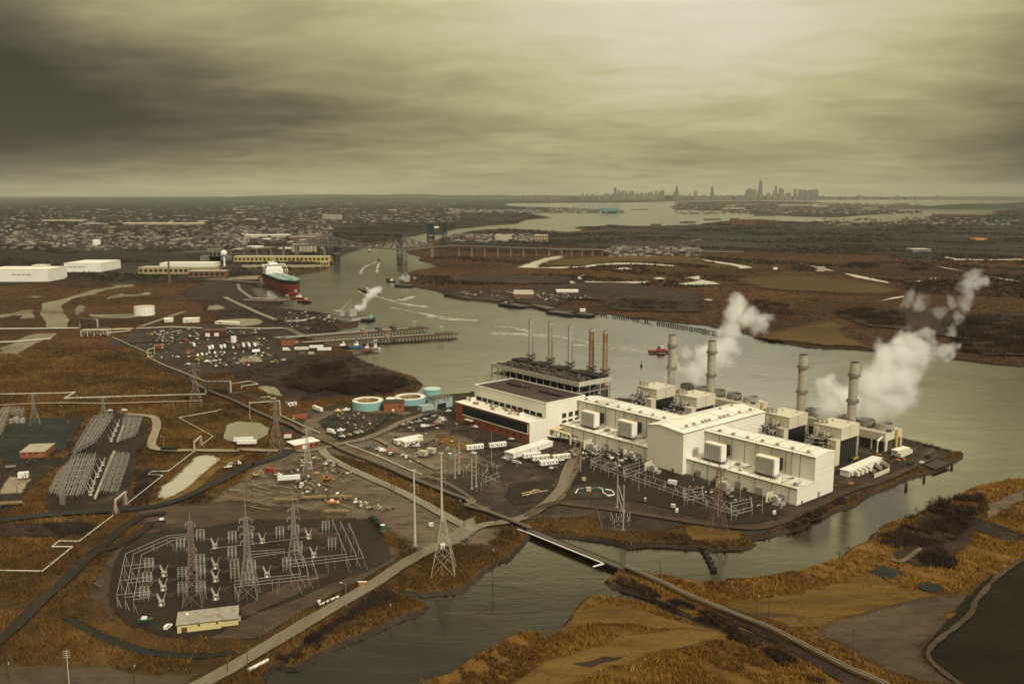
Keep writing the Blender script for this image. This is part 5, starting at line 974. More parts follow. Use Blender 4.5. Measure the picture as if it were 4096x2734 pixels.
bus('three pale pipe buses bending round the reed side of the ring substation', 'E', [[(390, 1120), (475, 735), (860, 568), (1050, 550)], [(468, 1142), (550, 737), (888, 588), (1046, 566)], [(548, 1168), (626, 742), (912, 610), (1046, 600)]], 7)
bus('three pale pipe buses sloping down the road end of the ring substation', 'F', [[(1008, 410), (1140, 740)], [(1082, 425), (1235, 755)], [(1160, 440), (1302, 772)]], 7)
bus('three short pipe buses sloping down before the spired pylons', 'F', [[(655, 740), (712, 925)], [(735, 755), (788, 942)], [(815, 780), (872, 963)]], 7)
bus('three pipe buses crossing from the switch cube to the road end', 'F', [[(545, 803), (1140, 738)], [(600, 832), (1235, 752)], [(620, 857), (1302, 772)]], 7)
bus('three pipe buses along the side nearest the control house', 'F', [[(85, 992), (712, 922)], [(90, 1020), (788, 940)], [(92, 1046), (872, 963)]], 7)
bus('three thin pipe buses between the two spired pylons', 'F', [[(215, 716), (555, 690)], [(222, 745), (560, 712)], [(240, 772), (700, 702)]], 6)
bus('low pipe bus running behind the row of rear breakers', 'E', [[(1270, 690), (1460, 665), (1900, 615), (2180, 575)]], 2.6)
bus('three short pipe buses beside the upper left breaker', 'E', [[(465, 850), (740, 820)], [(540, 875), (740, 845)]], 6.5)
bus('short pipe buses beside the middle reed side breaker', 'E', [[(430, 985), (725, 945)], [(500, 1010), (700, 985)]], 6.5)
bus('short pipe buses beside the lowest reed side breaker', 'E', [[(395, 1120), (710, 1085)], [(470, 1145), (700, 1110)], [(545, 1168), (690, 1140)]], 6.5)
def lat_arm():pass
SW=[(1180, 580), (995, 668), (700, 862), (682, 995), (655, 1135), (1180, 822), (1010, 950), (1185, 928), (1015, 1095), (1185, 1085), (1480, 600), (1632, 580), (1478, 755), (1500, 870), (1660, 880), (1640, 985), (1505, 960), (1925, 555), (2070, 540), (2098, 700), (1990, 855), (2357, 500), (2415, 665)]
sw0=thing('switch_stand', 'pale cubic disconnect switch stand in the ring substation', 'switch stand', (0, 0, 0), 'disconnect switch stands of the ring substation')
b=MB()
for x in(-2, 0, 2):
 for y in(-1.3, 1.3):
  b.beam((x, y, 0), (x, y, 3.2), .1); b.beam((x, y, 3.2), (x, y, 7.2), .06)
for z in(3.2, 5.2, 7.2):
 for y in(-1.3, 1.3):b.beam((-2.4, y, z), (2.4, y, z), .07)
 for x in(-2, 0, 2):b.beam((x, -1.6, z), (x, 1.6, z), .06)
b.build('frame', M_STEEL, sw0)
for x in(-2, 0, 2):
 q=MB(); [q.cyl(x, y, 3.3, 5.0, .2, .2, 6)for y in(-1.3, 1.3)]; q.tube([(x, -1.3, 5.1), (x, 1.3, 6.8)], .08, 4); q.build('switch_pole', M_PORC, sw0)
for i, (x, y)in enumerate(SW):
 p=g('E', x, y+42); o=sw0 if i==0 else dup(sw0, p, 0)
 o.location=p; o.rotation_euler.z=R_(8)
br0=thing('circuit_breaker', 'circuit breaker with two V shaped bushings in the ring substation', 'circuit breaker', (0, 0, 0), 'circuit breakers of the ring substation')
MB().box(-1.6, 1.6, -1.1, 1.1, 0, .5).build('plinth', mat('tan_plinth', (0.30, 0.22, 0.12), .8), br0)
b=MB()
for x in(-1.2, 1.2):
 for y in(-.8, .8):b.beam((x, y, .5), (x, y, 2.3), .1)
b.beam((-1.3, -.8, 2.3), (1.3, -.8, 2.3), .1); b.beam((-1.3, .8, 2.3), (1.3, .8, 2.3), .1); b.build('stand', M_STEEL, br0)
b=MB(); [b.tube([(-1.3, y, 2.7), (1.3, y, 2.7)], .38, 8)for y in(-.75, 0, .75)]; b.build('tank', M_GREYM, br0)
for y in(-.75, 0, .75):
 for s_ in(-1, 1):q=MB(); q.tube([(s_*.7, y, 3.0), (s_*2.0, y*1.7, 6.4)], [.26, .12], 7); q.build('bushing', M_PORC, br0)
MB().box(-.5, .5, -1.6, -1.15, .6, 1.9).build('control_box', M_WHITE, br0)
BRK=[(1315, 690), (1760, 640), (2195, 598), (2243, 775), (840, 950), (1322, 880), (1322, 1000), (1325, 1170), (832, 1085), (815, 1225), (1805, 960)]
for i, (x, y)in enumerate(BRK):
 p=g('E', x, y); o=br0 if i==0 else dup(br0, p, 0); o.location=p; o.rotation_euler.z=R_(8)
wl=thing('jumper_wires', 'slack looping jumper wires between switch stands and breakers', 'wires', g('E', 1300, 800)); b=MB()
for x, y in BRK:
 p=g('E', x, y)
 for s_ in(-1, 1):
  for j in(-1, 0, 1):b.wire((p[0]+s_*2, p[1]+j*1.3, 6.4), (p[0]+s_*7.2, p[1]+j*1.5, 6.8), .7, .045, 5)
b.build('wire', M_GALV, wl)['kind']='stuff'
c0, c1=g('E', 962, 1490), g('E', 1380, 1440); c2=g('E', 1532, 1412)
ax=math.atan2(c1[1]-c0[1], c1[0]-c0[0]); ch=thing('control_house', 'pale yellow control house with weathered grey sloping roof', 'building', c0)
def CF(q):return(c0[0]+q[0]*math.cos(ax)-q[1]*math.sin(ax), c0[1]+q[0]*math.sin(ax)+q[1]*math.cos(ax), q[2])
Lh=math.dist(c0, c2); M_YW=mat('pale_yellow_render', (0.60, 0.50, 0.22), .8, var=.06, scale=.3, streak=.12); hh=4.3
MB(CF).box(0, Lh*.72, 0, 11, 0, hh).build('wall', M_YW, ch); MB(CF).box(Lh*.72+.003, Lh, 1.4, 11, 0, hh+.003).build('end_wing', M_YW, ch)
MB(CF).xprism([(-.5, hh+.05), (11.4, hh+1.0), (11.4, hh+1.35), (-.5, hh+.4)], -.5, Lh+.4, 'x').build('roof', mat('weathered_grey_roof', (0.30, 0.26, 0.20), .9, var=.25, scale=.5, dirt=(.16, .13, .095), dirt_amt=.7), ch)
MB(CF).tube([(-.4, -.45, hh+.05), (Lh*.72, -.45, hh+.05)], .14, 4).build('gutter', M_TRIM, ch)
MB(CF).box(1.8, 4.3, -.09, -.005, .3, 2.9).build('door', mat('brown_door', (.11, .055, .03), .7), ch)
for x in(9, 17):MB(CF).box(x, x+1.1, -.09, -.005, 2.7, 3.8).build('window', M_TRIM, ch)
MB(CF).cyl(4, 8, hh+.6, hh+1.7, .8, .75, 12).build('roof_vent', M_WHITE, ch); MB(CF).box(Lh+.1, Lh+1.1, 5, 7, .3, 2).build('air_conditioner', M_GREYM, ch)
def rack(label, k, quad, nx, ny, h, levels=2):
 Q=[g(k, *q)for q in quad]; c=tuple(sum(q[i]for q in Q)/4 for i in range(3)); t=thing('lattice_rack', label, 'substation rack', (c[0], c[1], 0), 'crowded lattice racks of the old substation')
 def B(u, v, z):a=[Q[0][i]*(1-u)*(1-v)+Q[1][i]*u*(1-v)+Q[2][i]*u*v+Q[3][i]*(1-u)*v for i in range(2)]; return(a[0], a[1], z)
 b=MB(); rr=random.Random(len(label))
 for i in range(nx+1):
  for j in range(ny+1):
   b.tube([B(i/nx, j/ny, 0), B(i/nx, j/ny, h)], .12, 4)
   if i<nx and rr.random()<.5:b.tube([B(i/nx, j/ny, h*.55), B((i+1)/nx, j/ny, h)], .1, 3)
   if j<ny and rr.random()<.4:b.tube([B(i/nx, j/ny, h*.5), B(i/nx, (j+1)/ny, h)], .1, 3)
 for z in[h*(l+1)/levels for l in range(levels)]:
  for i in range(nx+1):z_=z+rr.uniform(-.8, .8); b.tube([B(i/nx, -.06+rr.random()*.2, z_), B(i/nx, 1.06-rr.random()*.2, z_)], .2, 4)
  for j in range(ny+1):b.tube([B(-.08+rr.random()*.3, j/ny, z), B(1.08-rr.random()*.3, j/ny, z)], .2, 4)
 b.build('steel_frame', M_GALV, t); b=MB(); n=MB()
 for j in range(ny*2+1):
  b.tube([B(-.15, j/ny/2, h*.8), B(1.12, j/ny/2, h*.8)], .08, 4)
  for i in range(nx*2):x, y, z=B((i+.5)/nx/2, j/ny/2, h*.5); n.cyl(x, y, h*.45, h*.45+1.6, .17, .17, 5)
 for i in range(nx*2):[b.tube([B((i+e)/nx/2, -.1, h*z), B((i+e)/nx/2, 1.1, h*z)], .09, 4)for e, z in((.3, .9), (.7, .62))]
 b.build('bus_bar', M_STEEL, t); n.build('insulator', M_PORC, t)['kind']='stuff'
rack('tall crowded lattice rack at the road end of the old substation', 'G', [(560, 1180), (790, 1150), (900, 830), (690, 830)], 4, 6, 7, 2)
rack('tall crowded lattice rack at the far end of the old substation', 'G', [(700, 780), (920, 660), (1060, 440), (880, 470)], 4, 6, 8, 2)
rack('low airy lattice rack beside the cable trench at the road end', 'G', [(940, 1110), (1110, 1120), (1215, 800), (1060, 790)], 3, 5, 5.5)
rack('low airy lattice rack at the far end beside the pale service road', 'G', [(1120, 640), (1275, 590), (1330, 435), (1170, 430)], 3, 5, 5)
rack('side lattice rack with leaning struts towards the straw bank', 'G', [(470, 1140), (590, 1140), (680, 860), (560, 960)], 2, 5, 6)
for i, (x, y)in enumerate(((1105, 485), (1085, 530), (1065, 575), (1045, 625), (965, 850), (940, 905), (915, 960), (880, 1030), (862, 1090), (850, 1130))):
 p=g('G', x, y); dup(br0, p, R_(30), 'pale circuit breaker between the crowded lattice racks', 'circuit breakers of the old substation')
t=thing('cable_trench', 'long pale cable trench cover running out of the old racks', 'cable trench', g('G', 1000, 950)); q=MB()
for a, c in(((1075, 745), (895, 1190)), ((1165, 500), (1105, 650))):A_, B_=g('G', *a), g('G', *c); q.beam((A_[0], A_[1], .3+ZL[0]), (B_[0], B_[1], .3+ZL[0]), .7)
q.build('cover', mat('pale_trench_cover', (.38, .34, .21), .8), t)
lattice('guyed_rack', 'square lattice mast at the near corner of the old racks', g('G', 590, 1215), 12, 1.2, M_GALV, arms=0, waist=.9)
rack('grey lattice rack on the dark pad at the photo edge', 'G', [(-40, 600), (20, 600), (90, 400), (20, 400)], 2, 5, 9, 3)
t=thing('substation_rack', 'pale boxed equipment on the dark pad beside the pale pylon', 'switchgear', g('G', 160, 450)); p=g('G', 160, 450)
q=MB()
for i in range(5):q.cbox(p[0]-5+i*2.6, p[1]+(i%2)*2, 0, 2.1, 3, 4+(i*7%3))
q.build('cabinet', M_GREYM, t); rack('grey lattice rack behind the boxed equipment on the dark pad', 'G', [(20, 380), (210, 420), (230, 360), (60, 345)], 4, 2, 6)
PAINT={'white':(.74, .72, .66), 'silver':(.42, .41, .37), 'black':(.018, .018, .017), 'dark':(.045, .043, .038), 'red':(.26, .035, .025), 'brown':(.12, .07, .045), 'green':(.03, .09, .06), 'teal':(.10, .24, .22), 'beige':(.46, .38, .25), 'yellow':(.55, .38, .05), 'orange':(.55, .16, .03), 'blue':(.05, .13, .20), 'cream':(.66, .60, .46), 'rust':(.28, .09, .035), 'grey':(.25, .235, .20), 'dgreen':(.016, .045, .034)}
def paint(c):return mat('paint_'+c, PAINT[c], .38, var=.05, scale=1.2, spec=.5, dirt=tuple(x*.6+.04 for x in PAINT[c]), dirt_amt=.25)
M_TYRE=mat('tyre', (.018, .016, .014), .9); M_CARGL=mat('car_glass', (.014, .017, .018), .1, spec=.6)
PROTO={}
def wheels(t, xs, y, r=.36, w=.26):
 for x in xs:
  for s_ in(-1, 1):MB().tube([(x, s_*y-s_*w, r), (x, s_*y, r)], r, 10).build('wheel', M_TYRE, t, False)
def car_body(t, L, Wd, h1, h2, c, prof, gl):
 b=MB(); b.xprism([(x*L, z*h2)for x, z in prof], -Wd/2, Wd/2, 'y')
 b.v=[(x, y*(1 if z<h1 else .84), z)for x, y, z in b.v]; b.build('body', paint(c), t, False)
 g_=MB(); x0, x1, z0, z1=gl; g_.box(x0*L, x1*L, -Wd*.455, Wd*.455, z0*h2, z1*h2)
 g_.box((x0-.015)*L, (x1+.03)*L, -Wd*.36, Wd*.36, z0*h2, z1*h2*.97); g_.build('windows', M_CARGL, t, False)
 for s_ in(-1, 1):MB().box(L*.49, L*.503, s_*Wd*.36-.14, s_*Wd*.36+.14, h1*.62, h1*.8).build('headlight', M_WHITE, t, False)
def make(kind, c):
 t=thing('vehicle', 'vehicle', 'vehicle')
 if kind=='car':
  car_body(t, 4.6, 1.8, .85, 1.42, c, [(-.5, .2), (-.5, .62), (-.42, .66), (-.27, .98), (-.24, 1), (.06, 1), (.24, .66), (.47, .58), (.5, .5), (.5, .2)], (-.36, .14, .66, .93)); wheels(t, (-1.4, 1.4), .9)
 elif kind=='suv':
  car_body(t, 4.9, 1.95, 1.05, 1.8, c, [(-.5, .18), (-.5, .6), (-.46, .97), (-.42, 1), (.1, 1), (.25, .64), (.47, .57), (.5, .5), (.5, .18)], (-.45, .15, .64, .93)); wheels(t, (-1.5, 1.5), .97, .4)
 elif kind=='pickup':
  car_body(t, 5.7, 2.0, 1.1, 1.85, c, [(-.5, .22), (-.5, .6), (-.14, .6), (-.12, .98), (.12, 1), (.22, .65), (.47, .58), (.5, .5), (.5, .22)], (-.1, .15, .66, .93)); wheels(t, (-1.75, 1.8), 1.0, .42)
  MB().box(-2.75, -.9, -.8, .8, 1.115, 1.14).build('cargo_bed', M_BLACKM, t, False)
 elif kind=='van':
  car_body(t, 5.6, 2.1, 1.6, 2.4, c, [(-.5, .15), (-.5, .98), (-.46, 1), (.2, 1), (.34, .6), (.48, .48), (.5, .4), (.5, .15)], (.12, .27, .62, .86)); wheels(t, (-1.7, 1.7), 1.05, .4)
 elif kind=='boxtruck':
  MB().box(-4.2, 1.9, -1.25, 1.25, .9, 3.6).build('cargo_box', paint(c), t, False)
  MB().xprism([(2.0, .5), (2.0, 2.4), (2.9, 2.5), (3.5, 1.6), (4.1, 1.4), (4.1, .5)], -1.1, 1.1).build('cab', paint('white' if c!='red' else c), t, False)
  MB().box(2.7, 3.3, -1.12, 1.12, 1.6, 2.2).build('windows', M_CARGL, t, False); wheels(t, (-2.6, 3.1), 1.15, .5); MB().box(-4.1, 3.9, -.5, .5, .5, .88).build('chassis', M_TRIM, t, False)
 elif kind=='semitrailer':
  b=MB().box(-7.6, 7.6, -1.3, 1.3, 1.15, 4.05); b.build('cargo_box', paint(c), t, False); MB().box(-7.5, 7.5, -.5, .5, .8, 1.12).build('chassis', M_TRIM, t, False)
  r_=MB(); [r_.box(-7.6+i*.95, -7.55+i*.95, -1.33, 1.33, 1.2, 4.06)for i in range(17)]; r_.build('side_rib', M_LTRIM, t, False)
  wheels(t, (-6.4, -5.1), 1.25, .5); MB().box(4.6, 4.9, -1, 1, 0, .8).build('landing_leg', M_TRIM, t, False)
 elif kind=='office':
  MB().box(-7, 7, -1.75, 1.75, .7, 3.7).build('wall', paint(c), t, False); MB().xprism([(-1.9, 3.72), (1.9, 3.72), (1.9, 3.8), (0, 4.0), (-1.9, 3.8)], -7.15, 7.15, 'x').build('roof', M_WHITE, t, False)
  for x in(-5, -1.5, 2.4, 5.2):MB().box(x, x+1.1, -1.8, -1.755, 1.8, 2.8).build('window', M_CARGL, t, False)
  MB().box(.4, 1.4, -1.8, -1.755, .75, 2.8).build('door', M_GREYM, t, False); MB().box(-6.8, 6.8, -1.5, 1.5, 0, .68).build('skirt', M_TRIM, t, False)
  MB().box(-7.05, -7.005, -.5, .5, 1.8, 2.8).build('end_window', M_CARGL, t, False)
 elif kind=='container':
  MB().box(-3, 3, -1.22, 1.22, .05, 2.6).build('container_body', paint(c), t, False); b=MB()
  for i in range(20):b.box(-2.95+i*.3, -2.82+i*.3, -1.26, 1.26, .1, 2.55)
  b.build('corrugation', paint(c), t, False); MB().box(3.0, 3.05, -1.1, 1.1, .1, 2.5).build('door', M_GREYM, t, False)
 elif kind=='dumpster':
  MB().xprism([(-3.2, .1), (-3.5, 1.7), (3.5, 1.7), (3.2, .1)], -1.2, 1.2).build('bin', paint(c), t, False); MB().box(-3.3, 3.3, -1.0, 1.0, 1.72, 1.76).build('load', M_BLACKM, t, False)
  b=MB(); [b.box(-3.2+i*.8, -3.08+i*.8, -1.28, 1.28, .2, 1.6)for i in range(9)]; b.build('rib', paint(c), t, False)
 elif kind=='machine':
  MB().box(-1.6, 1.6, -1.2, 1.2, .9, 2.0).build('body', paint(c), t, False); MB().box(-.4, 1.0, -.7, .7, 2.02, 3.2).build('cab', M_CARGL, t, False)
  MB().tube([(1.4, .3, 1.8), (3.4, .3, 3.9), (5.2, .3, 2.0), (5.3, .3, .6)], [.26, .22, .18, .3], 6).build('boom', paint(c), t, False)
  for s_ in(-1, 1):MB().box(-2, 2, s_*1.3-.3, s_*1.3+.3, 0, .88).build('track', M_TYRE, t, False)
 elif kind=='flatbed':
  MB().box(-5, 2, -1.2, 1.2, .9, 1.15).build('deck', M_TRIM, t, False); MB().xprism([(2.2, .5), (2.2, 2.7), (3.2, 2.75), (3.5, 1.6), (4.4, 1.5), (4.4, .5)], -1.15, 1.15).build('cab', paint(c), t, False)
  MB().box(2.9, 3.4, -1.17, 1.17, 1.7, 2.4).build('windows', M_CARGL, t, False); wheels(t, (-4, -2.8, 3.4), 1.15, .5); MB().box(-4.6, -1.4, -1, 1, 1.17, 2.0).build('load', M_GREYM, t, False)
 elif kind=='cabinet':
  MB().box(-1.3, 1.3, -.8, .8, .25, 2.0).build('housing', paint(c), t, False); MB().box(-1.4, 1.4, -.9, .9, 0, .24).build('plinth', M_CONCR, t, False); MB().box(-1.1, -.2, -.84, -.805, .5, 1.7).build('door', M_GREYM, t, False)
  MB().box(.2, 1.1, -.84, -.805, 1.0, 1.8).build('louvre', M_TRIM, t, False)
 elif kind=='boat':
  MB().xprism([(-3.2, .5), (-3.2, 1.5), (2.6, 1.7), (3.6, 1.8), (2.4, .5)], -1.1, 1.1).build('hull', paint(c), t, False); MB().box(-1.4, .9, -.8, .8, 1.6, 2.6).build('cabin', M_WHITE, t, False); MB().box(-2.6, -2.2, -1, 1, 0, .5).build('cradle', M_TRIM, t, False); MB().box(1.2, 1.6, -1, 1, 0, .5).build('cradle', M_TRIM, t, False)
 elif kind=='toilet':
  MB().box(-.6, .6, -.6, .6, 0, 2.1).build('cabin', paint(c), t, False); MB().box(-.66, .66, -.66, .66, 2.12, 2.3).build('roof', M_WHITE, t, False); MB().box(-.45, .45, -.64, -.605, .1, 1.95).build('door', paint('grey'), t, False)
 elif kind=='barrier':
  b=MB(); [b.box(-1.6, 1.6, -.1+y, .1+y, .3, .95)for y in(-1.2, 1.2)]; b.build('panel', paint(c), t, False); b=MB(); [b.box(x-.2, x+.2, -1.4, 1.4, 0, .28)for x in(-1.3, 1.3)]; b.build('foot', M_TRIM, t, False)
 elif kind=='shed':
  MB().box(-3.2, 3.2, -2.2, 2.2, 0, 3.2).build('wall', paint(c), t, False); MB().box(-3.4, 3.4, -2.4, 2.4, 3.22, 3.5).build('roof', paint(c), t, False); MB().box(-.5, .5, -2.25, -2.205, 0, 2.1).build('door', M_GREYM, t, False); MB().box(1.3, 2.4, -2.25, -2.205, 1.2, 2).build('louvre', M_TRIM, t, False)
 elif kind=='timber':
  for i in range(6):
   for j in range(2):MB().tube([(-8+i*.1, -1.6+i*.62, .55+j*.62), (8-i*.25, -1.6+i*.62, .55+j*.62)], .28, 6).build('log', mat('piled_timber', (.20, .135, .06), .9, var=.35, scale=.6), t, False)
  for x in(-5, 4.5):MB().box(x-.3, x+.3, -2, 2, 0, .27).build('bearer', M_CONCR, t, False)
 elif kind=='tank':
  MB().cyl(0, 0, .2, 3.4, 1.5, 1.5, 18).build('shell', paint(c), t, False); MB().cyl(0, 0, 3.42, 3.8, 1.5, .3, 18).build('roof', M_WHITE, t, False); MB().cyl(0, 0, 0, .18, 1.7, 1.7, 18).build('base', M_CONCR, t, False)
 elif kind=='boomlift':
  MB().box(-1.7, 1.7, -1.1, 1.1, .5, 1.4).build('chassis', paint(c), t, False); wheels(t, (-1.2, 1.2), 1.2, .5); MB().tube([(-1.2, 0, 1.5), (-5.5, 0, 4.6), (2.2, 0, 2.6)], [.3, .25, .2], 6).build('boom', paint(c), t, False); MB().box(2.2, 3.4, -.8, .8, 1.6, 2.7).build('basket', paint(c), t, False)
 return t
CAT={'car':('parked_car', 'car'), 'suv':('parked_car', 'car'), 'pickup':('pickup_truck', 'pickup truck'), 'van':('parked_van', 'van'), 'boxtruck':('box_truck', 'truck'), 'semitrailer':('semi_trailer', 'trailer'), 'office':('site_office', 'trailer'), 'container':('shipping_container', 'container'), 'dumpster':('dumpster', 'dumpster'), 'machine':('excavator', 'excavator'), 'flatbed':('flatbed_truck', 'truck'), 'cabinet':('electric_cabinet', 'cabinet'), 'boat':('stored_boat', 'boat'), 'toilet':('portable_toilet', 'toilet'), 'barrier':('road_barrier', 'barrier'), 'shed':('equipment_shed', 'shed'), 'timber':('timber_stack', 'timber stack'), 'tank':('storage_tank', 'tank'), 'boomlift':('boom_lift', 'boom lift')}
def put(kind, c, k, x, y, rot, label, group=None, sc=1.0, z=None):
 p=g(k, x, y); p=(p[0], p[1], (ZL[0]+.02)if z is None else z)
 key=(kind, c)
 if key not in PROTO:o=PROTO[key]=make(kind, c)
 else:o=dup(PROTO[key])
 o.name=CAT[kind][0]; KID[o.name]=KID.get(o.name)or list(o.children)
 o.location=p; o.rotation_euler=(0, 0, R_(rot)); o.scale=(sc, )*3 if not isinstance(sc, tuple)else sc
 o['label']=label; o['category']=CAT[kind][1]
 if group:o['group']=group
 elif 'group' in o:del o['group']
 return o
A1, A2=40.5, 130.5
CARPK='vehicles in the car park before the brick front'
for c, kind, x, y, r, lb in(('black', 'pickup', 1190, 470, 20, 'black pickup in the back row beside a black car'), ('black', 'suv', 1275, 463, 30, 'black off-roader in the back row nearest the lamp post'), ('silver', 'suv', 1340, 496, 25, 'silver car beside the slim lamp post'), ('dark', 'suv', 1385, 500, 25, 'dark car just behind the white pair of vans'), ('white', 'suv', 1430, 522, 20, 'white car parked behind the long white pickup'), ('white', 'pickup', 1450, 550, 20, 'long white pickup at the end of the middle row'), ('beige', 'suv', 1385, 585, 20, 'beige car below the long white pickup'), ('silver', 'suv', 940, 596, 20, 'silver car at the far end of the middle row beside debris'), ('black', 'flatbed', 885, 632, 20, 'black flatbed parked at the end of the front row'), ('teal', 'car', 1040, 580, 30, 'pale teal car in the middle row'), ('silver', 'car', 1092, 570, 30, 'silver car between the teal car and a dark one'), ('black', 'suv', 1138, 555, 30, 'black car in the middle of the middle row'), ('white', 'suv', 1185, 545, 30, 'white car between two dark ones in the middle row'), ('dark', 'pickup', 1245, 548, 30, 'dark pickup next to the gap in the middle row'), ('white', 'van', 1160, 655, 15, 'white van with roof rack leading the front row'), ('white', 'car', 1225, 642, 30, 'small white car tucked beside the white van'), ('red', 'car', 1285, 635, 20, 'dark red car in the front row'), ('red', 'pickup', 1345, 618, 20, 'red pickup in the front row'), ('brown', 'car', 1395, 605, 20, 'brown car at the end of the front row'), ('black', 'flatbed', 990, 690, 8, 'black flatbed lying low at the road edge of the car park'), ('white', 'pickup', 1540, 408, 25, 'white pickup at the corner of the brick wing'), ('black', 'suv', 1500, 380, 25, 'black car behind the white pickup at the brick corner'), ('white', 'pickup', 1955, 660, -35, 'white pickup against the brick front wall'), ('black', 'car', 660, 530, 10, 'black car alone on the loop of asphalt'), ('black', 'suv', 70, 560, 35, 'black car parked near the dark dumpsters'), ('dgreen', 'car', 345, 690, -20, 'dark green car at the foot of the green fence'), ('silver', 'car', 100, 745, -20, 'silver car parked by the road next to a second silver one'), ('silver', 'suv', 165, 740, -20, 'pale car nearest the fork of the road'), ('white', 'pickup', 455, 1008, 5, 'white pickup beside the white van and orange container'), ('white', 'van', 515, 1040, 15, 'white van against the orange container'), ('white', 'suv', 655, 1085, 15, 'white car in front of the orange container'), ('black', 'suv', 705, 1098, 15, 'black car in front of the orange container'), ('white', 'pickup', 1045, 960, 20, 'white pickup against the cream office block'), ('dark', 'pickup', 980, 945, 20, 'dark pickup half hidden by the white one at the cream office'), ('white', 'car', 1935, 1075, -15, 'white car before the white office trailer by the dry grass'), ('dark', 'car', 2055, 1055, -25, 'dark car before the white office trailer by the dry grass')):put(kind, c, 'T', x, y, r, lb, CARPK if y<720 and x>800 else None)
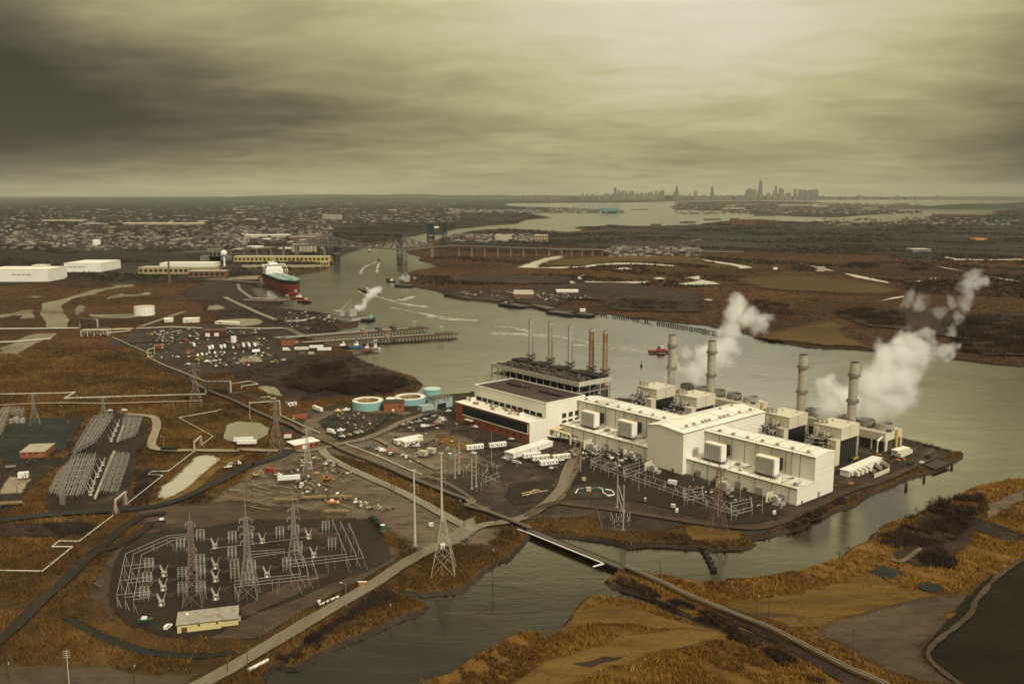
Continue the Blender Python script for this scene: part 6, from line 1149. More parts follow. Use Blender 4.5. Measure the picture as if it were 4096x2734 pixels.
for c, kind, k, x, y, r, lb in(('white', 'semitrailer', 'H', 872, 358, -50, 'white box trailer standing alone below the scrub'), ('yellow', 'boat', 'H', 1065, 365, 10, 'yellow boat on cradles in the boat yard'), ('white', 'boat', 'H', 1140, 355, 15, 'small white boat beside the yellow one'), ('dgreen', 'dumpster', 'H', 1040, 430, 0, 'dark green dumpster farthest up the yard'), ('dgreen', 'dumpster', 'H', 950, 490, 5, 'dark green dumpster in the middle of three'), ('dgreen', 'dumpster', 'H', 1012, 515, 5, 'dark green dumpster beside the white motorhome'), ('white', 'boxtruck', 'H', 1000, 570, -35, 'white motorhome at the road crossing'), ('white', 'boat', 'H', 1090, 550, 10, 'white boat next to the motorhome'), ('white', 'pickup', 'H', 1100, 603, -25, 'white pickup leading the row at the crossing'), ('dark', 'car', 'H', 1132, 592, -25, 'dark car second in the row at the crossing'), ('yellow', 'car', 'H', 1168, 587, -25, 'yellow and black car third in the row at the crossing'), ('silver', 'car', 'H', 1235, 572, -25, 'silver car in the row below the dark fence'), ('beige', 'car', 'H', 1272, 562, -25, 'beige car at the end of the row below the dark fence'), ('red', 'dumpster', 'H', 597, 572, 12, 'dark red dumpster behind the brick garage'), ('cream', 'container', 'H', 590, 612, 12, 'cream container behind the brick garage'), ('white', 'semitrailer', 'H', 178, 655, 8, 'long white trailer nearer the pond'), ('white', 'semitrailer', 'H', 208, 680, 4, 'long white trailer nearer the road'), ('white', 'semitrailer', 'H', 602, 1022, 14, 'white box trailer on the dirt lot'), ('white', 'pickup', 'H', 503, 968, -25, 'white pickup behind the box trailer on the dirt lot'), ('red', 'boxtruck', 'H', 430, 945, -25, 'red and white utility truck on the dirt lot'), ('white', 'cabinet', 'H', 722, 1064, 5, 'small white twin box on the dirt lot'), ('orange', 'machine', 'H', 960, 1015, 160, 'small orange machine under the double street lamp'), ('yellow', 'barrier', 'H', 865, 950, 10, 'yellow spool rack on the dirt lot'), ('silver', 'car', 'H', 975, 838, 0, 'silver car parked beside the pale road'), ('white', 'pickup', 'H', 30, 893, 20, 'white crew cab pulling the loaded flatbed on the black road'), ('white', 'flatbed', 'H', 95, 868, 20, 'white flatbed truck on the black road'), ('orange', 'boat', 'F', 1010, 295, 0, 'orange trailer on the rutted dirt'), ('yellow', 'machine', 'H', 290, 975, 20, 'yellow digger beside the sandy mound'), ('rust', 'container', 'T', 640, 1065, 5, 'orange container between the parked vans and cars'), ('teal', 'toilet', 'T', 1135, 905, 0, 'teal portable toilet at the corner of the cream office'), ('beige', 'shed', 'T', 1145, 1100, -30, 'low beige equipment shed in the yard'), ('beige', 'shed', 'T', 1275, 1060, -30, 'taller beige equipment shed in the yard'), ('teal', 'tank', 'T', 1567, 1140, 0, 'small pale teal tank in the bare yard'), ('white', 'cabinet', 'T', 882, 1140, 80, 'small white cabinet at the pole foot in the yard'), ('white', 'office', 'T', 1955, 1010, 22, 'white office trailer beside the dry grass'), ('white', 'office', 'T', 2310, 975, 22, 'white office trailer with a red crate near the brick front'), ('blue', 'boomlift', 'T', 285, 985, -40, 'blue boom lift folded beside the white pipe'), ('white', 'office', 'A', 1000, 1505, 22, 'white site trailer nearest the long site office'), ('cream', 'office', 'A', 1085, 1530, 22, 'cream site trailer, middle of the cluster'), ('white', 'office', 'A', 1160, 1575, 22, 'white site trailer nearest the switchyard road'), ('cream', 'office', 'A', 1275, 1520, 22, 'cream site trailer nearest the round dark patch'), ('white', 'car', 'A', 745, 1515, -40, 'white car first in the row under the site office'), ('silver', 'car', 'A', 780, 1530, -40, 'silver car second in the row under the site office'), ('dark', 'car', 'A', 812, 1542, -40, 'dark car third in the row under the site office'), ('white', 'suv', 'A', 845, 1552, -40, 'white car fourth in the row under the site office'), ('silver', 'suv', 'A', 878, 1560, -40, 'silver car last in the row under the site office'), ('dark', 'pickup', 'A', 800, 1388, 10, 'dark pickup beside the white trailer with the red crate'), ('white', 'car', 'A', 812, 1332, -10, 'white car alone before the conifers'), ('black', 'machine', 'A', 1440, 1395, -25, 'black and yellow crane truck under the cream pipes'), ('white', 'pickup', 'D', 100, 362, 20, 'white pickup in the cluster by the switchyard road'), ('black', 'pickup', 'D', 90, 405, 20, 'black pickup in the cluster by the switchyard road'), ('white', 'car', 'D', 20, 435, 20, 'white car nearest the switchyard road bend'), ('dark', 'car', 'D', 55, 432, 20, 'dark car at the end of the cluster by the switchyard road'), ('white', 'container', 'D', 1150, 580, -28, 'big white generator container inside the transformer yard'), ('white', 'cabinet', 'D', 1155, 800, -25, 'small white generator box beside the gravel road'), ('teal', 'toilet', 'D', 893, 745, 0, 'teal portable toilet in the transformer yard'), ('white', 'cabinet', 'D', 1190, 845, 70, 'tiny white box below the generator box'), ('beige', 'cabinet', 'D', 318, 545, 10, 'beige cabinet at the gas skid'), ('white', 'cabinet', 'D', 675, 375, 15, 'white cabinet behind the gantry end'), ('white', 'cabinet', 'D', 2105, 865, 60, 'small white box at the bend of the plant road'), ('orange', 'barrier', 'C', 1440, 1012, 40, 'orange barriers between the white cabin and the cooling tower'), ('orange', 'barrier', 'C', 1625, 1060, 20, 'orange barriers in the middle of the tip yard'), ('orange', 'barrier', 'C', 1178, 1285, 10, 'orange barriers nearest the hall gable'), ('orange', 'barrier', 'C', 1765, 965, 60, 'orange barriers behind the small white cabin'), ('dgreen', 'dumpster', 'C', 1740, 1100, 35, 'dark dumpster by the timber pier'), ('dgreen', 'machine', 'C', 1905, 1035, 20, 'dark green digger near the tip of the peninsula'), ('white', 'car', 'C', 1845, 1085, 35, 'white car by the timber pier'), ('yellow', 'dumpster', 'C', 1215, 1045, 40, 'yellow skip at the foot of the tip boiler house'), ('white', 'suv', 'M', 1580, 1085, 80, 'white car parked at the end of the yellow control house'), ('dark', 'car', 'F', 2280, 645, 25, 'dark car on the creek road beside the gate'), ('dark', 'car', 'M', 910, 690, -20, 'dark car at the outer fence of the ring substation'), ('white', 'pickup', 'G', 1030, 360, 5, 'white pickup above the crowded lattice racks'), ('white', 'suv', 'G', 1170, 355, 15, 'white and red car at the top of the service road'), ('dark', 'pickup', 'G', 645, 650, 70, 'dark pickup beside the low brick relay house'), ('black', 'dumpster', 'G', 1555, 722, 0, 'black dumpster on the pale road, nearer the racks'), ('black', 'dumpster', 'G', 1630, 722, 0, 'black dumpster on the pale road, nearer the pond'), ('white', 'shed', 'G', 225, 985, 15, 'white shed on the pale concrete pad'), ('grey', 'dumpster', 'G', 105, 890, 20, 'grey tipped bin above the concrete pad'), ('yellow', 'timber', 'G', 100, 1240, 8, 'yellow pipes stacked by the black road'), ('dark', 'machine', 'G', 280, 860, 0, 'small dark machine on the old yard'), ('brown', 'timber', 'F', 575, 268, 2, 'timber stack with yellow beams nearest the spired pylon'), ('brown', 'timber', 'F', 840, 245, 2, 'timber stack in the middle of the dirt lot'), ('brown', 'timber', 'F', 1095, 240, 0, 'timber stack at the far side of the dirt lot'), ('brown', 'timber', 'F', 1050, 378, 0, 'timber stack closest to the ring substation'), ('dgreen', 'dumpster', 'F', 1400, 450, -60, 'dark green bin first in the line beside the ring substation'), ('black', 'dumpster', 'F', 1450, 500, -60, 'black bin in the line beside the ring substation'), ('green', 'tank', 'F', 1482, 550, 0, 'green tank last in the line beside the ring substation'), ('white', 'cabinet', 'F', 1935, 510, 20, 'white heap of scrap behind the reed bank pylon'), ('grey', 'dumpster', 'E', 1500, 170, 5, 'grey open steel bin beside the sandy mound'), ('black', 'boat', 'M', 1525, 85, 0, 'black covered heap beside the dirt track'), ('dgreen', 'boat', 'M', 1365, 1030, 5, 'dark covered heap before the control house')):put(kind, c, k, x, y, r, lb)
RZ='trucks and machines in the tank farm yard'
for i, (c, kind, x, y, r, lb)in enumerate((('white', 'boxtruck', 885, 332, -60, 'white box truck nearest the red shed in the tank farm yard'), ('white', 'boxtruck', 1030, 362, -65, 'white box truck beside the orange loader'), ('white', 'boxtruck', 1058, 352, -65, 'white box truck right behind the loader one'), ('white', 'boxtruck', 1140, 352, -65, 'white box truck in the middle pair, nearer the loader'), ('white', 'boxtruck', 1172, 345, -65, 'white box truck in the middle pair, nearer the green truck'), ('green', 'boxtruck', 1250, 350, -65, 'dark green box truck in the line'), ('red', 'boxtruck', 1298, 345, -65, 'red truck in the line'), ('white', 'boxtruck', 1350, 338, -65, 'white box truck next to the red truck'), ('white', 'boxtruck', 1402, 335, -65, 'white box truck second from the line end'), ('white', 'boxtruck', 1455, 332, -65, 'white box truck at the line end'), ('orange', 'machine', 860, 392, 180, 'orange loader in the tank farm yard'), ('rust', 'dumpster', 865, 425, 0, 'rusty orange bin under the loader'), ('white', 'van', 920, 425, -70, 'white van beside the rusty bin'), ('white', 'van', 960, 415, -60, 'white van between two others in the tank farm yard'), ('white', 'pickup', 1000, 412, -60, 'white pickup below the loader pair'), ('silver', 'van', 1025, 398, -60, 'silver van below the loader pair'), ('white', 'van', 1082, 402, -70, 'white van below the middle pair'), ('dark', 'car', 1115, 398, -60, 'dark car below the middle pair'), ('white', 'car', 1170, 395, -70, 'white car alone below the middle pair'), ('silver', 'car', 482, 432, 5, 'silver car beside the pipe portal'), ('red', 'dumpster', 555, 345, 5, 'long red bin at the yard edge'), ('dark', 'dumpster', 770, 352, 5, 'dark bin behind the loader'), ('white', 'boat', 1010, 482, 5, 'white boat in the yard corner'), ('white', 'pickup', 1075, 474, 5, 'white pickup in the yard corner'), ('dark', 'pickup', 1215, 475, 5, 'dark pickup above the open shed'), ('yellow', 'machine', 915, 465, 0, 'yellow digger in the yard corner'), ('yellow', 'machine', 1620, 490, 0, 'yellow digger near the woods'), ('white', 'pickup', 1730, 465, 5, 'white truck near the dark green skip'), ('dgreen', 'dumpster', 1780, 470, 0, 'dark green skip near the woods'), ('white', 'boxtruck', 1755, 375, 10, 'white truck at the long cream trailers'), ('cream', 'semitrailer', 1895, 372, 8, 'long cream trailer behind the brown containers'), ('white', 'semitrailer', 2035, 355, 8, 'white trailer at the jetty root'), ('white', 'semitrailer', 2110, 378, 8, 'white trailer nearest the water'), ('brown', 'container', 1900, 410, 8, 'brown container with red end'), ('beige', 'container', 1985, 408, 8, 'beige container beside the brown one'), ('yellow', 'machine', 490, 222, 0, 'yellow digger on the scrap heap'), ('red', 'van', 810, 280, 0, 'small red truck by the black pipe'), ('white', 'car', 730, 435, 5, 'white car alone below the red bin'), ('white', 'pickup', 830, 505, 5, 'white pickup at the pipe fork'), ('red', 'dumpster', 1390, 495, 0, 'orange red boom trailer near the sand'))):put(kind, c, 'R', x, y, r, lb, RZ, 1.15)
def bld(label, k, p0, p1, depth, h, mw, mr, name='shed', cat='building', gable=0.0, doors=(), wins=(), over=.4, away=1, parapet=0, grp=None):
 """p0,p1: ground corners of the front wall; depth goes away from the viewer"""
 a, c=g(k, *p0), g(k, *p1); an=math.atan2(c[1]-a[1], c[0]-a[0]); L=math.dist(a, c); t=thing(name, label, cat, a, grp)
 F_=lambda q:(a[0]+q[0]*math.cos(an)-q[1]*math.sin(an), a[1]+q[0]*math.sin(an)+q[1]*math.cos(an), q[2])
 MB(F_).box(0, L, 0, depth, 0, h).build('wall', mw, t)
 if gable:MB(F_).xprism([(-over, h+.02), (depth/2, h+gable), (depth+over, h+.02), (depth+over, h+.3), (depth/2, h+gable+.3), (-over, h+.3)], -over, L+over, 'x').build('roof', mr, t)
 else:MB(F_).box(-over, L+over, -over, depth+over, h+.02, h+.4).build('roof', mr, t)
 for x0, x1, z1 in doors:MB(F_).box(x0*L, x1*L, -.09, -.004, .05, z1).build('door', M_LTRIM, t)
 for x0, x1, z0, z1 in wins:MB(F_).box(x0*L, x1*L, -.07, -.004, z0, z1).build('window', M_CARGL, t)
 t['_L']=L; return t, F_, L
bld('red brick garage with flat white roof at the road junction', 'H', (655, 712), (888, 668), 14, 4.6, M_BRICK, M_WHITE, 'garage', doors=((.3, .48, 3.4), ), wins=((.1, .18, 2, 3), (.62, .7, 1.6, 3), (.8, .95, 1.6, 3)))
bld('low red brick relay house with pale roof rim on the dark pad', 'G', (190, 785), (425, 775), 23, 5, M_BRICK, mat('pale_rim_roof', (.36, .30, .22), .9, var=.25, scale=.3), 'relay_house', wins=((.1, .2, 3.5, 4.4), (.35, .45, 3.5, 4.4), (.6, .7, 3.5, 4.4)))
t, F_, L=bld('cream L shaped site office with white flat roof', 'T', (860, 935), (1105, 885), 6, 4.2, paint('cream'), M_WHITE, 'office_block', wins=((.1, .18, 2.4, 3.2), (.4, .48, 2.4, 3.2), (.75, .82, 2.4, 3.2)))
MB(F_).box(-3, L*1.45, 6.41, 12, 1.2, 4.3).build('rear_wing', paint('cream'), t); MB(F_).box(-3.3, L*1.47, 6.42, 12.4, 4.32, 4.8).build('rear_roof', M_WHITE, t); MB(F_).box(-3.1, L*1.45, 6.36, 6.4, 3.9, 4.3).build('eave_shadow_board', M_TRIM, t)
t, F_, L=bld('long white site office with corner windows before the halls', 'A', (830, 1490), (1200, 1372), 9, 4.0, M_WHITE, M_WHITE, 'site_office', wins=((.4, .43, 1.8, 2.8), (.6, .63, 1.8, 2.8)))
for i in range(4):MB(F_).box(-.08, -.004, 1+i*2, 2+i*2, 1.8, 3).build('end_window', M_CARGL, t)
t, F_, L=bld('long white control cabin beside the tip boiler house', 'C', (1165, 1195), (1470, 1065), 7, 4.4, M_WHITE, M_ROOF, 'control_cabin', doors=((.28, .32, 2.6), ))
for i in range(4):o=put('cabinet', 'cream', 'C', 1235+i*38, 1205-i*16, 115, 'cream chiller cabinet in a row of four beside the long white cabin', 'chillers beside the long white cabin', 1.5)
sc_=thing('screen_wall', 'tan open topped screen walls round equipment at the long white cabin', 'wall', g('C', 1420, 1180)); b=MB()
for a, c in(((1310, 1110), (1410, 1175)), ((1395, 1085), (1470, 1135)), ((1470, 1070), (1540, 1120)), ((1540, 1145), (1400, 1205))):
 A_, B_=g('C', *a), g('C', *c); b.add([(A_[0], A_[1], 0), (B_[0], B_[1], 0), (B_[0], B_[1], 3.6), (A_[0], A_[1], 3.6), (A_[0]+.3, A_[1]+.3, 0), (B_[0]+.3, B_[1]+.3, 0), (B_[0]+.3, B_[1]+.3, 3.6), (A_[0]+.3, A_[1]+.3, 3.6)], [(0, 1, 2, 3), (7, 6, 5, 4), (3, 2, 6, 7), (0, 4, 5, 1), (1, 5, 6, 2), (0, 3, 7, 4)])
b.build('panel', M_TAN, sc_)
bld('small white cabin on stilts before the cooling tower', 'C', (1560, 985), (1620, 1000), 16, 4.4, M_WHITE, M_ROOF, 'cabin', wins=((.2, .4, 2.2, 3.2), (.6, .8, 2.2, 3.2)))
for i in range(5):put('cabinet', 'cream', 'C', 1640+i*22, 1030-i*10, 115, 'cream chiller cabinet in a row before the small cabin', 'chillers before the small cabin', 1.5)
t, F_, L=bld('teal grey pump house raised over an open bay beside the teal tank', 'T', (1335, 345), (1605, 295), 12, 10, mat('teal_grey_cladding', (.30, .36, .32), .7, var=.1, scale=.2, streak=.3), mat('dark_flat_roof', (.09, .085, .07), .9), 'pump_house', wins=((.12, .18, 7, 8.6), (.52, .58, 7.4, 9), (.7, .76, 7.4, 8.6)))
MB(F_).box(L*.12, L*.62, -.15, -.01, .1, 5).build('open_bay', M_BLACKM, t); MB(F_).box(-14, -.05, 1, 9, 0, 5).build('side_wing', mat('teal_grey_cladding', (0, 0, 0)), t)
bld('small red brick house between the two teal clarifier tanks', 'T', (530, 385), (850, 375), 13, 8.6, M_BRICK, M_BROOF, 'brick_house', doors=((.4, .5, 3), ), wins=((.75, .85, 4.5, 6), ))
bld('low red brick wall block beside the rail line', 'H', (632, 415), (775, 402), 3, 3.0, M_BRICK, M_BRICK, 'brick_block', over=.05, doors=((.05, .1, 2), ))
bld('white collapsed hut with broken roof beside the scrub', 'R', (1770, 880), (1850, 870), 8, 4.2, M_WHITE, M_BROOF, 'hut', gable=1.5, wins=((.2, .4, 1.4, 2.8), (.6, .8, 1.4, 2.8)))
bld('red brick pump building by the jetty root', 'R', (1705, 312), (1855, 300), 14, 7, M_BRICK, M_BROOF, 'brick_house', wins=((.2, .3, 3, 4.5), (.6, .7, 3, 4.5)))
bld('long low red shed at the yard edge', 'R', (505, 335), (600, 332), 6, 3.5, paint('rust'), paint('rust'), 'shed', doors=((.7, .9, 2.6), ))
bld('small dark green house with white gable in the tank farm yard', 'R', (1435, 398), (1500, 395), 8, 4, paint('dgreen'), paint('white'), 'house', gable=2.2, doors=((.4, .6, 2.2), ))
bld('rusted open frame building beside the pipe line', 'R', (970, 225), (1180, 220), 20, 8, mat('rust_sheet', (.075, .035, .022), .9, var=.4, scale=.2, streak=.6), mat('rust_roof', (.11, .05, .03), .9, var=.4, scale=.15), 'factory_frame_building', doors=((.1, .3, 5), (.5, .7, 5)))
for(x0, y0, x1, y1, d, h, lb)in((605, 92, 690, 88, 16, 5, 'low pale shed nearest the white round tank'), (780, 96, 930, 92, 16, 6, 'pale twin shed behind the tank farm pipe line'), (1080, 108, 1280, 118, 10, 4, 'long low pale shed beside the round pool'), (2140, 52, 2235, 56, 8, 4, 'pale yellow shed near the steaming barge'), (560, 540, 0, 0, 0, 0, '')):
 if h:bld(lb, 'R', (x0, y0), (x1, y1), d, h, paint('cream'), M_ROOF, 'shed', wins=((.2, .3, 1.5, 3), ))
def rtank(label, k, x, y, rpx, ytop, m, name='storage_tank', open_=False, lip=None):
 a, c=g(k, x-rpx, y), g(k, x+rpx, y); r=math.dist(a, c)/2; ce=((a[0]+c[0])/2, (a[1]+c[1])/2+(0 if not open_ else 0), 0); h=zat(k, ytop, ce[1]-r if open_ else ce[1])
 t=thing(name, label, 'tank', ce); x, y=ce[0], ce[1]
 if open_:
  MB().ring(x, y, 0, h, r*.97, r, 48).build('wall', m, t); MB().ring(x, y, h+.01, h+.3, r*.72, r*1.01, 48).build('rim_walk', lip, t); MB().ring(x, y, h*.5, h, r*.66, r*.72, 48).build('weir', M_RUST, t)
  MB().cyl(x, y, h*.4, h*.55, r*.95, r*.95, 48).build('water', M_POND, t); q=MB(); q.box(x-r*.95, x+r*.2, y-.8, y+.8, h+.3, h+.6); q.box(x-1.4, x+1.4, y-1.4, y+1.4, h*.5, h+1.6); q.build('scraper_bridge', mat('ochre_steel', (.36, .25, .11), .7), t)
  q=MB(); [q.ring(x, y, h+z, h+z+.07, r*.99, r*.995, 40)for z in(.8, 1.3)]; [q.tube([(x+r*.992*math.cos(i*.157), y+r*.992*math.sin(i*.157), h), (x+r*.992*math.cos(i*.157), y+r*.992*math.sin(i*.157), h+1.3)], .05, 4)for i in range(40)]; q.build('guard_rail', mat('ochre_steel', (0, 0, 0)), t)
 else:
  MB().cyl(x, y, 0, h, r, r, 48).build('shell', m, t); MB().cyl(x, y, h+.01, h+r*.08, r*1.005, r*.05, 48).build('roof', lip or M_WHITE, t); MB().tube([(x+r*.4, y-r*.93, 0), (x+r*.4, y-r*.93, h)], .25, 5).build('ladder', M_STEEL, t)
  q=MB(); [q.ring(x, y, h*f, h*f+.15, r, r+.1, 40)for f in(.33, .66, .97)]; q.build('weld_band', lip or M_LTRIM, t)
 return t
M_TEAL=mat('teal_tank_paint', (.22, .39, .36), .6, var=.07, scale=.2, streak=.3, dirt=(.16, .26, .23))
rtank('squat teal clarifier tank with white rim nearest the scrub', 'T', 283, 320, 240, 252, M_TEAL, 'clarifier_tank', True, M_WHITE)
rtank('squat teal clarifier tank with white rim beside the tall teal tank', 'T', 945, 235, 240, 195, M_TEAL, 'clarifier_tank', True, M_WHITE)
rtank('tall closed teal tank with pale roof at the river shore', 'T', 1287, 175, 135, 12, M_TEAL, lip=mat('pale_teal_roof', (.45, .56, .50), .6))
rtank('small teal header tank above the brick house', 'T', 640, 300, 78, 160, M_TEAL)
rtank('big white round oil tank standing in the marsh', 'I', 1358, 1195, 92, 1112, M_WHITE, lip=mat('tank_rust_rim', (.50, .40, .30), .8))
rtank('small white cylindrical tank in the tank farm yard', 'R', 1256, 280, 26, 222, M_WHITE)
rtank('tall white tank standing alone in the far town', 'I', 907, 548, 36, 490, M_WHITE)
def fence(label, k, pts, h, m, name='chain_link_fence', n_=9):
 P_=[g(k, *q)for q in pts]; t=thing(name, label, 'fence', P_[0]); b=MB(); q=MB()
 for a, c in zip(P_, P_[1:]):
  L=math.dist(a, c); n=max(1, int(L/4))
  for z in((h*.5, h)if m is not None and n_==9 else()):b.tube([(a[0], a[1], z), (c[0], c[1], z)], .05, 3)
  if n_!=9:b.add([(a[0], a[1], .1), (c[0], c[1], .1), (c[0], c[1], h), (a[0], a[1], h), (a[0]+.1, a[1]+.2, .1), (c[0]+.1, c[1]+.2, .1), (c[0]+.1, c[1]+.2, h), (a[0]+.1, a[1]+.2, h)], [(0, 1, 2, 3), (7, 6, 5, 4), (3, 2, 6, 7), (1, 5, 6, 2), (0, 3, 7, 4)])
  for i in range(n+1):x, y=a[0]+(c[0]-a[0])*i/n, a[1]+(c[1]-a[1])*i/n; q.tube([(x, y, 0), (x, y, h+.1)], .07, 4)
 b.build('panel', m, t); q.build('post', M_GALV, t)['kind']='stuff'
fence('dark green mesh screened fence curving down through the boat yard', 'T', [(340, 690), (440, 620), (560, 530), (640, 450), (670, 410)], 3.2, paint('dgreen'), 'screened_fence', 1)
fence('dark green screened fence along the parked row at the crossing', 'H', [(1040, 590), (1160, 560), (1268, 535)], 2.6, paint('dgreen'), 'screened_fence', 1)
fence('thin wire fence along the creek road side of the ring substation', 'N', [(330, 1150), (560, 990), (800, 860), (1000, 740), (1200, 640), (1420, 520), (1570, 430)], 2.4, M_GALV)
fence('thin wire fence along the dirt lot beside the pale road', 'H', [(940, 790), (1200, 905), (1500, 1050), (1800, 1190), (2000, 1290)], 2.2, M_TRIM)
fence('thin wire fence along the bank behind the trestle', 'O', [(830, 240), (1220, 235), (1345, 180), (1390, 340)], 2.2, M_GALV)
fence('thin wire fence round the gate at the creek road', 'F', [(1690, 735), (1800, 670), (1985, 640), (2110, 660)], 2.0, M_GALV)
bt=thing('gate_cabin', 'white gate cabin inside the legs of the reed bank pylon', 'cabin', g('F', 2045, 690)); p=g('F', 2045, 690)
MB().cbox(p[0], p[1], .3, 2.2, 2.2, 2.4).build('wall', M_WHITE, bt); MB().cbox(p[0], p[1], 2.72, 2.6, 2.6, .2).build('roof', M_WHITE, bt); MB().cbox(p[0]+.4, p[1]-1.12, 1.4, .9, .03, .8).build('window', M_CARGL, bt); MB().cbox(p[0]-.3, p[1], 0, 2.3, 2.0, .28).build('base', M_YEL, bt)
t=thing('road_sign_board', 'orange and white sign board leaning at the creek road verge', 'sign', g('N', 1270, 660)); p=g('N', 1255, 650); MB().box(p[0], p[0]+3, p[1], p[1]+.1, .6, 2).build('panel', paint('orange'), t); MB().box(p[0]-.5, p[0]+4.2, p[1]+.3, p[1]+1.4, 2.1, 2.2).build('shelter_top', M_WHITE, t); MB().box(p[0]+.1, p[0]+.3, p[1]+.12, p[1]+.3, 0, 2).build('post', M_TRIM, t)
t=thing('white_trough', 'long white pipe section lying beside the creek road', 'pipe', g('N', 880, 830)); MB().tube([g('N', 885, 825, .6), g('N', 1065, 745, .6)], .5, 8).build('pipe_body', M_WHITE, t); p=g('N', 885, 812); MB().cbox(p[0], p[1], 0, 1.4, 1.4, 1.6).build('end_block', M_WHITE, t)
t=thing('culvert_pipe', 'thick pale pipe spanning the dark culvert mouth at the creek road', 'pipe', g('N', 300, 1390)); MB().tube([g('N', 222, 1435, .8), g('N', 405, 1340, .8)], .75, 10).build('pipe_body', M_LTRIM, t); MB().tube([g('N', 215, 1440, .8), g('N', 232, 1430, .8)], 1.0, 10).build('flange', M_GREYM, t)
t=thing('gas_skid', 'green and beige gas metering skid with pale pipes in the switchyard', 'pipe skid', g('D', 380, 640)); q=MB()
for x in range(290, 470, 22):p=g('D', x, 620); q.cbox(p[0], p[1], .2, 1.0, 2.2, 2.4)
q.build('valve', paint('green'), t); p=g('D', 362, 622); MB().cbox(p[0], p[1]-.5, .3, 3.4, 2.4, 3.0).build('enclosure', paint('beige'), t)
q=MB(); [q.tube([g('D', *a, 1.0)for a in L], .38, 7)for L in(((455, 580), (490, 595), (500, 630), (545, 660), (605, 650)), ((520, 600), (580, 610), (605, 640)), ((240, 635), (260, 600), (300, 590)))]; q.build('pipe', M_WHITE, t)
t=thing('gas_header', 'tan pipe header beside the round gravel lawn', 'pipe skid', g('O', 800, 60)); q=MB(); [q.tube([g('O', *a, 1.2)for a in L], .35, 7)for L in(((755, 45), (890, 15), (910, 25)), ((760, 60), (870, 35), (960, 20)), ((800, 60), (860, 10)))]; q.build('pipe', mat('tan_pipe', (.42, .30, .15), .7), t)
for i in range(4):p=g('O', 770+i*40, 55-i*9); MB().cbox(p[0], p[1], 0, .5, .5, 1).build('support', M_TRIM, t)
for i, (x, y)in enumerate(((1440, 1175), (1465, 1220), (1490, 1263), (1512, 1308), (1535, 1357))):
 p=g('D', x, y, WATER_Z); t=thing('piling_stub', 'dark square timber piling stub standing in the creek', 'piling', (p[0], p[1], WATER_Z), 'row of piling stubs in the creek'); MB().cbox(p[0], p[1], -2.2, 3.0, 3.0, 2.6).build('cap', M_BLACKM, t); MB().cbox(p[0], p[1], .42, 1.6, 1.6, .5).build('stump', M_WOOD, t)
for i, (x, y)in enumerate(((2130, 1080), (1870, 1190), (1700, 1275))):
 p=g('C', x, y); t=thing('pile_cluster', ('dark pile cluster against the timber pier', 'dark pile cluster midway along the bank', 'dark pile cluster farthest from the timber pier')[i], 'piling', p); [MB().cyl(p[0]+q, p[1]+q*.6, -2.5, 2.2, .4, .35, 7).build('pile', M_WOOD, t)for q in(-.9, 0, .9)]
q=[g('C', *a)for a in((1865, 1090), (2000, 1045), (2115, 1075), (1965, 1130))]; t=thing('timber_pier', 'derelict dark timber pier at the tip of the peninsula', 'pier', q[0]); MB().prism([(a[0], a[1])for a in q], .6, 1.5).build('deck', mat('rotten_planks', (.055, .042, .030), .95, var=.4, scale=.6), t)
b=MB()
for i in range(9):
 for j in range(3):a=[q[0][c]+(q[1][c]-q[0][c])*i/8+(q[3][c]-q[0][c])*j/2 for c in(0, 1)]; b.cyl(a[0], a[1], -2.5, .6, .35, .3, 6)
b.build('pile', M_WOOD, t)['kind']='stuff'
M_PIPE=mat('white_pipe', (.50, .45, .34), .5, var=.06, scale=.2, streak=.2)
M_DECK=mat('pier_planks', (.075, .055, .038), .9, var=.35, scale=.3)
def pipeline(label, k, pts, r, m=None, n=1, gap=1.2, sup=9, name='pipeline', grp=None):
 """pts: (x, y[, z]) ground pixels with pipe height"""
 P_=[g(k, *q[:2])[:2]+((q[2]if len(q)>2 else 1.3), )for q in pts]; t=thing(name, label, 'pipeline', (P_[0][0], P_[0][1], 0), grp)
 for i in range(n):
  Q=[]
  for j, p in enumerate(P_):
   a, c=P_[max(0, j-1)], P_[min(len(P_)-1, j+1)]; d=math.hypot(c[0]-a[0], c[1]-a[1])or 1
   o=(i-(n-1)/2)*gap; Q.append((p[0]-(c[1]-a[1])/d*o, p[1]+(c[0]-a[0])/d*o, p[2]))
  MB().tube(Q, r, 7).build('pipe', m or(M_DSTEEL if i%2 and n>2 else M_PIPE), t)
 b=MB()
 for a, c in zip(P_, P_[1:]):
  L=math.hypot(c[0]-a[0], c[1]-a[1])
  for j in range(int(L/sup)+1):
   f=j*sup/L if L else 0; x, y, z=(a[q]+(c[q]-a[q])*f for q in range(3))
   if z-r>.3:b.box(x-.2-n*gap*.3, x+.2+n*gap*.3, y-.2, y+.2, 0, z-r)
 if b.v:b.build('support', M_DSTEEL, t)['kind']='stuff'
 return t
pipeline('white zigzag pipe crossing the reeds beside the dirt track', 'M', [(-80, 520), (400, 530), (682, 300), (490, 298), (556, 245), (745, 247), (1068, 0)], .32)
pipeline('white zigzag pipe between the black road and the pale service road', 'G', [(1186, 1228), (1530, 955), (1395, 945), (1422, 918), (1580, 915), (1828, 725)], .32)
pipeline('white zigzag pipe through the brown reeds above the pond', 'G', [(1892, 668), (2002, 585), (1680, 410), (2040, 345), (2045, 335), (2080, 333)], .32)
pipeline('long white pipe with expansion loop along the marsh edge', 'G', [(-100, 190), (600, 178), (705, 172), (608, 228), (1300, 205), (1930, 188)], .6, None, 1, 1.8, 10)
pipeline('white pipe following the rail line past the boat yard', 'H', [(520, 388), (640, 440), (760, 498), (890, 555)], .5)
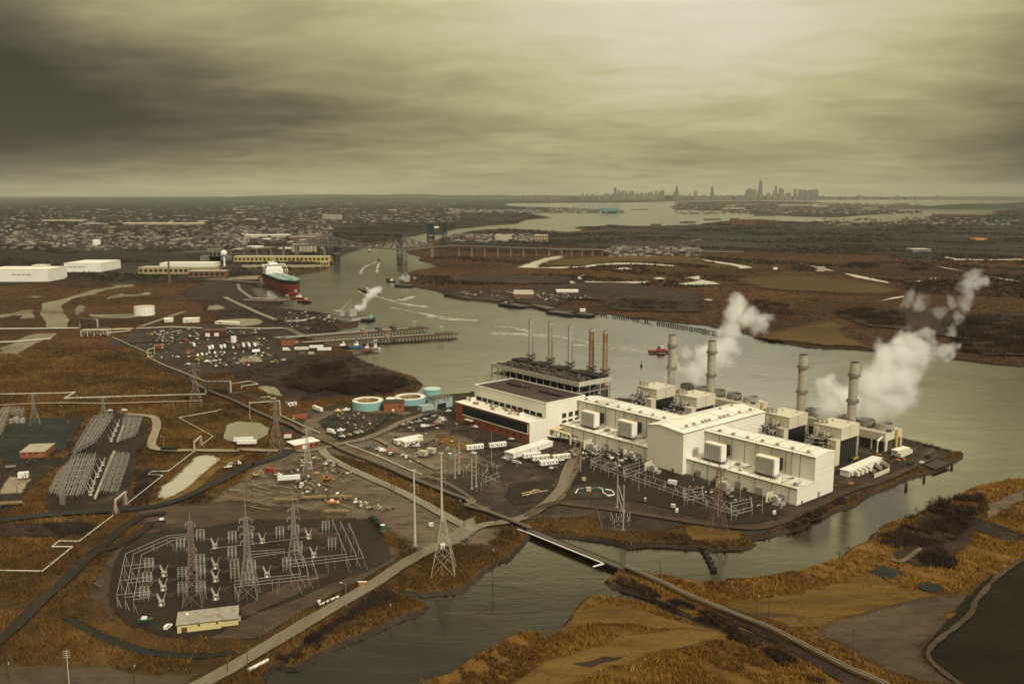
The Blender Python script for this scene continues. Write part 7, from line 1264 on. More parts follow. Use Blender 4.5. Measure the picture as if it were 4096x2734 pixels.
pipeline('white pipe on the yard side of the rail line with a small loop', 'H', [(1140, 660), (1290, 715), (1420, 770), (1440, 765), (1450, 782), (1475, 788), (1620, 855), (1755, 915), (1845, 945)], .5)
def portal(label, k, a, c, h, lattice_=False, m=None):
 p, q=g(k, *a), g(k, *c); t=thing('pipe_portal', label, 'pipe portal', p); m=m or M_PIPE
 MB().tube([(p[0], p[1], 0), (p[0], p[1], h), (q[0], q[1], h), (q[0], q[1], 0)], .42, 7).build('pipe', m, t); b=MB()
 if lattice_:
  for u in(p, q):
   for s_ in(-1, 1):b.tube([(u[0]+s_*1.8, u[1]+s_, 0), (u[0], u[1], h)], .18, 4); b.tube([(u[0]+s_*1.6, u[1]-s_, 0), (u[0], u[1], h)], .18, 4)
   for z in(2, 4):b.beam((u[0]-1.3, u[1], z), (u[0]+1.3, u[1], z), .1)
  b.beam((p[0], p[1], h-1.2), (q[0], q[1], h-1.2), .15)
  for i in range(6):f=i/6; e=(i+1)/6; b.tube([(p[0]+(q[0]-p[0])*f, p[1]+(q[1]-p[1])*f, h-1.2), (p[0]+(q[0]-p[0])*e, p[1]+(q[1]-p[1])*e, h)], .1, 3)
  b.build('trestle', mat('faded_pink_steel', (.32, .22, .17), .8), t)
 return t
portal('pinkish trestle carrying the white pipe over the black road', 'G', (1090, 1305), (1185, 1225), 9.5, True)
portal('pale trestle carrying the white pipe over the service road', 'G', (1828, 722), (1892, 665), 8.5, True)
portal('tall white pipe portal spanning the rail line', 'H', (235, 412), (519, 390), 15)
portal('white pipe portal at the corner of the tank farm yard', 'R', (452, 432), (515, 408), 11)
TF='pipelines of the tank farm'
for lb, L, r, n, m in(('pair of white pipes along the back of the tank farm yard', [(340, 155), (590, 155, 3), (660, 150, 3), (960, 152)], .7, 2, None), ('white pipes from the rusted building to the jetty', [(1190, 150), (1400, 152), (1560, 155), (1720, 150)], .7, 2, None), ('bundle of white pipes running up towards the big oil tank pools', [(385, 135), (520, 90), (640, 48), (790, -5)], .55, 3, None), ('thick black pipe round the scrap basin', [(270, 300), (560, 280), (900, 255), (1250, 232), (1560, 210)], 1.2, 1, M_BLACKM), ('white pipe on the yard side of the dirt road', [(110, 235), (240, 290), (280, 312), (440, 380), (460, 430), (600, 500), (720, 545), (990, 655)], .7, 1, None), ('white rack of vertical pipe loops at the marsh crossing', [(0, 205), (60, 212), (70, 195), (190, 185), (290, 175)], .6, 3, None), ('cream pipe stack above the marsh crossing', [(80, 165), (190, 160), (310, 158)], .6, 3, mat('cream_pipe', (0, 0, 0))), ('white pipes dropping to the jetty root', [(1730, 150), (1800, 165), (1850, 195), (1950, 230)], .7, 4, None), ('long dark pipe rack from the crossing to the broken hut', [(1215, 770), (1330, 760), (1500, 830), (1740, 880)], .7, 3, M_DSTEEL), ('pale pipe square beside the pond', [(1220, 680), (1410, 652), (1485, 680), (1330, 700), (1330, 725)], .5, 1, None), ('small pale pipe loops on the dark rack', [(1510, 810), (1600, 798), (1605, 820), (1650, 812), (1650, 838)], .4, 1, None)):
 pipeline(lb, 'R', L, r*.7, m, n, 2.6, 12, grp=TF)
pipeline('white pipe across the creek in the left marsh', 'I', [(-60, 1332), (300, 1330), (740, 1325)], .9, None, 2, 2, 14, grp=TF)
pipeline('white pipe across the lower creek at the photo edge', 'I', [(-60, 1460), (120, 1455), (300, 1440), (480, 1425)], .9, None, 2, 2, 14, grp=TF)
pipeline('white pipes from the ship berth inland', 'J', [(125, 910), (140, 960), (250, 1040), (460, 1050)], .7, None, 4, 2, 14, grp=TF)
pipeline('white pipes beside the dirt causeway to the dock', 'J', [(0, 1035), (60, 1065), (200, 1130), (330, 1190), (470, 1245)], .9, None, 3, 2.4, 14, grp=TF)
pipeline('pale pipes along the foot of the dock sheds', 'J', [(560, 1260), (720, 1255), (840, 1225)], .9, None, 3, 2.4, 14, grp=TF)
for lb, k, a, c, h, d in(('dark steel pipe crossing portal over the dirt road', 'R', (985, 770), (1205, 770), 13, 8), ('dark square steel portal in the left marsh', 'I', (740, 1320), (912, 1315), 14, 10), ('white framed pipe rack at the creek crossing', 'I', (760, 1398), (1005, 1392), 9, 10)):
 p, q=g(k, *a), g(k, *c); t=thing('pipe_crossing', lb, 'pipe rack', p); m=M_DSTEEL if 'dark' in lb else M_PIPE; b=MB()
 for i in range(5):
  x, y=p[0]+(q[0]-p[0])*i/4, p[1]+(q[1]-p[1])*i/4
  if i in(0, 4)or 'white' in lb:b.box(x-.5, x+.5, y, y+1, 0, h); b.box(x-.5, x+.5, y+d, y+d+1, 0, h)
  b.beam((x, y, h), (x, y+d, h), .3)
 b.beam((p[0], p[1], h), (q[0], q[1], h), .5); b.beam((p[0], p[1]+d, h), (q[0], q[1]+d, h), .5); b.beam((p[0], p[1], h-2), (q[0], q[1], h-2), .3); b.build('column', m, t)
 for i in range(3):y=p[1]+2+i*2.4; MB().tube([(p[0]-1, y, 0), (p[0]-1, y, h-1), (q[0]+1, y, h-1), (q[0]+1, y, 0)], .5, 6).build('pipe', M_PIPE if i else M_DSTEEL, t)
a, c=g('O', 812, 340), g('O', 1575, 648); an=math.atan2(c[1]-a[1], c[0]-a[0]); Lb=math.dist(a, c); t=thing('rail_bridge', 'low rail trestle with a white pipe along its side across the creek', 'bridge', a)
BF=lambda q:(a[0]+q[0]*math.cos(an)-q[1]*math.sin(an), a[1]+q[0]*math.sin(an)+q[1]*math.cos(an), q[2])
MB(BF).box(-1, Lb, -2.6, 2.6, .25, .9).build('deck', M_TIE, t); MB(BF).box(0, Lb-2, -2.9, -2.62, -.9, 1.1).build('side_girder', M_BLACKM, t); MB(BF).box(0, Lb-2, 2.62, 2.9, -.9, 1.1).build('side_girder', M_BLACKM, t)
for s_ in(-1, 1):MB(BF).box(0, Lb, s_*.8-.09, s_*.8+.09, .9, 1.12).build('rail', M_RAIL, t)
for i in range(7):
 x=5+i*(Lb-24)/6.3; b=MB(BF); [b.cyl(x+e, y, -3, .3, .35, .35, 7)for y in(-2.2, -.7, .7, 2.2)for e in(0, 1.2 if i>3 else .01)]; b.box(x-.5, x+1.7, -2.7, 2.7, -.2, .24); b.build('pier', M_WOOD, t)
 if i>2:MB(BF).box(x-1, x+3, -2.4, 2.4, -3, -.3).build('pier_block', M_BLACKM, t)
MB(BF).tube([(-6, -3.6, .6), (1, -3.6, 1.0), (Lb-15, -3.6, 1.0), (Lb-13, -4, .9), (Lb-16, -9, -.3)], .38, 8).build('pipe', M_WHITE, t)
b=MB(BF); [b.tube([(x, 3.0, .9), (x, 3.0, 2.0)], .06, 4)for x in np.arange(2, Lb-6, 3)]; b.tube([(2, 3.0, 2.0), (Lb-6, 3.0, 2.0)], .06, 4); b.build('guard_rail', M_TRIM, t)
def pier(label, k, p0, p1, w, z, pipes, extra=0, trest=True):
 a, c=g(k, *p0, z), g(k, *p1, z); an=math.atan2(c[1]-a[1], c[0]-a[0]); L=math.dist(a, c); t=thing('jetty', label, 'pier', (a[0], a[1], 0))
 F_=lambda q:(a[0]+q[0]*math.cos(an)-q[1]*math.sin(an), a[1]+q[0]*math.sin(an)+q[1]*math.cos(an), q[2])
 MB(F_).box(0, L, 0, w, z-.8, z).build('deck', M_DECK, t); MB(F_).box(0, L, -.4, -.02, z-1.2, z+.2).build('fender', mat('brown_fender', (.13, .075, .042), .9), t)
 b=MB(F_)
 for i in range(int(L/5)):
  for y in(.6, w-.6):b.cyl(2+i*5, y, -3, z-.8, .4, .4, 6)
 b.build('pile', M_WOOD, t)['kind']='stuff'
 for i in range(pipes):MB(F_).tube([(-20-i*4, w*(.15+.7*i/max(1, pipes-1)), z+1.4+.5*(i%2)), (L*(.96-.14*(i%3)), w*(.15+.7*i/max(1, pipes-1)), z+1.4+.5*(i%2))], .5, 6).build('pipe', (M_DSTEEL, M_PIPE, M_GREYM)[i%3], t)
 b=MB(F_); rr=random.Random(int(L))
 for i in range(int(L/7)):x=i*7+2; b.beam((x, .5, z), (x, .5, z+3.4), .12); b.beam((x, w-.5, z), (x, w-.5, z+3.4), .12); b.beam((x, .5, z+2.6), (x, w-.5, z+2.6), .12)
 b.build('pipe_bent', M_DSTEEL, t)['kind']='stuff'
 for i in range(extra):x=L*(.45+.12*i); q=MB(F_); q.box(x, x+5, 1, w-1, z, z+4+i); [q.tube([(x+e, 2, z+4), (x+e, 2, z+11), (x+e+4, 0, z+8)], .3, 5)for e in(0, 3)]; q.build('loading_arm', M_DSTEEL if i else M_RUST, t)
 q=MB(F_); x=L*.86; [q.beam((x+e, 3, z), (x+e, 3, z+10), .2)for e in(0, 4)]; q.box(x-1, x+5, 1.5, 4.5, z+10, z+12); q.build('lookout', M_GREYM, t)
pier('long jetty of dark planks and white pipes nearer the tank farm', 'J', (760, 1410), (1925, 1318), 16, 3.5, 6, 3)
pier('long jetty reaching farthest into the river beside the first one', 'J', (930, 1455), (2190, 1372), 14, 3.0, 5, 1)
pier('short boat jetty under the long ones', 'J', (1190, 1540), (1445, 1512), 5, 1.5, 0)
pier('berth trestle beside the moored tanker', 'J', (60, 880), (365, 905), 8, 3, 2)
pier('lower berth trestle between the tanker and the tugs', 'J', (280, 1065), (620, 1068), 8, 3, 2, 1)
def hull(t, L, Bm, z0, z1, m, F_, name='hull', bow=.22, st=.9):
 pr=[(-.5, st*.5), (-.46, .5), (.5-bow, .5), (.5-bow*.5, .36), (.47, .14), (.5, 0)]; out=[(x*L, y*Bm)for x, y in pr]+[(x*L, -y*Bm)for x, y in reversed(pr[:-1])]
 n=len(out); b=MB(F_); b.add([(x*.985, y*.93, z0)for x, y in out]+[(x, y, z1)for x, y in out], [list(range(n)), list(range(n, 2*n))]+[(i, (i+1)%n, n+(i+1)%n, n+i)for i in range(n)]); b.build(name, m, t)
def local(p, an):return lambda q:(p[0]+q[0]*math.cos(an)-q[1]*math.sin(an), p[1]+q[0]*math.sin(an)+q[1]*math.cos(an), q[2]+p[2])
bo, stn=g('J', 690, 968, WATER_Z), g('J', 395, 868, WATER_Z); an=math.atan2(bo[1]-stn[1], bo[0]-stn[0]); Ls=182; an=R_(-63); ctr=(bo[0]-math.cos(an)*Ls*.5-6, bo[1]-math.sin(an)*Ls*.5, WATER_Z)
t=thing('tanker_ship', 'moored oil tanker with red belly, black topsides, green deck and white bridge', 'ship', ctr); F0_=local(ctr, an); F_=lambda q:F0_((q[0]*1.3-26, q[1]*1.3, q[2]*1.35))
hull(t, Ls, 34, 0, 9.5, mat('antifouling_red', (.20, .045, .03), .7, var=.15, scale=.08), F_, 'lower_hull'); hull(t, Ls*1.004, 34.3, 9.52, 15, mat('hull_black', (.022, .024, .026), .6), F_, 'upper_hull'); hull(t, Ls*.98, 32, 15.02, 15.3, mat('deck_green', (.14, .23, .17), .7, var=.2, scale=.1), F_, 'deck')
for i, (w_, h0, h1, x0, x1)in enumerate(((30, 15.3, 24, -82, -58), (26, 24.02, 28, -80, -60), (40, 28.02, 31, -72, -60), (14, 31.02, 33.5, -74, -64))):MB(F_).box(x0, x1, -w_/2, w_/2, h0, h1).build('bridge_house', M_WHITE, t)
MB(F_).box(-59.9, -59.8, -18, 18, 28.9, 30.3).build('bridge_window', M_CARGL, t); MB(F_).box(-90, -84, -5, 5, 15.3, 34).build('funnel', M_WHITE, t); MB(F_).tube([(-68, 0, 33), (-68, 0, 42)], .5, 6).build('mast', M_WHITE, t)
b=MB(F_); [b.tube([(-56, y, 17), (74, y, 17)], .5, 5)for y in(-3, -1, 1, 3)]; [b.box(x, x+.6, -14, 14, 16, 16.6)for x in range(-50, 75, 9)]; b.build('deck_pipe', mat('deck_green_pale', (.36, .45, .36), .6), t)
for x, y in((10, -6), (10, 6), (20, 0)):MB(F_).tube([(x, y, 15), (x, y, 29), (x+9, y, 25)], [.6, .5, .3], 6).build('deck_crane', M_WHITE, t)
MB(F_).tube([(82, 0, 15), (82, 0, 25)], .4, 6).build('foremast', M_WHITE, t); MB(F_).box(Ls*.5-5, Ls*.5-4.2, -2, 2, 12, 14).build('bow_emblem', M_LTRIM, t)
def tug(label, k, x, y, ang, L=26, mh=None, mt=None, grp=None):
 p=g(k, x, y, WATER_Z); t=thing('tugboat', label, 'tugboat', p, grp); F_=local(p, R_(ang)); mh=mh or M_BLACKM; mt=mt or M_WHITE
 hull(t, L, L*.33, 0, 2.6, mh, F_); hull(t, L*.97, L*.31, 2.62, 2.9, mat('deck_red', (.19, .06, .045), .8), F_, 'deck'); MB(F_).box(-L*.12, L*.2, -L*.1, L*.1, 2.9, 5.4).build('deckhouse', mt, t); MB(F_).box(L*.02, L*.16, -L*.07, L*.07, 5.42, 8.2).build('wheelhouse', M_WHITE, t)
 MB(F_).box(L*.015, L*.165, -L*.072, L*.072, 6.7, 7.6).build('wheelhouse_window', M_CARGL, t); MB(F_).cyl(-L*.06, 0, 5.4, 8.4, L*.04, L*.035, 10).build('funnel', mh, t); MB(F_).tube([(L*.06, 0, 8.2), (L*.06, 0, 13)], .15, 5).build('mast', M_TRIM, t); return t
M_TRED=mat('tug_red', (.24, .05, .035), .6)
tug('dark red tug steaming towards the far stacks with a long wake', 'A', 2205, 490, 8, 29, mat('tug_maroon', (.09, .025, .022), .6), M_TRED)
tug('small tug with pale wake coming under the steel bridge', 'J', 1355, 600, -70, 24); tug('small dark boat heading away with a spreading wake', 'J', 1443, 683, 95, 24, None, M_TRIM); tug('dark tug pushing the barge beyond the steaming dock', 'J', 1390, 990, 150, 30); tug('red tug lying outermost before the tanker bow', 'J', 750, 1075, -25, 30, M_BLACKM, M_TRED, 'red tugs at the tanker bow'); tug('red tug lying in the middle before the tanker bow', 'J', 690, 1040, -25, 30, M_TRED, M_WHITE, 'red tugs at the tanker bow'); tug('red tug lying nearest the tanker bow', 'J', 655, 1000, -25, 30, M_TRED, M_TRED, 'red tugs at the tanker bow')
tug('small dark workboat off the low shore with the white smoke', 'J', 1560, 885, 10, 20); tug('small blue boat moored at the short jetty', 'J', 1230, 1500, 5, 18, paint('blue')); tug('small red boat at the end of the short jetty', 'J', 1330, 1528, 5, 14, M_TRED); tug('small white boat at the tip of the short jetty', 'J', 1410, 1520, 5, 14, M_WHITE); tug('dark boat moored under the long jetties', 'J', 1100, 1502, 5, 20)
for i, (x, y, a_)in enumerate(((1200, 560, 8), (1420, 555, 2))):tug(('low dark tug moored beyond the steel bridge, nearer the far town', 'low dark tug moored beyond the steel bridge, mid channel')[i], 'J', x, y, a_, 34)
def barge(label, k, x0, y0, x1, y1, w, m, load=None, grp=None, h=3.0):
 a, c=g(k, x0, y0, WATER_Z), g(k, x1, y1, WATER_Z); an=math.atan2(c[1]-a[1], c[0]-a[0]); L=math.dist(a, c); F_=local(a, an); t=thing('barge', label, 'barge', a, grp)
 MB(F_).xprism([(0, .8), (3, 0), (L-3, 0), (L, .8), (L, h), (0, h)], 0, w, 'y').build('hull', m, t); b=MB(F_); b.box(0, L, 0, .5, h+.01, h+.7); b.box(0, L, w-.5, w, h+.01, h+.7); b.box(0, .5, .5, w-.5, h+.01, h+.7); b.box(L-.5, L, .5, w-.5, h+.01, h+.7); b.build('coaming', mat('rusty_coaming', (.12, .07, .045), .8), t)
 MB(F_).box(.6, L-.6, .6, w-.6, h-.3, h+.05).build('deck', M_DSTEEL, t)
 if load:load(F_, L, w, h, t)
 return t
BG='barges moored along the far shore'; M_BH=mat('barge_hull', (.030, .036, .034), .7, var=.3, scale=.1)
def crane_load(F_, L, w, h, t):
 MB(F_).box(L*.3, L*.42, w*.3, w*.7, h, h+5).build('crane_cab', M_DSTEEL, t); MB(F_).tube([(L*.4, w*.5, h+3), (L*.75, w*.5, h+14)], [.8, .4], 5).build('crane_boom', M_DSTEEL, t); MB(F_).box(L*.1, L*.25, w*.3, w*.6, h, h+3).build('deck_house', M_GREYM, t)
for lb, x0, y0, x1, y1, w, ld in(('barge farthest up the far shore', -60, 1130, 180, 1172, 22, None), ('greenish barge second up the far shore', 190, 1165, 450, 1195, 22, None), ('barge with a crane in the middle of the far shore', 450, 1218, 650, 1248, 26, crane_load), ('long low barge right below the crane barge', 740, 1230, 900, 1272, 24, None), ('heavy dark hopper barge nearest the ruined piles', 900, 1296, 1130, 1325, 26, None), ('outermost hopper barge nearest the ruined piles', 1100, 1310, 1300, 1332, 20, None), ('rusty barge drawn up behind the crane barge', 840, 1195, 1020, 1210, 26, crane_load)):barge(lb, 'K', x0, y0, x1, y1, w, M_BH, ld, BG)
barge('tanker barge pushed upstream beyond the steaming dock', 'J', 1245, 962, 1370, 998, 20, M_BH, lambda F_, L, w, h, t:(MB(F_).box(L*.3, L*.5, 5, 12, h, h+5).build('deck_house', M_GREYM, t), MB(F_).tube([(L*.4, 8, h), (L*.4, 8, h+16)], .4, 5).build('mast', M_TRIM, t)))
barge('low barge moored off the point with the white smoke', 'J', 1590, 925, 1730, 935, 18, M_BH); barge('small barge left of the smoking point', 'J', 1510, 865, 1535, 870, 12, M_BH, None, None)
def dock_load(F_, L, w, h, t):
 MB(F_).box(L*.6, L*.72, 10, w-10, h, h+11).build('hopper_tower', M_GREYM, t); [MB(F_).tube([(L*a, 8, h), (L*c, w*.6, h+z)], [1.2, .8], 5).build('conveyor', M_GREYM, t)for a, c, z in((.2, .55, 26), (.3, .62, 18), (.05, .45, 22))]; MB(F_).box(L*.05, L*.4, 4, 14, h, h+8).build('shed', M_GREYM, t)
barge('grey dredging plant with conveyors at the dock giving off steam', 'J', 985, 1235, 1190, 1262, 34, M_GREYM, dock_load, h=6); barge('low work pontoon with teal crane beside the steaming plant', 'J', 1200, 1245, 1350, 1255, 20, M_BH, lambda F_, L, w, h, t:MB(F_).box(L*.86, L*.97, 6, 13, h, h+6).build('teal_cabin', M_TEAL, t))
p=g('A', 2031, 618, WATER_Z); t=thing('channel_buoy', 'small dark green channel buoy in open water', 'buoy', p); MB().cyl(p[0], p[1], WATER_Z-.5, WATER_Z+.9, 1.7, 1.7, 14).build('float', paint('dgreen'), t); MB().cyl(p[0], p[1], WATER_Z+.9, WATER_Z+4.6, 1.0, .5, 8).build('cage', paint('green'), t); MB().cyl(p[0], p[1], WATER_Z+4.6, WATER_Z+5.6, .5, .5, 8).build('lantern', M_TRIM, t)
M_FOAM=gmat('wake_foam', [(0, (.20, .19, .14)), (.5, (.36, .34, .27)), (1, (.55, .52, .43))], (.05, .2, .8), fine=.3, bump=0, ragged=.10)
def wake(k, pts, w):
 o=strip('boat_wake', [q[:2]+(0, )for q in(g(k, x, y, WATER_Z)for x, y in pts)], w, M_FOAM, z=WATER_Z+.05+.012*len(pts)+w[0]*.001 if isinstance(w, tuple)else WATER_Z+.06, rough=1.2)
 set_edge2(o)
def set_edge2(o):
 a=np.empty(len(o.data.vertices), np.float32); o.data.attributes['edge'].data.foreach_get('value', a); o.data.attributes['edge'].data.foreach_set('value', np.where(a>.5, .57, .0).astype(np.float32))
wake('A', [(2110, 492), (1900, 455), (1600, 405), (1300, 355), (900, 320), (600, 312)], (4, 40)); wake('A', [(2140, 500), (1960, 480), (1700, 440), (1400, 420)], (3, 14)); wake('A', [(2140, 488), (2200, 496), (2260, 498)], (5, 8)); wake('A', [(550, 250), (800, 255), (1000, 300)], (14, 20)); wake('A', [(0, 150), (200, 180), (500, 190)], (18, 18))
wake('J', [(1440, 690), (1380, 715), (1300, 755), (1270, 810)], (6, 12)); wake('J', [(1450, 695), (1435, 740), (1425, 800)], (6, 10)); wake('J', [(1360, 595), (1420, 590), (1560, 572), (1620, 560)], (7, 14)); wake('J', [(1400, 1010), (1520, 1050), (1700, 1095), (1900, 1120)], (8, 26)); wake('J', [(1245, 965), (1290, 990), (1340, 1010)], (6, 8)); wake('J', [(1640, 1060), (1700, 1045), (1760, 1020)], (30, 20)); wake('J', [(1560, 1125), (1800, 1170), (2000, 1210), (2230, 1240)], (10, 20))
for i, L in enumerate((((1335, 1305), (1492, 1325)), ((1532, 1328), (1700, 1352)), ((1710, 1355), (1900, 1385)), ((1950, 1395), (2347, 1462)), ((2347, 1462), (2520, 1500)))):
 a, c=g('K', *L[0], WATER_Z), g('K', *L[1], WATER_Z); n=int(math.dist(a, c)/5); t=thing('ruined_pier', ('ruined timber pier stub nearest the barges', 'ruined timber pier of black piles, second from the barges', 'ruined timber pier of black piles in the middle', 'longest ruined timber pier running along the far shore', 'last ruined timber pier stub ending behind the steam')[i], 'pier', a); b=MB(); q=MB()
 for j in range(n):
  x, y=a[0]+(c[0]-a[0])*j/n, a[1]+(c[1]-a[1])*j/n
  if random.random()<.9:b.cyl(x, y, -4, 1.6+random.uniform(-.8, .8), .6, .5, 6); b.cyl(x, y+7, -4, 1.5+random.uniform(-.8, .8), .6, .5, 6)
  if random.random()<.7:q.beam((x, y, 1.2), (x, y+7, 1.2), .5)
  if random.random()<.7:q.beam((x, y, 1.5), (x+(c[0]-a[0])/n, y+(c[1]-a[1])/n, 1.5), .5)
 b.build('pile', M_BLACKM, t)['kind']='stuff'; q.build('cap_beam', M_DSTEEL, t)
M_BRG=mat('weathered_bridge_paint', (.17, .15, .115), .7, .1, var=.1, scale=.02); M_TOW=mat('dark_tower_steel', (.030, .042, .042), .7)
y0=g('J', 1690, 690, WATER_Z)[1]
pA, pB, pC, pD=(g('J', x, y, WATER_Z)for x, y in((670, 640), (935, 640), (1690, 690), (1945, 660)))
ang_b=math.atan2(pC[1]-pB[1], pC[0]-pB[0]); t=thing('road_bridge', 'high steel cantilever truss road bridge across the river', 'bridge', pB)
zd=zat('J', 540, pB[1]); ztp=zat('J', 435, pB[1]); dk=[g('J', 0, 640), pA, pB, pC, pD]
def lerp(u, v, f, z):return(u[0]+(v[0]-u[0])*f, u[1]+(v[1]-u[1])*f, z)
NB=MB(); nP=[(pA, pB, 8), (pB, pC, 18), (pC, pD, 8)]; prof=[]
for s_, (u, v, n)in enumerate(nP):
 for i in range(n+(s_==2)):
  f=i/n; hgt={0:6+(ztp-zd-6)*f**1.1, 1:(ztp-zd)*(.33+.67*abs(2*f-1)**1.8), 2:6+(ztp-zd-6)*(1-f)**1.1}[s_]; prof.append((lerp(u, v, f, zd), max(4, hgt)))
tr=MB()
for off in(0, 22):
 for ii, ((p, h), (q, k_))in enumerate(zip(prof, prof[1:])):
  A_, B_, C_, D_=(p[0], p[1]+off, zd), (q[0], q[1]+off, zd), (p[0], p[1]+off, zd+h), (q[0], q[1]+off, zd+k_)
  tr.beam(C_, D_, .9); tr.beam(A_, C_, .45 if ii%2 else .7)
  tr.beam(*((A_, D_)if ii%2 else(C_, B_)), .8)
tr.build('truss', M_BRG, t); dd=MB()
for u, v in((pA, pB), (pB, pC), (pC, pD)):dd.add([(u[0], u[1]-1, zd-2.5), (v[0], v[1]-1, zd-2.5), (v[0], v[1]+23, zd-2.5), (u[0], u[1]+23, zd-2.5), (u[0], u[1]-1, zd), (v[0], v[1]-1, zd), (v[0], v[1]+23, zd), (u[0], u[1]+23, zd)], [(0, 1, 2, 3), (4, 5, 6, 7), (0, 1, 5, 4), (1, 2, 6, 5), (2, 3, 7, 6), (3, 0, 4, 7)])
dd.build('deck', M_BRG, t)
for u in(pA, pB, pC, pD):b=MB(); [b.box(u[0]-5, u[0]+5, u[1]+y-2.5, u[1]+y+2.5, -3, zd-2.6)for y in(2, 20)]; b.box(u[0]-5, u[0]+5, u[1]+4.6, u[1]+17.4, zd-14, zd-8); b.build('pier', M_BRG, t)
t=thing('viaduct', 'long concrete viaduct on tall piers crossing the far marsh', 'viaduct', pD); vd=[(0, 655, 765), (85, 657, 765), (205, 660, 770), (325, 664, 770), (448, 668, 773), (570, 673, 773), (690, 677, 773), (810, 681, 773), (930, 685, 782), (1050, 689, 780), (1143, 690, 770), (1240, 691, 768), (1337, 692, 765), (1430, 694, 757), (1530, 696, 755), (1620, 698, 752), (1720, 700, 750), (1830, 702, 748), (1930, 704, 748), (2080, 706, 745), (2230, 708, 742), (2380, 710, 738), (2560, 714, 730), (2760, 716, 724)]
dk=[(pD[0], pD[1], zd)]; b=MB()
for x, yt, yb in vd:
 p=g('K', x, yb); z=zat('K', yt+4, p[1]); dk.append((p[0], p[1], z))
 if x:b=MB(); b.box(p[0]-2, p[0]+2, p[1]-1, p[1]+3, 0, z-2.7); b.box(p[0]-2, p[0]+2, p[1]+15, p[1]+19, 0, z-2.7); b.box(p[0]-1.8, p[0]+1.8, p[1]-1, p[1]+19, z-5.4, z-2.75); b.build('pier', M_BRG, t)
d=MB(); d.add([(p[0], p[1]+o, p[2]+e)for p in dk for o, e in((-2, -2.6), (-2, 0), (20, 0), (20, -2.6))], [(i*4+j, i*4+4+j, i*4+4+(j+1)%4, i*4+(j+1)%4)for i in range(len(dk)-1)for j in range(4)]); d.build('deck', mat('viaduct_concrete', (.13, .112, .085), .8, var=.1, scale=.02), t)
t=thing('viaduct', 'approach viaduct on the town side of the steel bridge', 'viaduct', pA); dk=[(pA[0], pA[1], zd)]
for x, yt, yb in((545, 560, 640), (430, 570, 640), (300, 578, 638), (180, 585, 635), (60, 590, 632), (-60, 596, 630), (-400, 612, 628)):
 p=g('J', x, yb); z=zat('J', yt-6, p[1]); dk.append((p[0], p[1], z)); b=MB(); b.box(p[0]-2, p[0]+2, p[1], p[1]+18, 0, z-2.7); b.build('pier', M_BRG, t)
d=MB(); d.add([(p[0], p[1]+o, p[2]+e)for p in dk for o, e in((-2, -2.6), (-2, 0), (20, 0), (20, -2.6))], [(i*4+j, i*4+4+j, i*4+4+(j+1)%4, i*4+(j+1)%4)for i in range(len(dk)-1)for j in range(4)]); d.build('deck', mat('viaduct_concrete', (0, 0, 0)), t)
def ltower(parent, k, x, yb, yt, w, d_):
 p=g(k, x, yb, WATER_Z); z=zat(k, yt, p[1]); b=MB()
 for sx_ in(-1, 1):
  for sy_ in(0, d_):b.box(p[0]+sx_*w-2.4, p[0]+sx_*w+2.4, p[1]+sy_-2, p[1]+sy_+2, -3, z)
 n=7
 for i in range(n):
  z0, z1=14+(z-14)*i/n, 14+(z-14)*(i+1)/n
  for sy_ in(0, d_):b.beam((p[0]-w, p[1]+sy_, z0), (p[0]+w, p[1]+sy_, z1), 1.4); b.beam((p[0]+w, p[1]+sy_, z0), (p[0]-w, p[1]+sy_, z1), 1.4); b.beam((p[0]-w, p[1]+sy_, z1), (p[0]+w, p[1]+sy_, z1), 1.4)
 b.box(p[0]-w-2, p[0]+w+2, p[1]-2, p[1]+d_+2, z, z+3); b.build('lift_tower', M_TOW, parent); MB().box(p[0]-w-4, p[0]+w+4, p[1]-4, p[1]+d_+4, -4, 5).build('tower_pier', M_BRG, parent); return p, z
t=thing('lift_bridge', 'dark railway lift bridge with two tall towers behind the road bridge', 'bridge', g('J', 1040, 640, WATER_Z)); a1, z1=ltower(t, 'J', 1042, 632, 422, 7, 16); a2, z2=ltower(t, 'J', 1638, 618, 440, 7, 16)
b=MB(); zb=zat('J', 475, a1[1]);
for o in(0, 12):
 for i in range(14):f, e=i/14, (i+1)/14; b.beam(lerp(a1, a2, f, zb), lerp(a1, a2, e, zb+(10 if i%2 else 0)), .7); b.beam(lerp(a1, a2, f, zb), lerp(a1, a2, e, zb), .8); b.beam(lerp(a1, a2, f, zb+10), lerp(a1, a2, e, zb+10), .8)
b.build('lift_span', M_TOW, t)
t=thing('lift_bridge', 'dark bridge and crane towers standing farther up the channel', 'bridge', g('J', 1930, 470, WATER_Z)); ltower(t, 'J', 1930, 470, 345, 14, 26); ltower(t, 'J', 2062, 455, 330, 8, 20); p=g('J', 1960, 470); MB().box(p[0]-30, p[0]+50, p[1]-4, p[1]+12, 12, 24).build('deck_truss', M_TOW, t); q=g('J', 1990, 388); MB().box(p[0]+4, p[0]+24, p[1]-8, p[1]-4, 44, 52).build('machine_house', M_WHITE, t)
def box_far(name, label, cat, k, x0, x1, yb, yt, depth, mw, mr, grp=None, win=0, dz=0):
 a, c=g(k, x0, yb), g(k, x1, yb-dz); h=max(3, zat(k, yt, a[1])); an=math.atan2(c[1]-a[1], c[0]-a[0]); L=math.dist(a, c); F_=local(a, an); t=thing(name, label, cat, a, grp)
 MB(F_).box(0, L, 0, depth, 0, h).build('wall', mw, t); MB(F_).box(-.5, L+.5, -.5, depth+.5, h+.02, h+.9).build('roof', mr, t)
 for r in range(win):
  z=h*(r+.35)/win; n=max(3, int(L/12)); [MB(F_).box(L*(i+.2)/n, L*(i+.8)/n, -.3, -.01, z, z+h*.4/win).build('window', M_BLACKM, t)for i in range(n)]
 return t, F_, L, h
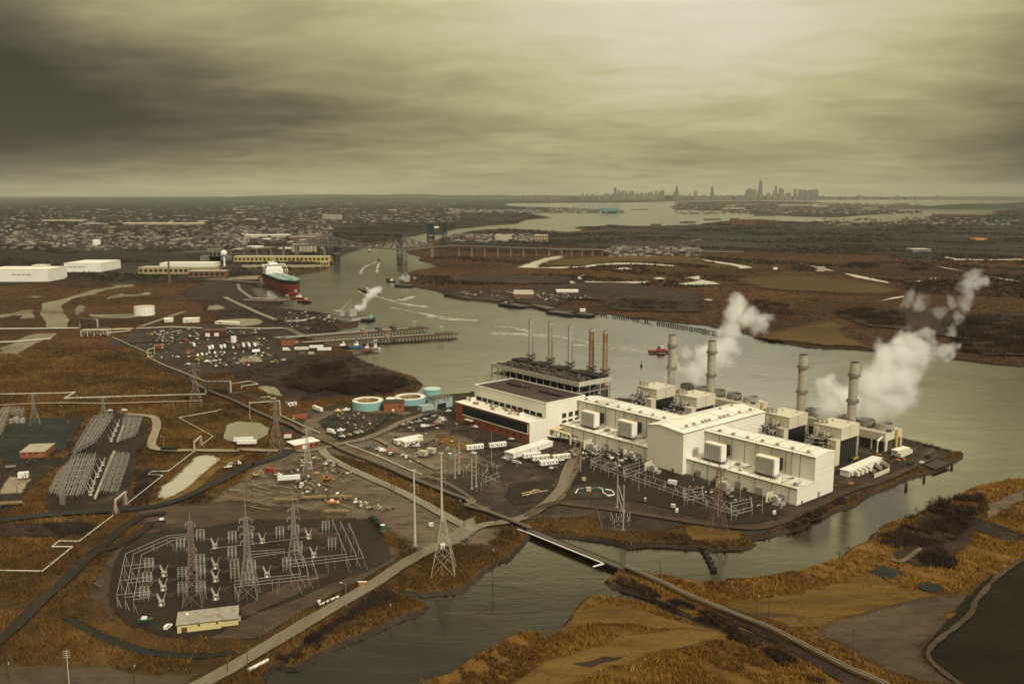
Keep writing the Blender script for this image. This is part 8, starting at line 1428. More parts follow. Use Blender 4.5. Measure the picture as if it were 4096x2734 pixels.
M_FTAN=mat('far_tan_wall', (.36, .27, .14), .8, var=.15, scale=.03); M_FYEL=mat('far_yellow_wall', (.44, .33, .13), .8, var=.1, scale=.03); M_FGREY=mat('far_grey_wall', (.16, .15, .12), .8, var=.2, scale=.03); M_FROOF=mat('far_pale_roof', (.40, .36, .27), .8, var=.2, scale=.02); M_FBR=mat('far_brick', (.17, .085, .055), .85, var=.2, scale=.03)
for lb, x0, x1, yb, yt, d, dz in(('huge white warehouse block at the photo edge with small dark lettering', -140, 455, 885, 770, 90, 0), ('huge white warehouse standing behind the edge one with small dark lettering', 605, 950, 793, 712, 120, 0)):
 t, F_, L, h=box_far('warehouse', lb, 'warehouse', 'I', x0, x1, yb, yt, d, M_WHITE, M_ROOF); b=MB(F_); s0=L*(.42 if x0<0 else .1)
 for i in range(22):b.box(s0+i*2.2, s0+i*2.2+(1.5 if i%5 else .2), -.3, -.01, h*.55, h*.55+2.4)
 b.build('lettering', M_TRIM, t)
FB=[('white_office', 'low white office between the two huge warehouses', 'I', 300, 425, 758, 730, 30, M_WHITE, M_ROOF, 2), ('factory', 'long tan factory front with pale pilasters', 'I', 1300, 2005, 812, 752, 50, M_FTAN, M_FROOF, 1), ('factory', 'brick works in front of the tan factory', 'I', 1770, 2115, 845, 785, 30, M_FBR, M_FROOF, 1), ('factory', 'white flat works roof behind the tan factory', 'I', 1500, 2010, 745, 712, 60, M_WHITE, M_ROOF, 0), ('factory', 'grey stepped process building near the water tower', 'I', 1880, 2140, 690, 645, 40, M_FGREY, M_FGREY, 0), ('factory', 'tall grey block on top of the process plant', 'I', 1965, 2075, 690, 580, 30, M_FGREY, M_FGREY, 1), ('factory', 'long yellow factory with a row of dark windows by the bridge', 'J', 82, 975, 698, 648, 40, M_FYEL, M_FROOF, 1), ('quay_shed', 'low ochre quay shed before the yellow factory', 'J', 155, 900, 752, 735, 20, M_FTAN, M_FROOF, 0), ('quay_shed', 'ochre quay house at the point', 'J', 895, 975, 745, 690, 16, M_FYEL, M_FROOF, 1), ('white_office', 'pale far office block with window rows', 'J', 915, 1085, 300, 255, 60, M_FROOF, M_FROOF, 3), ('long_shed', 'very long orange and white rail shed in the far town', 'I', 1150, 1900, 350, 332, 60, M_FTAN, M_WHITE, 0), ('long_shed', 'long white roofed shed beside the rail shed', 'I', 770, 935, 348, 338, 60, M_FGREY, M_WHITE, 0), ('long_shed', 'long shed with pale tank row in the far town', 'I', 390, 780, 316, 302, 60, M_FROOF, M_FROOF, 0), ('barge_hall', 'flat roofed brown hall at the barge yard', 'K', 600, 785, 1165, 1120, 75, M_FBR, M_FROOF, 0), ('shed', 'white shed in the barge yard', 'K', 1000, 1205, 1110, 1085, 20, M_WHITE, M_ROOF, 0), ('hut', 'tiny white hut at the barge yard shore', 'K', 1222, 1272, 1282, 1262, 8, M_WHITE, M_ROOF, 0), ('works', 'long pale works roofs beyond the process plant', 'J', 180, 600, 470, 445, 60, M_FROOF, M_WHITE, 0), ('works', 'white flat shed among the far works', 'J', 205, 340, 570, 552, 40, M_WHITE, M_WHITE, 0), ('works', 'rust coloured long works near the bridge foot', 'J', 610, 870, 490, 462, 50, M_FBR, M_FROOF, 0), ('works', 'brown marsh side factory with pale wall', 'K', 800, 920, 625, 568, 60, M_FTAN, M_FROOF, 2), ('works', 'pale twin roofed sheds behind the viaduct', 'K', 425, 580, 615, 568, 60, M_FROOF, M_FROOF, 0), ('works', 'small red building behind the viaduct', 'K', 170, 215, 620, 580, 30, M_FBR, M_FBR, 0), ('tower_block', 'pair of brown tower blocks in the far woods, first', 'L', 378, 436, 338, 292, 40, M_FBR, M_FBR, 3), ('tower_block', 'pair of brown tower blocks in the far woods, second', 'L', 468, 540, 342, 300, 40, M_FBR, M_FBR, 3), ('depot', 'orange roofed depot on the far plain', 'L', 2020, 2100, 440, 428, 50, mat('orange_roof', (.48, .25, .06)), mat('orange_roof', (0, 0, 0)), 0), ('depot', 'pale flat depot beside the marsh fields', 'L', 1600, 1725, 520, 500, 60, M_FGREY, M_FROOF, 0), ('hut', 'pale yellow hut in the open marsh', 'L', 955, 1010, 648, 620, 14, M_FROOF, M_FROOF, 0), ('hut', 'white hunting hut in the marsh', 'L', 665, 690, 636, 624, 8, M_WHITE, M_WHITE, 0)]
for nm, lb, k, x0, x1, yb, yt, d, mw, mr, w in FB:box_far(nm, lb, 'building', k, x0, x1, yb, yt, d, mw, mr, None, w)
for i in range(7):rtank('round oil tank in the row behind the yellow factory', 'J', 640+i*34, 606, 17, 556, (M_FTAN, M_STEEL, M_FROOF)[i%3])['group']='oil tanks behind the yellow factory'
for lb, k, x, yb, yt in(('white ball topped water tower above the works', 'I', 2108, 740, 588), ):
 p=g(k, x, yb); h=zat(k, yt, p[1]); t=thing('water_tower', lb, 'water tower', p); MB().cyl(p[0], p[1], 0, h-12, 2.6, 2, 14).build('column', M_WHITE, t); MB().ico((p[0], p[1], h-8), 9, 2).build('tank', M_WHITE, t)
p=g('I', 1592, 890); t=thing('brick_chimney', 'lone thin brick chimney before the tan factory', 'smokestack', p); MB().cyl(p[0], p[1], 0, zat('I', 690, p[1]), 3, 2, 14).build('shaft', M_FBR, t); MB().cyl(p[0], p[1], 0, 4, 4, 4, 14).build('base', M_FBR, t)
rr=random.Random(3)
MH=[mat('house_pale', (.22, .19, .14), .8), mat('house_grey', (.10, .092, .074), .8), mat('house_brown', (.07, .048, .034), .8), mat('house_white', (.31, .28, .21), .7)]
MHR=[mat('house_roof_dark', (.045, .038, .03), .9), mat('house_roof_brown', (.085, .055, .04), .9)]
def house_mesh(i):
 b=MB().box(-6, 6, -4.5, 4.5, 0, 6); n=len(b.f); b.xprism([(-5, 6), (0, 10), (5, 6)], -6.4, 6.4, 'x'); me=bpy.data.meshes.new('town_house'); me.from_pydata(b.v, [], b.f); me.materials.append(MH[i]); me.materials.append(MHR[i%2]); me.polygons.foreach_set('material_index', [0]*n+[1]*(len(b.f)-n)); return me
HM=[house_mesh(i)for i in range(4)]; HL=['small pale house in the crowded far town', 'small grey house in the crowded far town', 'small brown house in the crowded far town', 'small white house in the crowded far town']
def town_pt():return('I', rr.uniform(0, 2347), rr.triangular(395, 600, 480))if rr.random()<.62 else('J', rr.uniform(-100, 1000), rr.triangular(330, 540, 420))
for i in range(296):
 k, x, y=town_pt(); o=bpy.data.objects.new('town_house', HM[i%4]); COL.objects.link(o); o.location=g(k, x, y); o.rotation_euler=(0, 0, rr.uniform(0, 3)); s_=rr.uniform(.9, 1.6); o.scale=(s_, s_, s_); tag(o, HL[i%4], 'house', 'houses of the far town, '+HL[i%4].split()[1])
def stuff_boxes(name, pts, m, size):
 b=MB()
 for p in pts:
  a=rr.uniform(-.4, .4); f=max(1, p[1]/3000)**.5; L, w, h=rr.uniform(*size[0])*f, rr.uniform(*size[1])*f, rr.uniform(*size[2]); c_, s_=math.cos(a), math.sin(a)
  b.fr=lambda q:(p[0]+q[0]*c_-q[1]*s_, p[1]+q[0]*s_+q[1]*c_, q[2]); b.box(-L, L, -w, w, 0, h)
 b.fr=None; b.build(name, m)['kind']='stuff'
for i in range(4):stuff_boxes('distant_houses', [g(*town_pt())for _ in range(230)]+[g('I', rr.uniform(0, 2347), rr.uniform(180, 420))for _ in range(120)]+[g('J', rr.uniform(0, 2200), rr.uniform(130, 330))for _ in range(200)]+[g('L', rr.uniform(0, 1660), rr.uniform(185, 262))for _ in range(220)]+[g('L', rr.uniform(1000, 2349), rr.uniform(290, 345))for _ in range(60)]+[g('K', rr.uniform(0, 900), rr.uniform(560, 630))for _ in range(50)]+[g('K', rr.uniform(1450, 2347), rr.uniform(680, 770))for _ in range(50)], MH[i], ((4, 11), (3, 8), (4, 9)))
for i in range(44):
 k, x, y=rr.choice((('I', rr.uniform(300, 2347), rr.uniform(170, 330)), ('J', rr.uniform(0, 2000), rr.uniform(120, 320)), ('L', rr.uniform(100, 1650), rr.uniform(180, 250)), ('J', rr.uniform(0, 900), rr.uniform(440, 590)))); w_=rr.uniform(40, 150)
 box_far('flat_shed', 'long low flat roofed shed in the hazy industrial belt', 'shed', k, x, x+w_, y, y-rr.uniform(5, 9), 70, rr.choice((M_FROOF, M_FGREY, M_FTAN, M_FBR)), rr.choice((M_WHITE, M_FROOF, M_FGREY)), 'flat sheds of the industrial belt')
for i, (k, x, yb, yt, col)in enumerate([('K', 48, 290, 238, 0), ('K', 180, 300, 255, 0), ('K', 335, 300, 250, 0), ('K', 452, 300, 250, 0), ('K', 520, 300, 250, 0), ('K', 735, 355, 275, 2), ('K', 780, 355, 275, 2), ('K', 950, 310, 240, 1), ('K', 980, 310, 238, 1), ('K', 1010, 310, 240, 1), ('K', 1130, 330, 255, 1)]+[('K', 1165+j*46, 345, 252, 2)for j in range(10)]):
 p=g(k, x, yb); h=zat(k, yt, p[1])*.8; m=(M_FGREY, mat('crane_white', (.5, .45, .36)), mat('crane_teal', (.10, .22, .20)))[col]; t=thing('port_crane', ('dark ship to shore gantry crane at the inner port', 'white ship to shore gantry crane at the container terminal', 'teal ship to shore gantry crane at the container terminal')[col], 'crane', p, ('inner port cranes', 'white terminal cranes', 'teal terminal cranes')[col]); b=MB()
 for dx in(-9, 9):
  for dy in(0, 16):b.box(p[0]+dx-1.5, p[0]+dx+1.5, p[1]+dy-1.5, p[1]+dy+1.5, 0, h*.75)
 b.box(p[0]-10, p[0]+10, p[1]-1, p[1]+18, h*.7, h*.78); b.build('portal', m, t); b=MB(); b.tube([(p[0]-30, p[1]+8, h*.74), (p[0]+10, p[1]+8, h*.76), (p[0]+62, p[1]+8, h*(1.2 if col==2 and i%3 else .8))], 2, 4); b.tube([(p[0], p[1]+8, h*.76), (p[0], p[1]+8, h*1.08), (p[0]+40, p[1]+8, h*.95)], 1.3, 4); b.build('boom', m, t)
barge('container ship under the teal terminal cranes', 'K', 1400, 352, 1600, 352, 40, M_BH, lambda F_, L, w, h, t:MB(F_).box(L*.05, L*.9, 4, 36, h, h+34).build('container_stack', mat('crane_teal', (0, 0, 0)), t), h=14)
stuff_boxes('terminal_containers', [g('K', rr.uniform(0, 1590), rr.uniform(325, 356))for _ in range(260)], M_FGREY, ((6, 20), (4, 8), (5, 14))); stuff_boxes('terminal_containers', [g('K', rr.uniform(0, 1590), rr.uniform(320, 356))for _ in range(80)], M_FROOF, ((6, 14), (4, 8), (5, 12)))
for i, (k, x0, x1, y)in enumerate((('L', 540, 675, 274), ('L', 200, 308, 300), ('L', 40, 140, 320), ('K', 1705, 1860, 325), ('K', 2260, 2290, 362), ('K', 1900, 1980, 470), ('L', 100, 130, 260))):barge('low dark ship lying in the far bay, %s'%('beside the low houses', 'off the wooded point', 'with deck cranes', 'alone off the terminal', 'tiny and alone', 'near the wooded shore', 'small, mid water')[i], k, x0, y, x1, y-1, 20, M_BH, crane_load if i==2 else None, h=6)
p, q=g('L', 1372, 262), g('L', 1640, 262); t=thing('arch_bridge', 'dark steel arch bridge far across the bay', 'bridge', p); zt_=zat('L', 190, p[1]); b=MB(); d=MB()
for i in range(24):
 f, e=i/24, (i+1)/24; A_=lambda f, k_=0:lerp(p, q, f, 20+(zt_-20)*4*f*(1-f)-k_*(1-4*(f-.5)**2)); b.beam(A_(f), A_(e), 4); b.beam(A_(f, 16), A_(e, 16), 4); b.beam(A_(f), A_(e, 16), 2); d.beam(A_(f, 16), lerp(p, q, f, 48), 1.2)
b.build('arch', M_FGREY, t); d.build('hanger', M_FGREY, t)['kind']='stuff'; MB().beam(lerp(p, q, -.6, 46), lerp(p, q, 1.5, 46), 5).build('deck', M_FGREY, t)
MS=[mat('tower_grey', (.10, .105, .09), .6), mat('tower_green', (.075, .10, .085), .5), mat('tower_brown', (.15, .125, .09), .7)]
def sky(x, yt, wpx, label, grp, yb=457.4, steps=1):
 p=g('W', x, yb); h=zat('W', yt, p[1]); w=wpx*p[1]/2080/2; m=MS[int(x*7)%3]; b=MB()
 for s_ in range(steps+1):f=1-.28*s_/max(1, steps)*(steps>0); b.box(p[0]-w*f, p[0]+w*f, p[1]-w*f, p[1]+w*f, h*(.0 if s_==0 else .55+.35*(s_-1)/max(1, steps)), h*(.55+.35*s_/max(1, steps))if s_<steps else h)
 if rr.random()<.4:b.box(p[0]-w*.4, p[0]+w*.2, p[1]-w*.3, p[1]+w*.3, h+.1, h*1.04)
 o=b.build('skyscraper', m); tag(o, label, 'skyscraper', grp)
for i in range(62):x=rr.triangular(1305, 1590, 1470); sky(x, 452-rr.uniform(2, 12)*(1.25 if 1400<x<1560 else .7), rr.uniform(3, 8), 'hazy midtown tower in the wide city cluster', 'midtown towers', steps=rr.randrange(2))
for i in range(34):x=rr.uniform(1708, 1876); sky(x, 450-rr.uniform(2, 17), rr.uniform(4, 9), 'hazy downtown tower round the tallest spire', 'downtown towers', steps=rr.randrange(2))
for i in range(84):sky(rr.choice((rr.uniform(1010, 1300), rr.uniform(1580, 1710), rr.uniform(1876, 2160))), 453.5-rr.uniform(1, 6), rr.uniform(3, 8), 'small hazy block on the skyline between the clusters', 'skyline blocks')
for x, yt, w, lb in((1411, 431, 8, 'broad dark tower at the start of the midtown cluster'), (1633, 430, 7, 'lone dark slab tower between the two clusters'), (1718, 432, 8, 'squared tower at the near end of downtown'), (1790, 431, 8, 'dark teal tower right of the tallest spire'), (1870, 434, 11, 'broad tower at the far end of downtown'), (1595, 438, 8, 'squat dark tower past the spired midtown one'), (1779, 427, 6, 'pale slender tower beside the tallest spire')):sky(x, yt, w, lb, None)
b=MB()
for i in range(420):x=rr.triangular(960, 2200, 1560); q=g('W', x, 457.3); w=rr.uniform(1, 4)*q[1]/2080; b.box(q[0]-w, q[0]+w, q[1], q[1]+w, 0, zat('W', 454.0-rr.uniform(0, 4.2)*(1.5 if 1350<x<1880 else .8), q[1]))
b.build('skyline_blocks', MS[0])['kind']='stuff'
p=g('W', 1743.5, 457.4); h=zat('W', 415, p[1]); w=5*p[1]/2080; t=thing('spire_tower', 'tallest tapering glass tower with spire in downtown', 'skyscraper', p); b=MB(); b.add([(p[0]-w, p[1]-w, 0), (p[0]+w, p[1]-w, 0), (p[0]+w, p[1]+w, 0), (p[0]-w, p[1]+w, 0), (p[0]-w*.5, p[1]-w*.5, h), (p[0]+w*.5, p[1]-w*.5, h), (p[0]+w*.5, p[1]+w*.5, h), (p[0]-w*.5, p[1]+w*.5, h)], [(3, 2, 1, 0), (4, 5, 6, 7), (0, 1, 5, 4), (1, 2, 6, 5), (2, 3, 7, 6), (3, 0, 4, 7)]); b.build('shaft', MS[1], t); MB().cyl(p[0], p[1], h, zat('W', 408.5, p[1]), w*.16, w*.05, 8).build('spire', MS[0], t)
p=g('W', 1552, 457.4); t=thing('spire_tower', 'stepped midtown tower with needle spire', 'skyscraper', p); w=5*p[1]/2080
for f, y0, y1 in((1, 457, 438), (.7, 438, 430), (.4, 430, 425), (.12, 425, 418)):MB().cyl(p[0], p[1], max(0, zat('W', y0, p[1])), zat('W', y1, p[1]), w*f, w*f*.85, 8).build('shaft' if f>.2 else 'spire', MS[0], t)
def veg_mat(name, stops, scale=.012):
 m=bpy.data.materials.new(name); m.use_nodes=True; T=m.node_tree; bs=T.nodes['Principled BSDF']; at=nd(T, 'ShaderNodeAttribute', attribute_name='tint'); ge=nd(T, 'ShaderNodeNewGeometry')
 n=noise_(T, ge.outputs['Position'], scale, 6, .62, .6); T.links.new(ramp(T, math_(T, 'ADD', math_(T, 'MULTIPLY', at.outputs['Fac'], .32), math_(T, 'SUBTRACT', math_(T, 'MULTIPLY', n, 1.9), .58), True), stops), bs.inputs['Base Color'])
 bs.inputs['Roughness'].default_value=.9; bs.inputs['Specular IOR Level'].default_value=.05; return m
V_REED=veg_mat('reed_blade', [(0, (.024, .017, .010)), (.2, (.052, .031, .014)), (.45, (.105, .054, .017)), (.72, (.18, .095, .026)), (1, (.30, .18, .06))], .016)
V_REEDG=veg_mat('golden_reed_blade', [(0, (.040, .025, .012)), (.2, (.090, .047, .015)), (.45, (.170, .083, .019)), (.72, (.265, .140, .030)), (1, (.40, .245, .068))], .016)
V_SCRUB=veg_mat('bare_twig', [(0, (.014, .011, .009)), (.5, (.042, .028, .022)), (1, (.085, .058, .044))]); V_STRAW=veg_mat('straw_blade', [(0, (.20, .11, .027)), (.5, (.31, .185, .047)), (1, (.42, .27, .085))])
V_MARSH=veg_mat('marsh_grass_blade', [(0, (.020, .013, .009)), (.4, (.070, .037, .018)), (.75, (.125, .063, .025)), (1, (.19, .11, .045))], .004); V_WOOD=veg_mat('far_wood_twig', [(0, (.014, .013, .009)), (.5, (.034, .028, .020)), (1, (.078, .052, .036))], .004)
SOFT={id(M_REED), id(M_MARSH), id(M_SCRUB), id(M_OCHRE), id(M_STRAW), id(M_CITY), id(M_BANK)}
def scatter(n, r0, r1, poly, az=34, keep=None, avoid=True, lo=-5.0):
 r=np.exp(RNG.uniform(math.log(r0), math.log(r1), n)); a=np.radians(RNG.uniform(-az, az, n)); x, y=r*np.sin(a), r*np.cos(a)
 ok=np.zeros(n, bool)
 for p in poly:b=np.array([q[:2]for q in p]); i=np.where((x>b[:, 0].min())&(x<b[:, 0].max())&(y>b[:, 1].min())&(y<b[:, 1].max()))[0]; ok[i]|=signed_dist(x[i], y[i], p)>.6
 x, y=x[ok], y[ok]
 if avoid:
  bad=np.zeros(len(x), bool)
  for p, m in PATCHES:
   if keep is not None and id(m)in keep or(keep is None and id(m)in SOFT):continue
   b=np.array([q[:2]for q in p]); i=np.where((x>b[:, 0].min())&(x<b[:, 0].max())&(y>b[:, 1].min())&(y<b[:, 1].max()))[0]
   if len(i):bad[i]|=signed_dist(x[i], y[i], p)>-.5
  x, y=x[~bad], y[~bad]
 return x, y
def clear(xy, s, k):
 x, y=xy; n=np.sin(x/s+1.3*np.sin(y/s*.7))+np.sin(y/s*1.7+1.1*np.sin(x/s*1.3))+.8*np.sin((x+y)/s*2.9); i=n>k; return x[i], y[i]
def tufts(name, xy, h, w, blades, m, spread=.5, lean=.35, ref=420, grow=.55):
 x, y=xy; n=len(x)
 if not n:return
 f=np.maximum(1, np.hypot(x, y)/ref); hh=RNG.uniform(h[0], h[1], n)*f**.25; ww=w*f**grow*1.0
 X=np.repeat(x, blades)+RNG.normal(0, 1, n*blades)*np.repeat(spread*f**grow, blades); Y=np.repeat(y, blades)+RNG.normal(0, 1, n*blades)*np.repeat(spread*f**grow, blades)
 Hh=np.repeat(hh, blades)*RNG.uniform(.6, 1.1, n*blades); Wv=np.repeat(ww, blades)*RNG.uniform(.6, 1.3, n*blades); A=RNG.uniform(0, math.pi, n*blades); N_=n*blades
 v=np.zeros((N_, 3, 3), np.float32); dx, dy=np.cos(A)*Wv/2, np.sin(A)*Wv/2
 v[:, 0]=np.stack([X-dx, Y-dy, np.full(N_, -.05)], 1); v[:, 1]=np.stack([X+dx, Y+dy, np.full(N_, -.05)], 1); v[:, 2]=np.stack([X+RNG.normal(0, lean, N_)*Hh, Y+RNG.normal(0, lean, N_)*Hh, Hh], 1)
 me=bpy.data.meshes.new(name); me.vertices.add(N_*3); me.vertices.foreach_set('co', v.ravel()); me.loops.add(N_*3); me.loops.foreach_set('vertex_index', np.arange(N_*3, dtype=np.int32)); me.polygons.add(N_); me.polygons.foreach_set('loop_start', np.arange(0, N_*3, 3, dtype=np.int32)); me.update()
 at=me.attributes.new('tint', 'FLOAT', 'POINT'); at.data.foreach_set('value', np.repeat(np.repeat(RNG.random(n), blades)*.7+RNG.random(N_)*.3, 3).astype(np.float32))
 me.materials.append(m); o=bpy.data.objects.new(name, me); COL.objects.link(o); o['kind']='stuff'; o['label']=name.replace('_', ' ')+' covering the ground'; o['category']='vegetation'
reg=lambda ms:[p for p, m in PATCHES if any(m is q for q in ms)]
for V_, P_ in((V_REED, mainland), (V_REEDG, marshB)):tufts('dry_reeds', clear(scatter(170000, 300, 1300, [P_], keep={id(M_REED)}), 9, -1.3), (1.2, 2.6), .55, 4, V_)
tufts('dry_reeds', clear(scatter(60000, 300, 900, reg([M_STRAW]), avoid=False), 15, .0), (.8, 2.0), .5, 4, V_REEDG)
tufts('straw_grass_tufts', scatter(90000, 300, 900, reg([M_STRAW]), avoid=False), (.3, .8), .6, 3, V_STRAW, .6)
tufts('bare_scrub', clear(scatter(120000, 300, 1800, reg([M_SCRUB]), keep={id(M_SCRUB), id(M_REED), id(M_MARSH), id(M_OCHRE)}), 8, -.4), (.8, 3.2), .42, 5, V_SCRUB, .8, .5)
tufts('marsh_grass', scatter(90000, 900, 4200, [marshR, mainland], keep={id(M_MARSH), id(M_OCHRE), id(M_REED)}), (1, 2.4), 1.0, 3, V_MARSH, 1.0, .4, 900, .8)
tufts('distant_woods', clear(scatter(60000, 2000, 16000, [marshR, mainland], keep={id(M_CITY)}), 170, .2), (4, 8), 4.0, 4, V_WOOD, 3.5, .25, 2500, .9)
def clump(name, k, pts, n, h, m=V_SCRUB, w=.45, bl=6, sp=.8):p=[q[:2]for q in gs(k, pts)]; d=[math.hypot(*q)for q in p]; p=rough_poly(p, 9, 6, n%17); tufts(name, clear(scatter(n, min(d), max(d), [p], avoid=False), 7*max(1, min(d)/700), -.35), h, w, bl, m, sp, .45)
CL=[('R', [(1700, 620), (1900, 540), (2250, 470), (2340, 560), (2330, 720), (2000, 760), (1750, 700)], 60000, (3, 6)), ('H', [(700, 90), (1000, 40), (1500, 20), (1800, 50), (1700, 120), (1500, 180), (1200, 190), (900, 160)], 60000, (3, 6)), ('S', [(860, 490), (1050, 460), (1380, 500), (1420, 600), (1120, 590)], 30000, (4, 8)), ('S', [(1700, 560), (2000, 520), (2344, 540), (2600, 620), (2600, 840), (2100, 830), (1830, 800), (1750, 660)], 60000, (4, 8)), ('S', [(540, 140), (660, 130), (720, 165), (600, 175)], 12000, (4, 7)), ('S', [(930, 130), (1000, 105), (1180, 115), (1220, 130), (1080, 150)], 12000, (5, 8)), ('S', [(1380, 150), (1500, 130), (1640, 125), (1640, 160), (1450, 168)], 12000, (5, 8)), ('S', [(130, 400), (300, 380), (480, 450), (520, 520), (360, 540), (200, 500)], 20000, (3, 6)), ('K', [(1480, 1230), (1600, 1180), (1900, 1160), (2200, 1200), (2100, 1280), (1700, 1260)], 20000, (3, 6)), ('P', [(1130, 480), (1400, 320), (1700, 180), (1950, 150), (2000, 330), (1750, 480), (1500, 560), (1250, 560)], 60000, (2, 4.5)), ('P', [(1480, 640), (1640, 560), (1740, 640), (1700, 700), (1540, 700)], 16000, (2, 5)), ('P', [(420, 380), (700, 250), (900, 160), (920, 200), (720, 310), (500, 420)], 26000, (1.5, 3.2)), ('N', [(540, 1330), (900, 1070), (1300, 820), (1560, 690), (1640, 720), (1250, 950), (850, 1220), (600, 1380)], 50000, (1.5, 3.4)), ('P', [(0, 1130), (330, 1290), (700, 1480), (900, 1566), (700, 1566), (300, 1360), (0, 1200)], 26000, (1.5, 3)), ('O', [(1560, 700), (1800, 800), (2100, 930), (2349, 1050), (2349, 1090), (2000, 990), (1700, 850), (1480, 740)], 40000, (1, 2.6)), ('H', [(1180, 770), (1500, 900), (1740, 990), (1750, 1020), (1450, 930), (1160, 800)], 16000, (1, 2.2)), ('G', [(1280, 1080), (1300, 920), (1420, 890), (1500, 930), (1400, 1060), (1320, 1130)], 16000, (1.5, 3.5)), ('M', [(250, 130), (420, 60), (860, 60), (900, 130), (600, 190)], 20000, (2, 5)), ('C', [(800, 1550), (1020, 1480), (1130, 1380), (1160, 1430), (1000, 1510), (830, 1600)], 16000, (1.5, 3)), ('C', [(1640, 815), (1900, 880), (2120, 940), (2100, 965), (1880, 910), (1640, 840)], 8000, (.8, 2))]
for i, (k, p, n, h)in enumerate(CL):clump('bare_thicket', k, p, n, h)
M_BARK=mat('bare_bark', (.060, .046, .036), .9, var=.2, scale=.8)
def bare(seed, h):
 rr=random.Random(seed); tr=MB(); cr=MB()
 def br(p, d, L, r, lv):
  q=(p[0]+d[0]*L, p[1]+d[1]*L, p[2]+d[2]*L); (tr if lv==0 else cr).tube([p, q], [r, r*.6], 5 if lv==0 else 3, False)
  if lv<4:
   for _ in range((4, 4, 3, 3)[lv]):e=Vector((d[0]+rr.gauss(0, .5), d[1]+rr.gauss(0, .5), max(.1, d[2]+rr.gauss(0, .3)))).normalized(); br(tuple(p[i]+(q[i]-p[i])*rr.uniform(.5, 1)for i in range(3)), e, L*rr.uniform(.55, .8), r*.55, lv+1)
 br((0, 0, -.1), (0, 0, 1), h*.32, h*.026, 0); return tr, cr
TP=[]
for s_ in range(3):
 t=thing('bare_tree', '', 'tree'); a, b=bare(s_+5, 10); a.build('trunk', M_BARK, t, False); b.build('crown', M_BARK, t, False); TP.append(t)
TR=[('P', x, y, s_, 'leafless tree in the ragged row on the creek bank knoll', 'leafless trees on the creek bank knoll')for x, y, s_ in((1450, 300, .9), (1500, 380, 1.1), (1540, 290, 1.2), (1570, 260, 1.3), (1600, 250, 1.3), (1630, 240, 1.2), (1665, 250, 1.1), (1690, 310, .9), (1725, 320, .9), (1780, 310, 1.1))]+[('P', 940, 610, .85, 'leafless tree standing alone at the water edge, the taller', None), ('P', 865, 630, .7, 'leafless tree standing alone at the water edge, the shorter', None), ('P', 1155, 480, .8, 'dark leafless tree at the foot of the red brush', None), ('P', 1270, 490, .8, 'dark leafless tree inside the red brush', None), ('P', 1925, 375, .9, 'lone leafless tree on the far slope of the knoll', None), ('P', 1620, 640, .9, 'leafless tree among dark brush above the gravel pads', None), ('H', 1780, 60, .9, 'leafless tree at the scrub point in the river', None)]+[('M', x, 140+x%30, .8, 'thin leafless tree in the dark brush below the black road', 'leafless trees below the black road')for x in(290, 340, 380, 660, 700, 745)]+[('S', x, y, 1.1, 'leafless tree on the far river bank', 'leafless trees on the far bank')for x, y in((310, 390), (350, 400), (430, 420), (560, 440), (700, 610), (1075, 690))]
for i, (k, x, y, s_, lb, gp)in enumerate(TR):
 o=TP[i]if i<3 else dup(TP[i%3]); o.location=g(k, x, y); o.rotation_euler=(0, 0, i*1.7); o.scale=(s_, )*3; tag(o, lb, 'tree', gp)
 if not gp and 'group' in o:del o['group']
MC=mat('conifer_green', (.012, .018, .011), .9, var=.3, scale=1.5)
for i, (k, x, y)in enumerate((('T', 1590, 735), ('T', 1620, 705), ('T', 1740, 695), ('T', 1835, 680), ('T', 2120, 920), ('T', 2265, 890), ('A', 655, 1352), ('A', 725, 1345))):
 p=g(k, x, y); t=thing('conifer', 'small dark conifer on the lawn before the brick power house', 'tree', p, 'conifers before the brick power house'); MB().cyl(p[0], p[1], 0, 1, .2, .15, 6).build('trunk', M_BARK, t); b=MB()
 for j in range(90):z=.6+4.4*random.random(); r=(5.2-z)*.34*random.uniform(.6, 1.1); a=random.uniform(0, 6.28); b.add([(p[0], p[1], z+.4), (p[0]+r*math.cos(a-.25), p[1]+r*math.sin(a-.25), z-.2), (p[0]+r*math.cos(a+.25), p[1]+r*math.sin(a+.25), z-.2)], [(0, 1, 2)])
 b.build('crown', MC, t)
def clutter(name, k, pts, n, m, s=(.3, 1.6), hh=(.2, 1.3)):
 p=[q[:2]for q in gs(k, pts)]; d=[math.hypot(*q)for q in p]; n=int(n*2.2); x, y=clear(scatter(n*24, min(d), max(d), [p], avoid=False), 29, -.5); b=MB()
 for a, c in list(zip(x, y))[:n]:
  f=max(1, c/800); L, w_, h=random.uniform(*s)*f, random.uniform(*s)*f*.6, random.uniform(*hh); an=random.choice((.7, 2.27, random.uniform(0, 3))); e, q=math.cos(an), math.sin(an); b.fr=lambda t:(a+t[0]*e-t[1]*q, c+t[0]*q+t[1]*e, t[2]); b.box(-L, L, -w_, w_, ZL[0]-.05, ZL[0]+h)
 b.fr=None; b.build(name, m)['kind']='stuff'
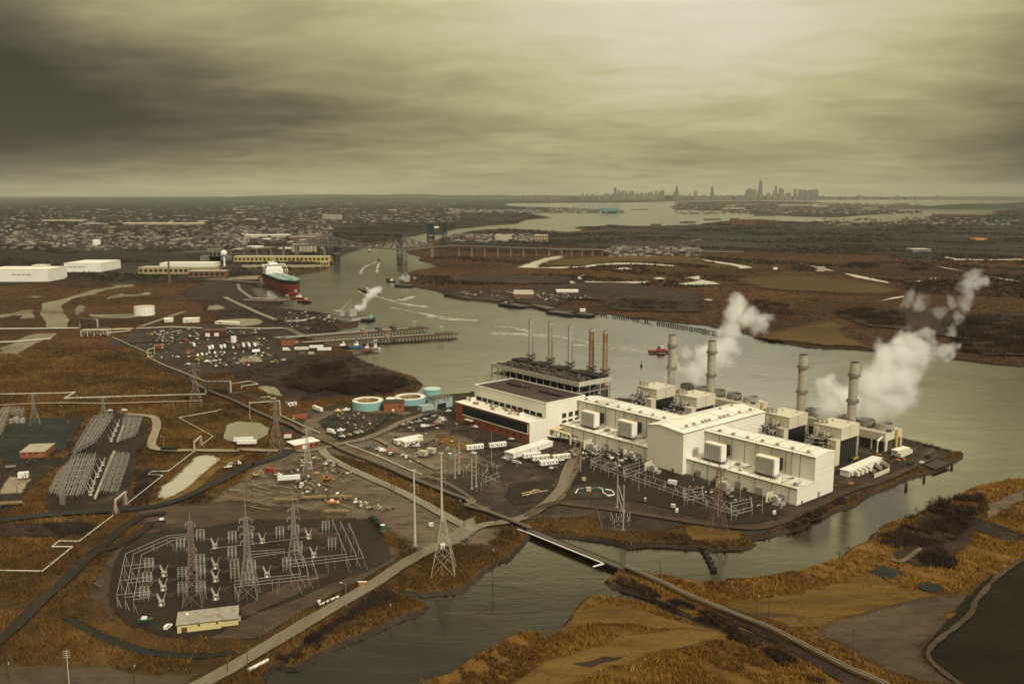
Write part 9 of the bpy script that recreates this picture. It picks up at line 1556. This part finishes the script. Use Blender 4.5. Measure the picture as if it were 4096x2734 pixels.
YD_=(('R', [(300, 330), (560, 260), (1000, 240), (1560, 230), (1700, 440), (1300, 540), (900, 560), (500, 420)], 90), ('R', [(300, 240), (620, 170), (960, 170), (1500, 170), (1500, 200), (900, 240), (500, 270)], 60), ('J', [(480, 1180), (900, 1180), (1060, 1260), (900, 1350), (600, 1330)], 60), ('H', [(900, 440), (1200, 340), (1560, 400), (1400, 540), (1060, 600)], 30), ('H', [(600, 800), (900, 760), (1300, 1000), (1700, 1250), (1500, 1330), (700, 1160), (540, 980)], 70), ('T', [(800, 560), (1500, 400), (1900, 560), (2100, 900), (1500, 1200), (900, 1250), (500, 950)], 40), ('A', [(1000, 1380), (1500, 1250), (2000, 1450), (2000, 1560), (1500, 1560)], 60), ('D', [(300, 250), (800, 320), (1400, 560), (2100, 760), (2000, 820), (1100, 560), (400, 330)], 60), ('K', [(0, 1110), (400, 1090), (1000, 1110), (1500, 1150), (1000, 1200), (300, 1150)], 70), ('C', [(1100, 1060), (1700, 950), (2000, 960), (1700, 1120), (1300, 1260)], 30))
for k, p, n in YD_:
 for m, f in((M_WHITE, .4), (M_RUST, .9), (M_BLACKM, 1.8), (M_TAN, .6), (M_GREYM, .9), (M_DSTEEL, 1)):clutter('yard_clutter', k, p, int(n/5*f), m)
def atY(k, x, y, Y):
 ox, oy, s=ZF[k]; u=(ox+x/s-CX)/FPX; v=(oy+y/s-CY)/FPX; t_=Y/(CS-v*SN); return(u*t_, Y, H+t_*(-SN-v*CS))
def steam(name, label, k, blobs, dens, sc, soft=.75, amp=1.8):
 """blobs: (x, y, radius in zoom pixels, distance)"""
 S_=[(*atY(k, x, y, Y), r/ZF[k][2]/FPX*Y*1.02)for x, y, r, Y in blobs]
 m=bpy.data.materials.new(name); m.use_nodes=True; T=m.node_tree
 for n in list(T.nodes):T.nodes.remove(n)
 out=nd(T, 'ShaderNodeOutputMaterial'); pv=nd(T, 'ShaderNodeVolumePrincipled'); T.links.new(pv.outputs[0], out.inputs['Volume']); pv.inputs['Color'].default_value=(.998, .995, .985, 1); pv.inputs['Anisotropy'].default_value=0.0
 ge=nd(T, 'ShaderNodeNewGeometry'); P=ge.outputs['Position']; nz=nd(T, 'ShaderNodeTexNoise'); nz.inputs['Scale'].default_value=sc*.6; nz.inputs['Detail'].default_value=3; T.links.new(P, nz.inputs['Vector'])
 wv=nd(T, 'ShaderNodeVectorMath', operation='MULTIPLY_ADD'); T.links.new(nz.outputs['Color'], wv.inputs[0]); wv.inputs[1].default_value=(1.9/sc, )*3; T.links.new(P, wv.inputs[2]); P2_=wv.outputs[0]; off=.95/sc; cur=None
 for x, y, z, r in S_:
  d=nd(T, 'ShaderNodeVectorMath', operation='DISTANCE'); T.links.new(P2_, d.inputs[0]); d.inputs[1].default_value=(x+off, y+off, z+off)
  e=math_(T, 'SUBTRACT', 1.0, math_(T, 'MULTIPLY', d.outputs['Value'], 1/r))
  cur=e if cur is None else math_(T, 'MAXIMUM', cur, e)
 f=noise_(T, P, sc*1.5, 7, .66); q=math_(T, 'ADD', cur, math_(T, 'MULTIPLY', math_(T, 'SUBTRACT', f, .5), amp)); T.links.new(math_(T, 'MULTIPLY', mrange(T, q, .08, .08+soft), dens), pv.inputs['Density'])
 b=MB(); lo=[min(s[i]-s[3]*1.25 for s in S_)for i in range(3)]; hi=[max(s[i]+s[3]*1.25 for s in S_)for i in range(3)]; b.box(lo[0], hi[0], lo[1], hi[1], max(.5, lo[2]), hi[2]); o=b.build(name, m); tag(o, label, 'steam')
 m.cycles.homogeneous_volume=False; return o
YA=PF((176, 190, 0))[1]; YB=PF((176, 60, 0))[1]
steam('steam_plume', 'white steam plume rising from the far cooling tower behind two stacks', 'W', [(1550, 855, 34, YA), (1590, 850, 42, YA), (1630, 838, 46, YA), (1610, 800, 36, YA), (1655, 800, 44, YA), (1672, 760, 40, YA), (1690, 725, 34, YA), (1685, 697, 24, YA), (1725, 735, 36, YA), (1752, 742, 24, YA), (1765, 730, 14, YA), (1700, 705, 20, YA), (1570, 805, 24, YA), (1535, 820, 16, YA)], .13, .05)
steam('steam_plume', 'largest white steam plume billowing past the stack nearest the tip', 'W', [(1900, 920, 40, YB), (1945, 910, 46, YB), (1905, 875, 30, YB), (2000, 930, 50, YB), (2050, 920, 52, YB), (2010, 870, 54, YB), (2060, 860, 58, YB), (2040, 815, 46, YB), (2090, 820, 52, YB), (2120, 790, 40, YB), (2135, 770, 28, YB), (2165, 805, 24, YB), (2180, 815, 16, YB), (2195, 800, 14, YB), (2150, 775, 22, YB), (1915, 860, 20, YB), (2080, 780, 30, YB)], .12, .05)
steam('steam_wisp', 'torn steam wisp floating above the largest plume', 'W', [(2190, 730, 18, YB+60), (2200, 700, 24, YB+60), (2215, 675, 26, YB+60), (2230, 650, 30, YB+60), (2255, 655, 20, YB+60), (2165, 700, 16, YB+60), (2110, 690, 22, YB+60), (2080, 680, 18, YB+60), (2270, 650, 16, YB+60), (2140, 715, 18, YB+60), (2180, 750, 16, YB+60), (2235, 630, 16, YB+60)], .06, .05, .6, 1.5)
YD=g('J', 1180, 1200)[1]
steam('steam_plume', 'thick white steam jet blown from the dredging plant at the dock', 'J', [(1185, 1150, 30, YD), (1220, 1110, 46, YD), (1270, 1075, 58, YD), (1320, 1040, 66, YD), (1370, 1005, 66, YD), (1430, 985, 70, YD), (1480, 970, 68, YD)], .25, .035)
YE=g('J', 1660, 890)[1]
steam('smoke_puff', 'thin pale smoke drifting over the moored barge at the point', 'J', [(1650, 840, 36, YE), (1680, 855, 38, YE), (1690, 825, 30, YE), (1755, 840, 24, YE), (1775, 825, 14, YE)], .06, .035, .5, 1.3)
hz=MB(); hz.box(-70000, 70000, -2500, 64000, WATER_Z-1.5, 760); m=bpy.data.materials.new('haze'); m.use_nodes=True; T=m.node_tree
for n in list(T.nodes):T.nodes.remove(n)
o_=nd(T, 'ShaderNodeOutputMaterial'); v_=nd(T, 'ShaderNodeVolumePrincipled'); v_.inputs['Color'].default_value=(.80, .80, .66, 1); v_.inputs['Density'].default_value=1.1e-5; T.links.new(v_.outputs[0], o_.inputs['Volume']); o=hz.build('haze', m); o['kind']='stuff'
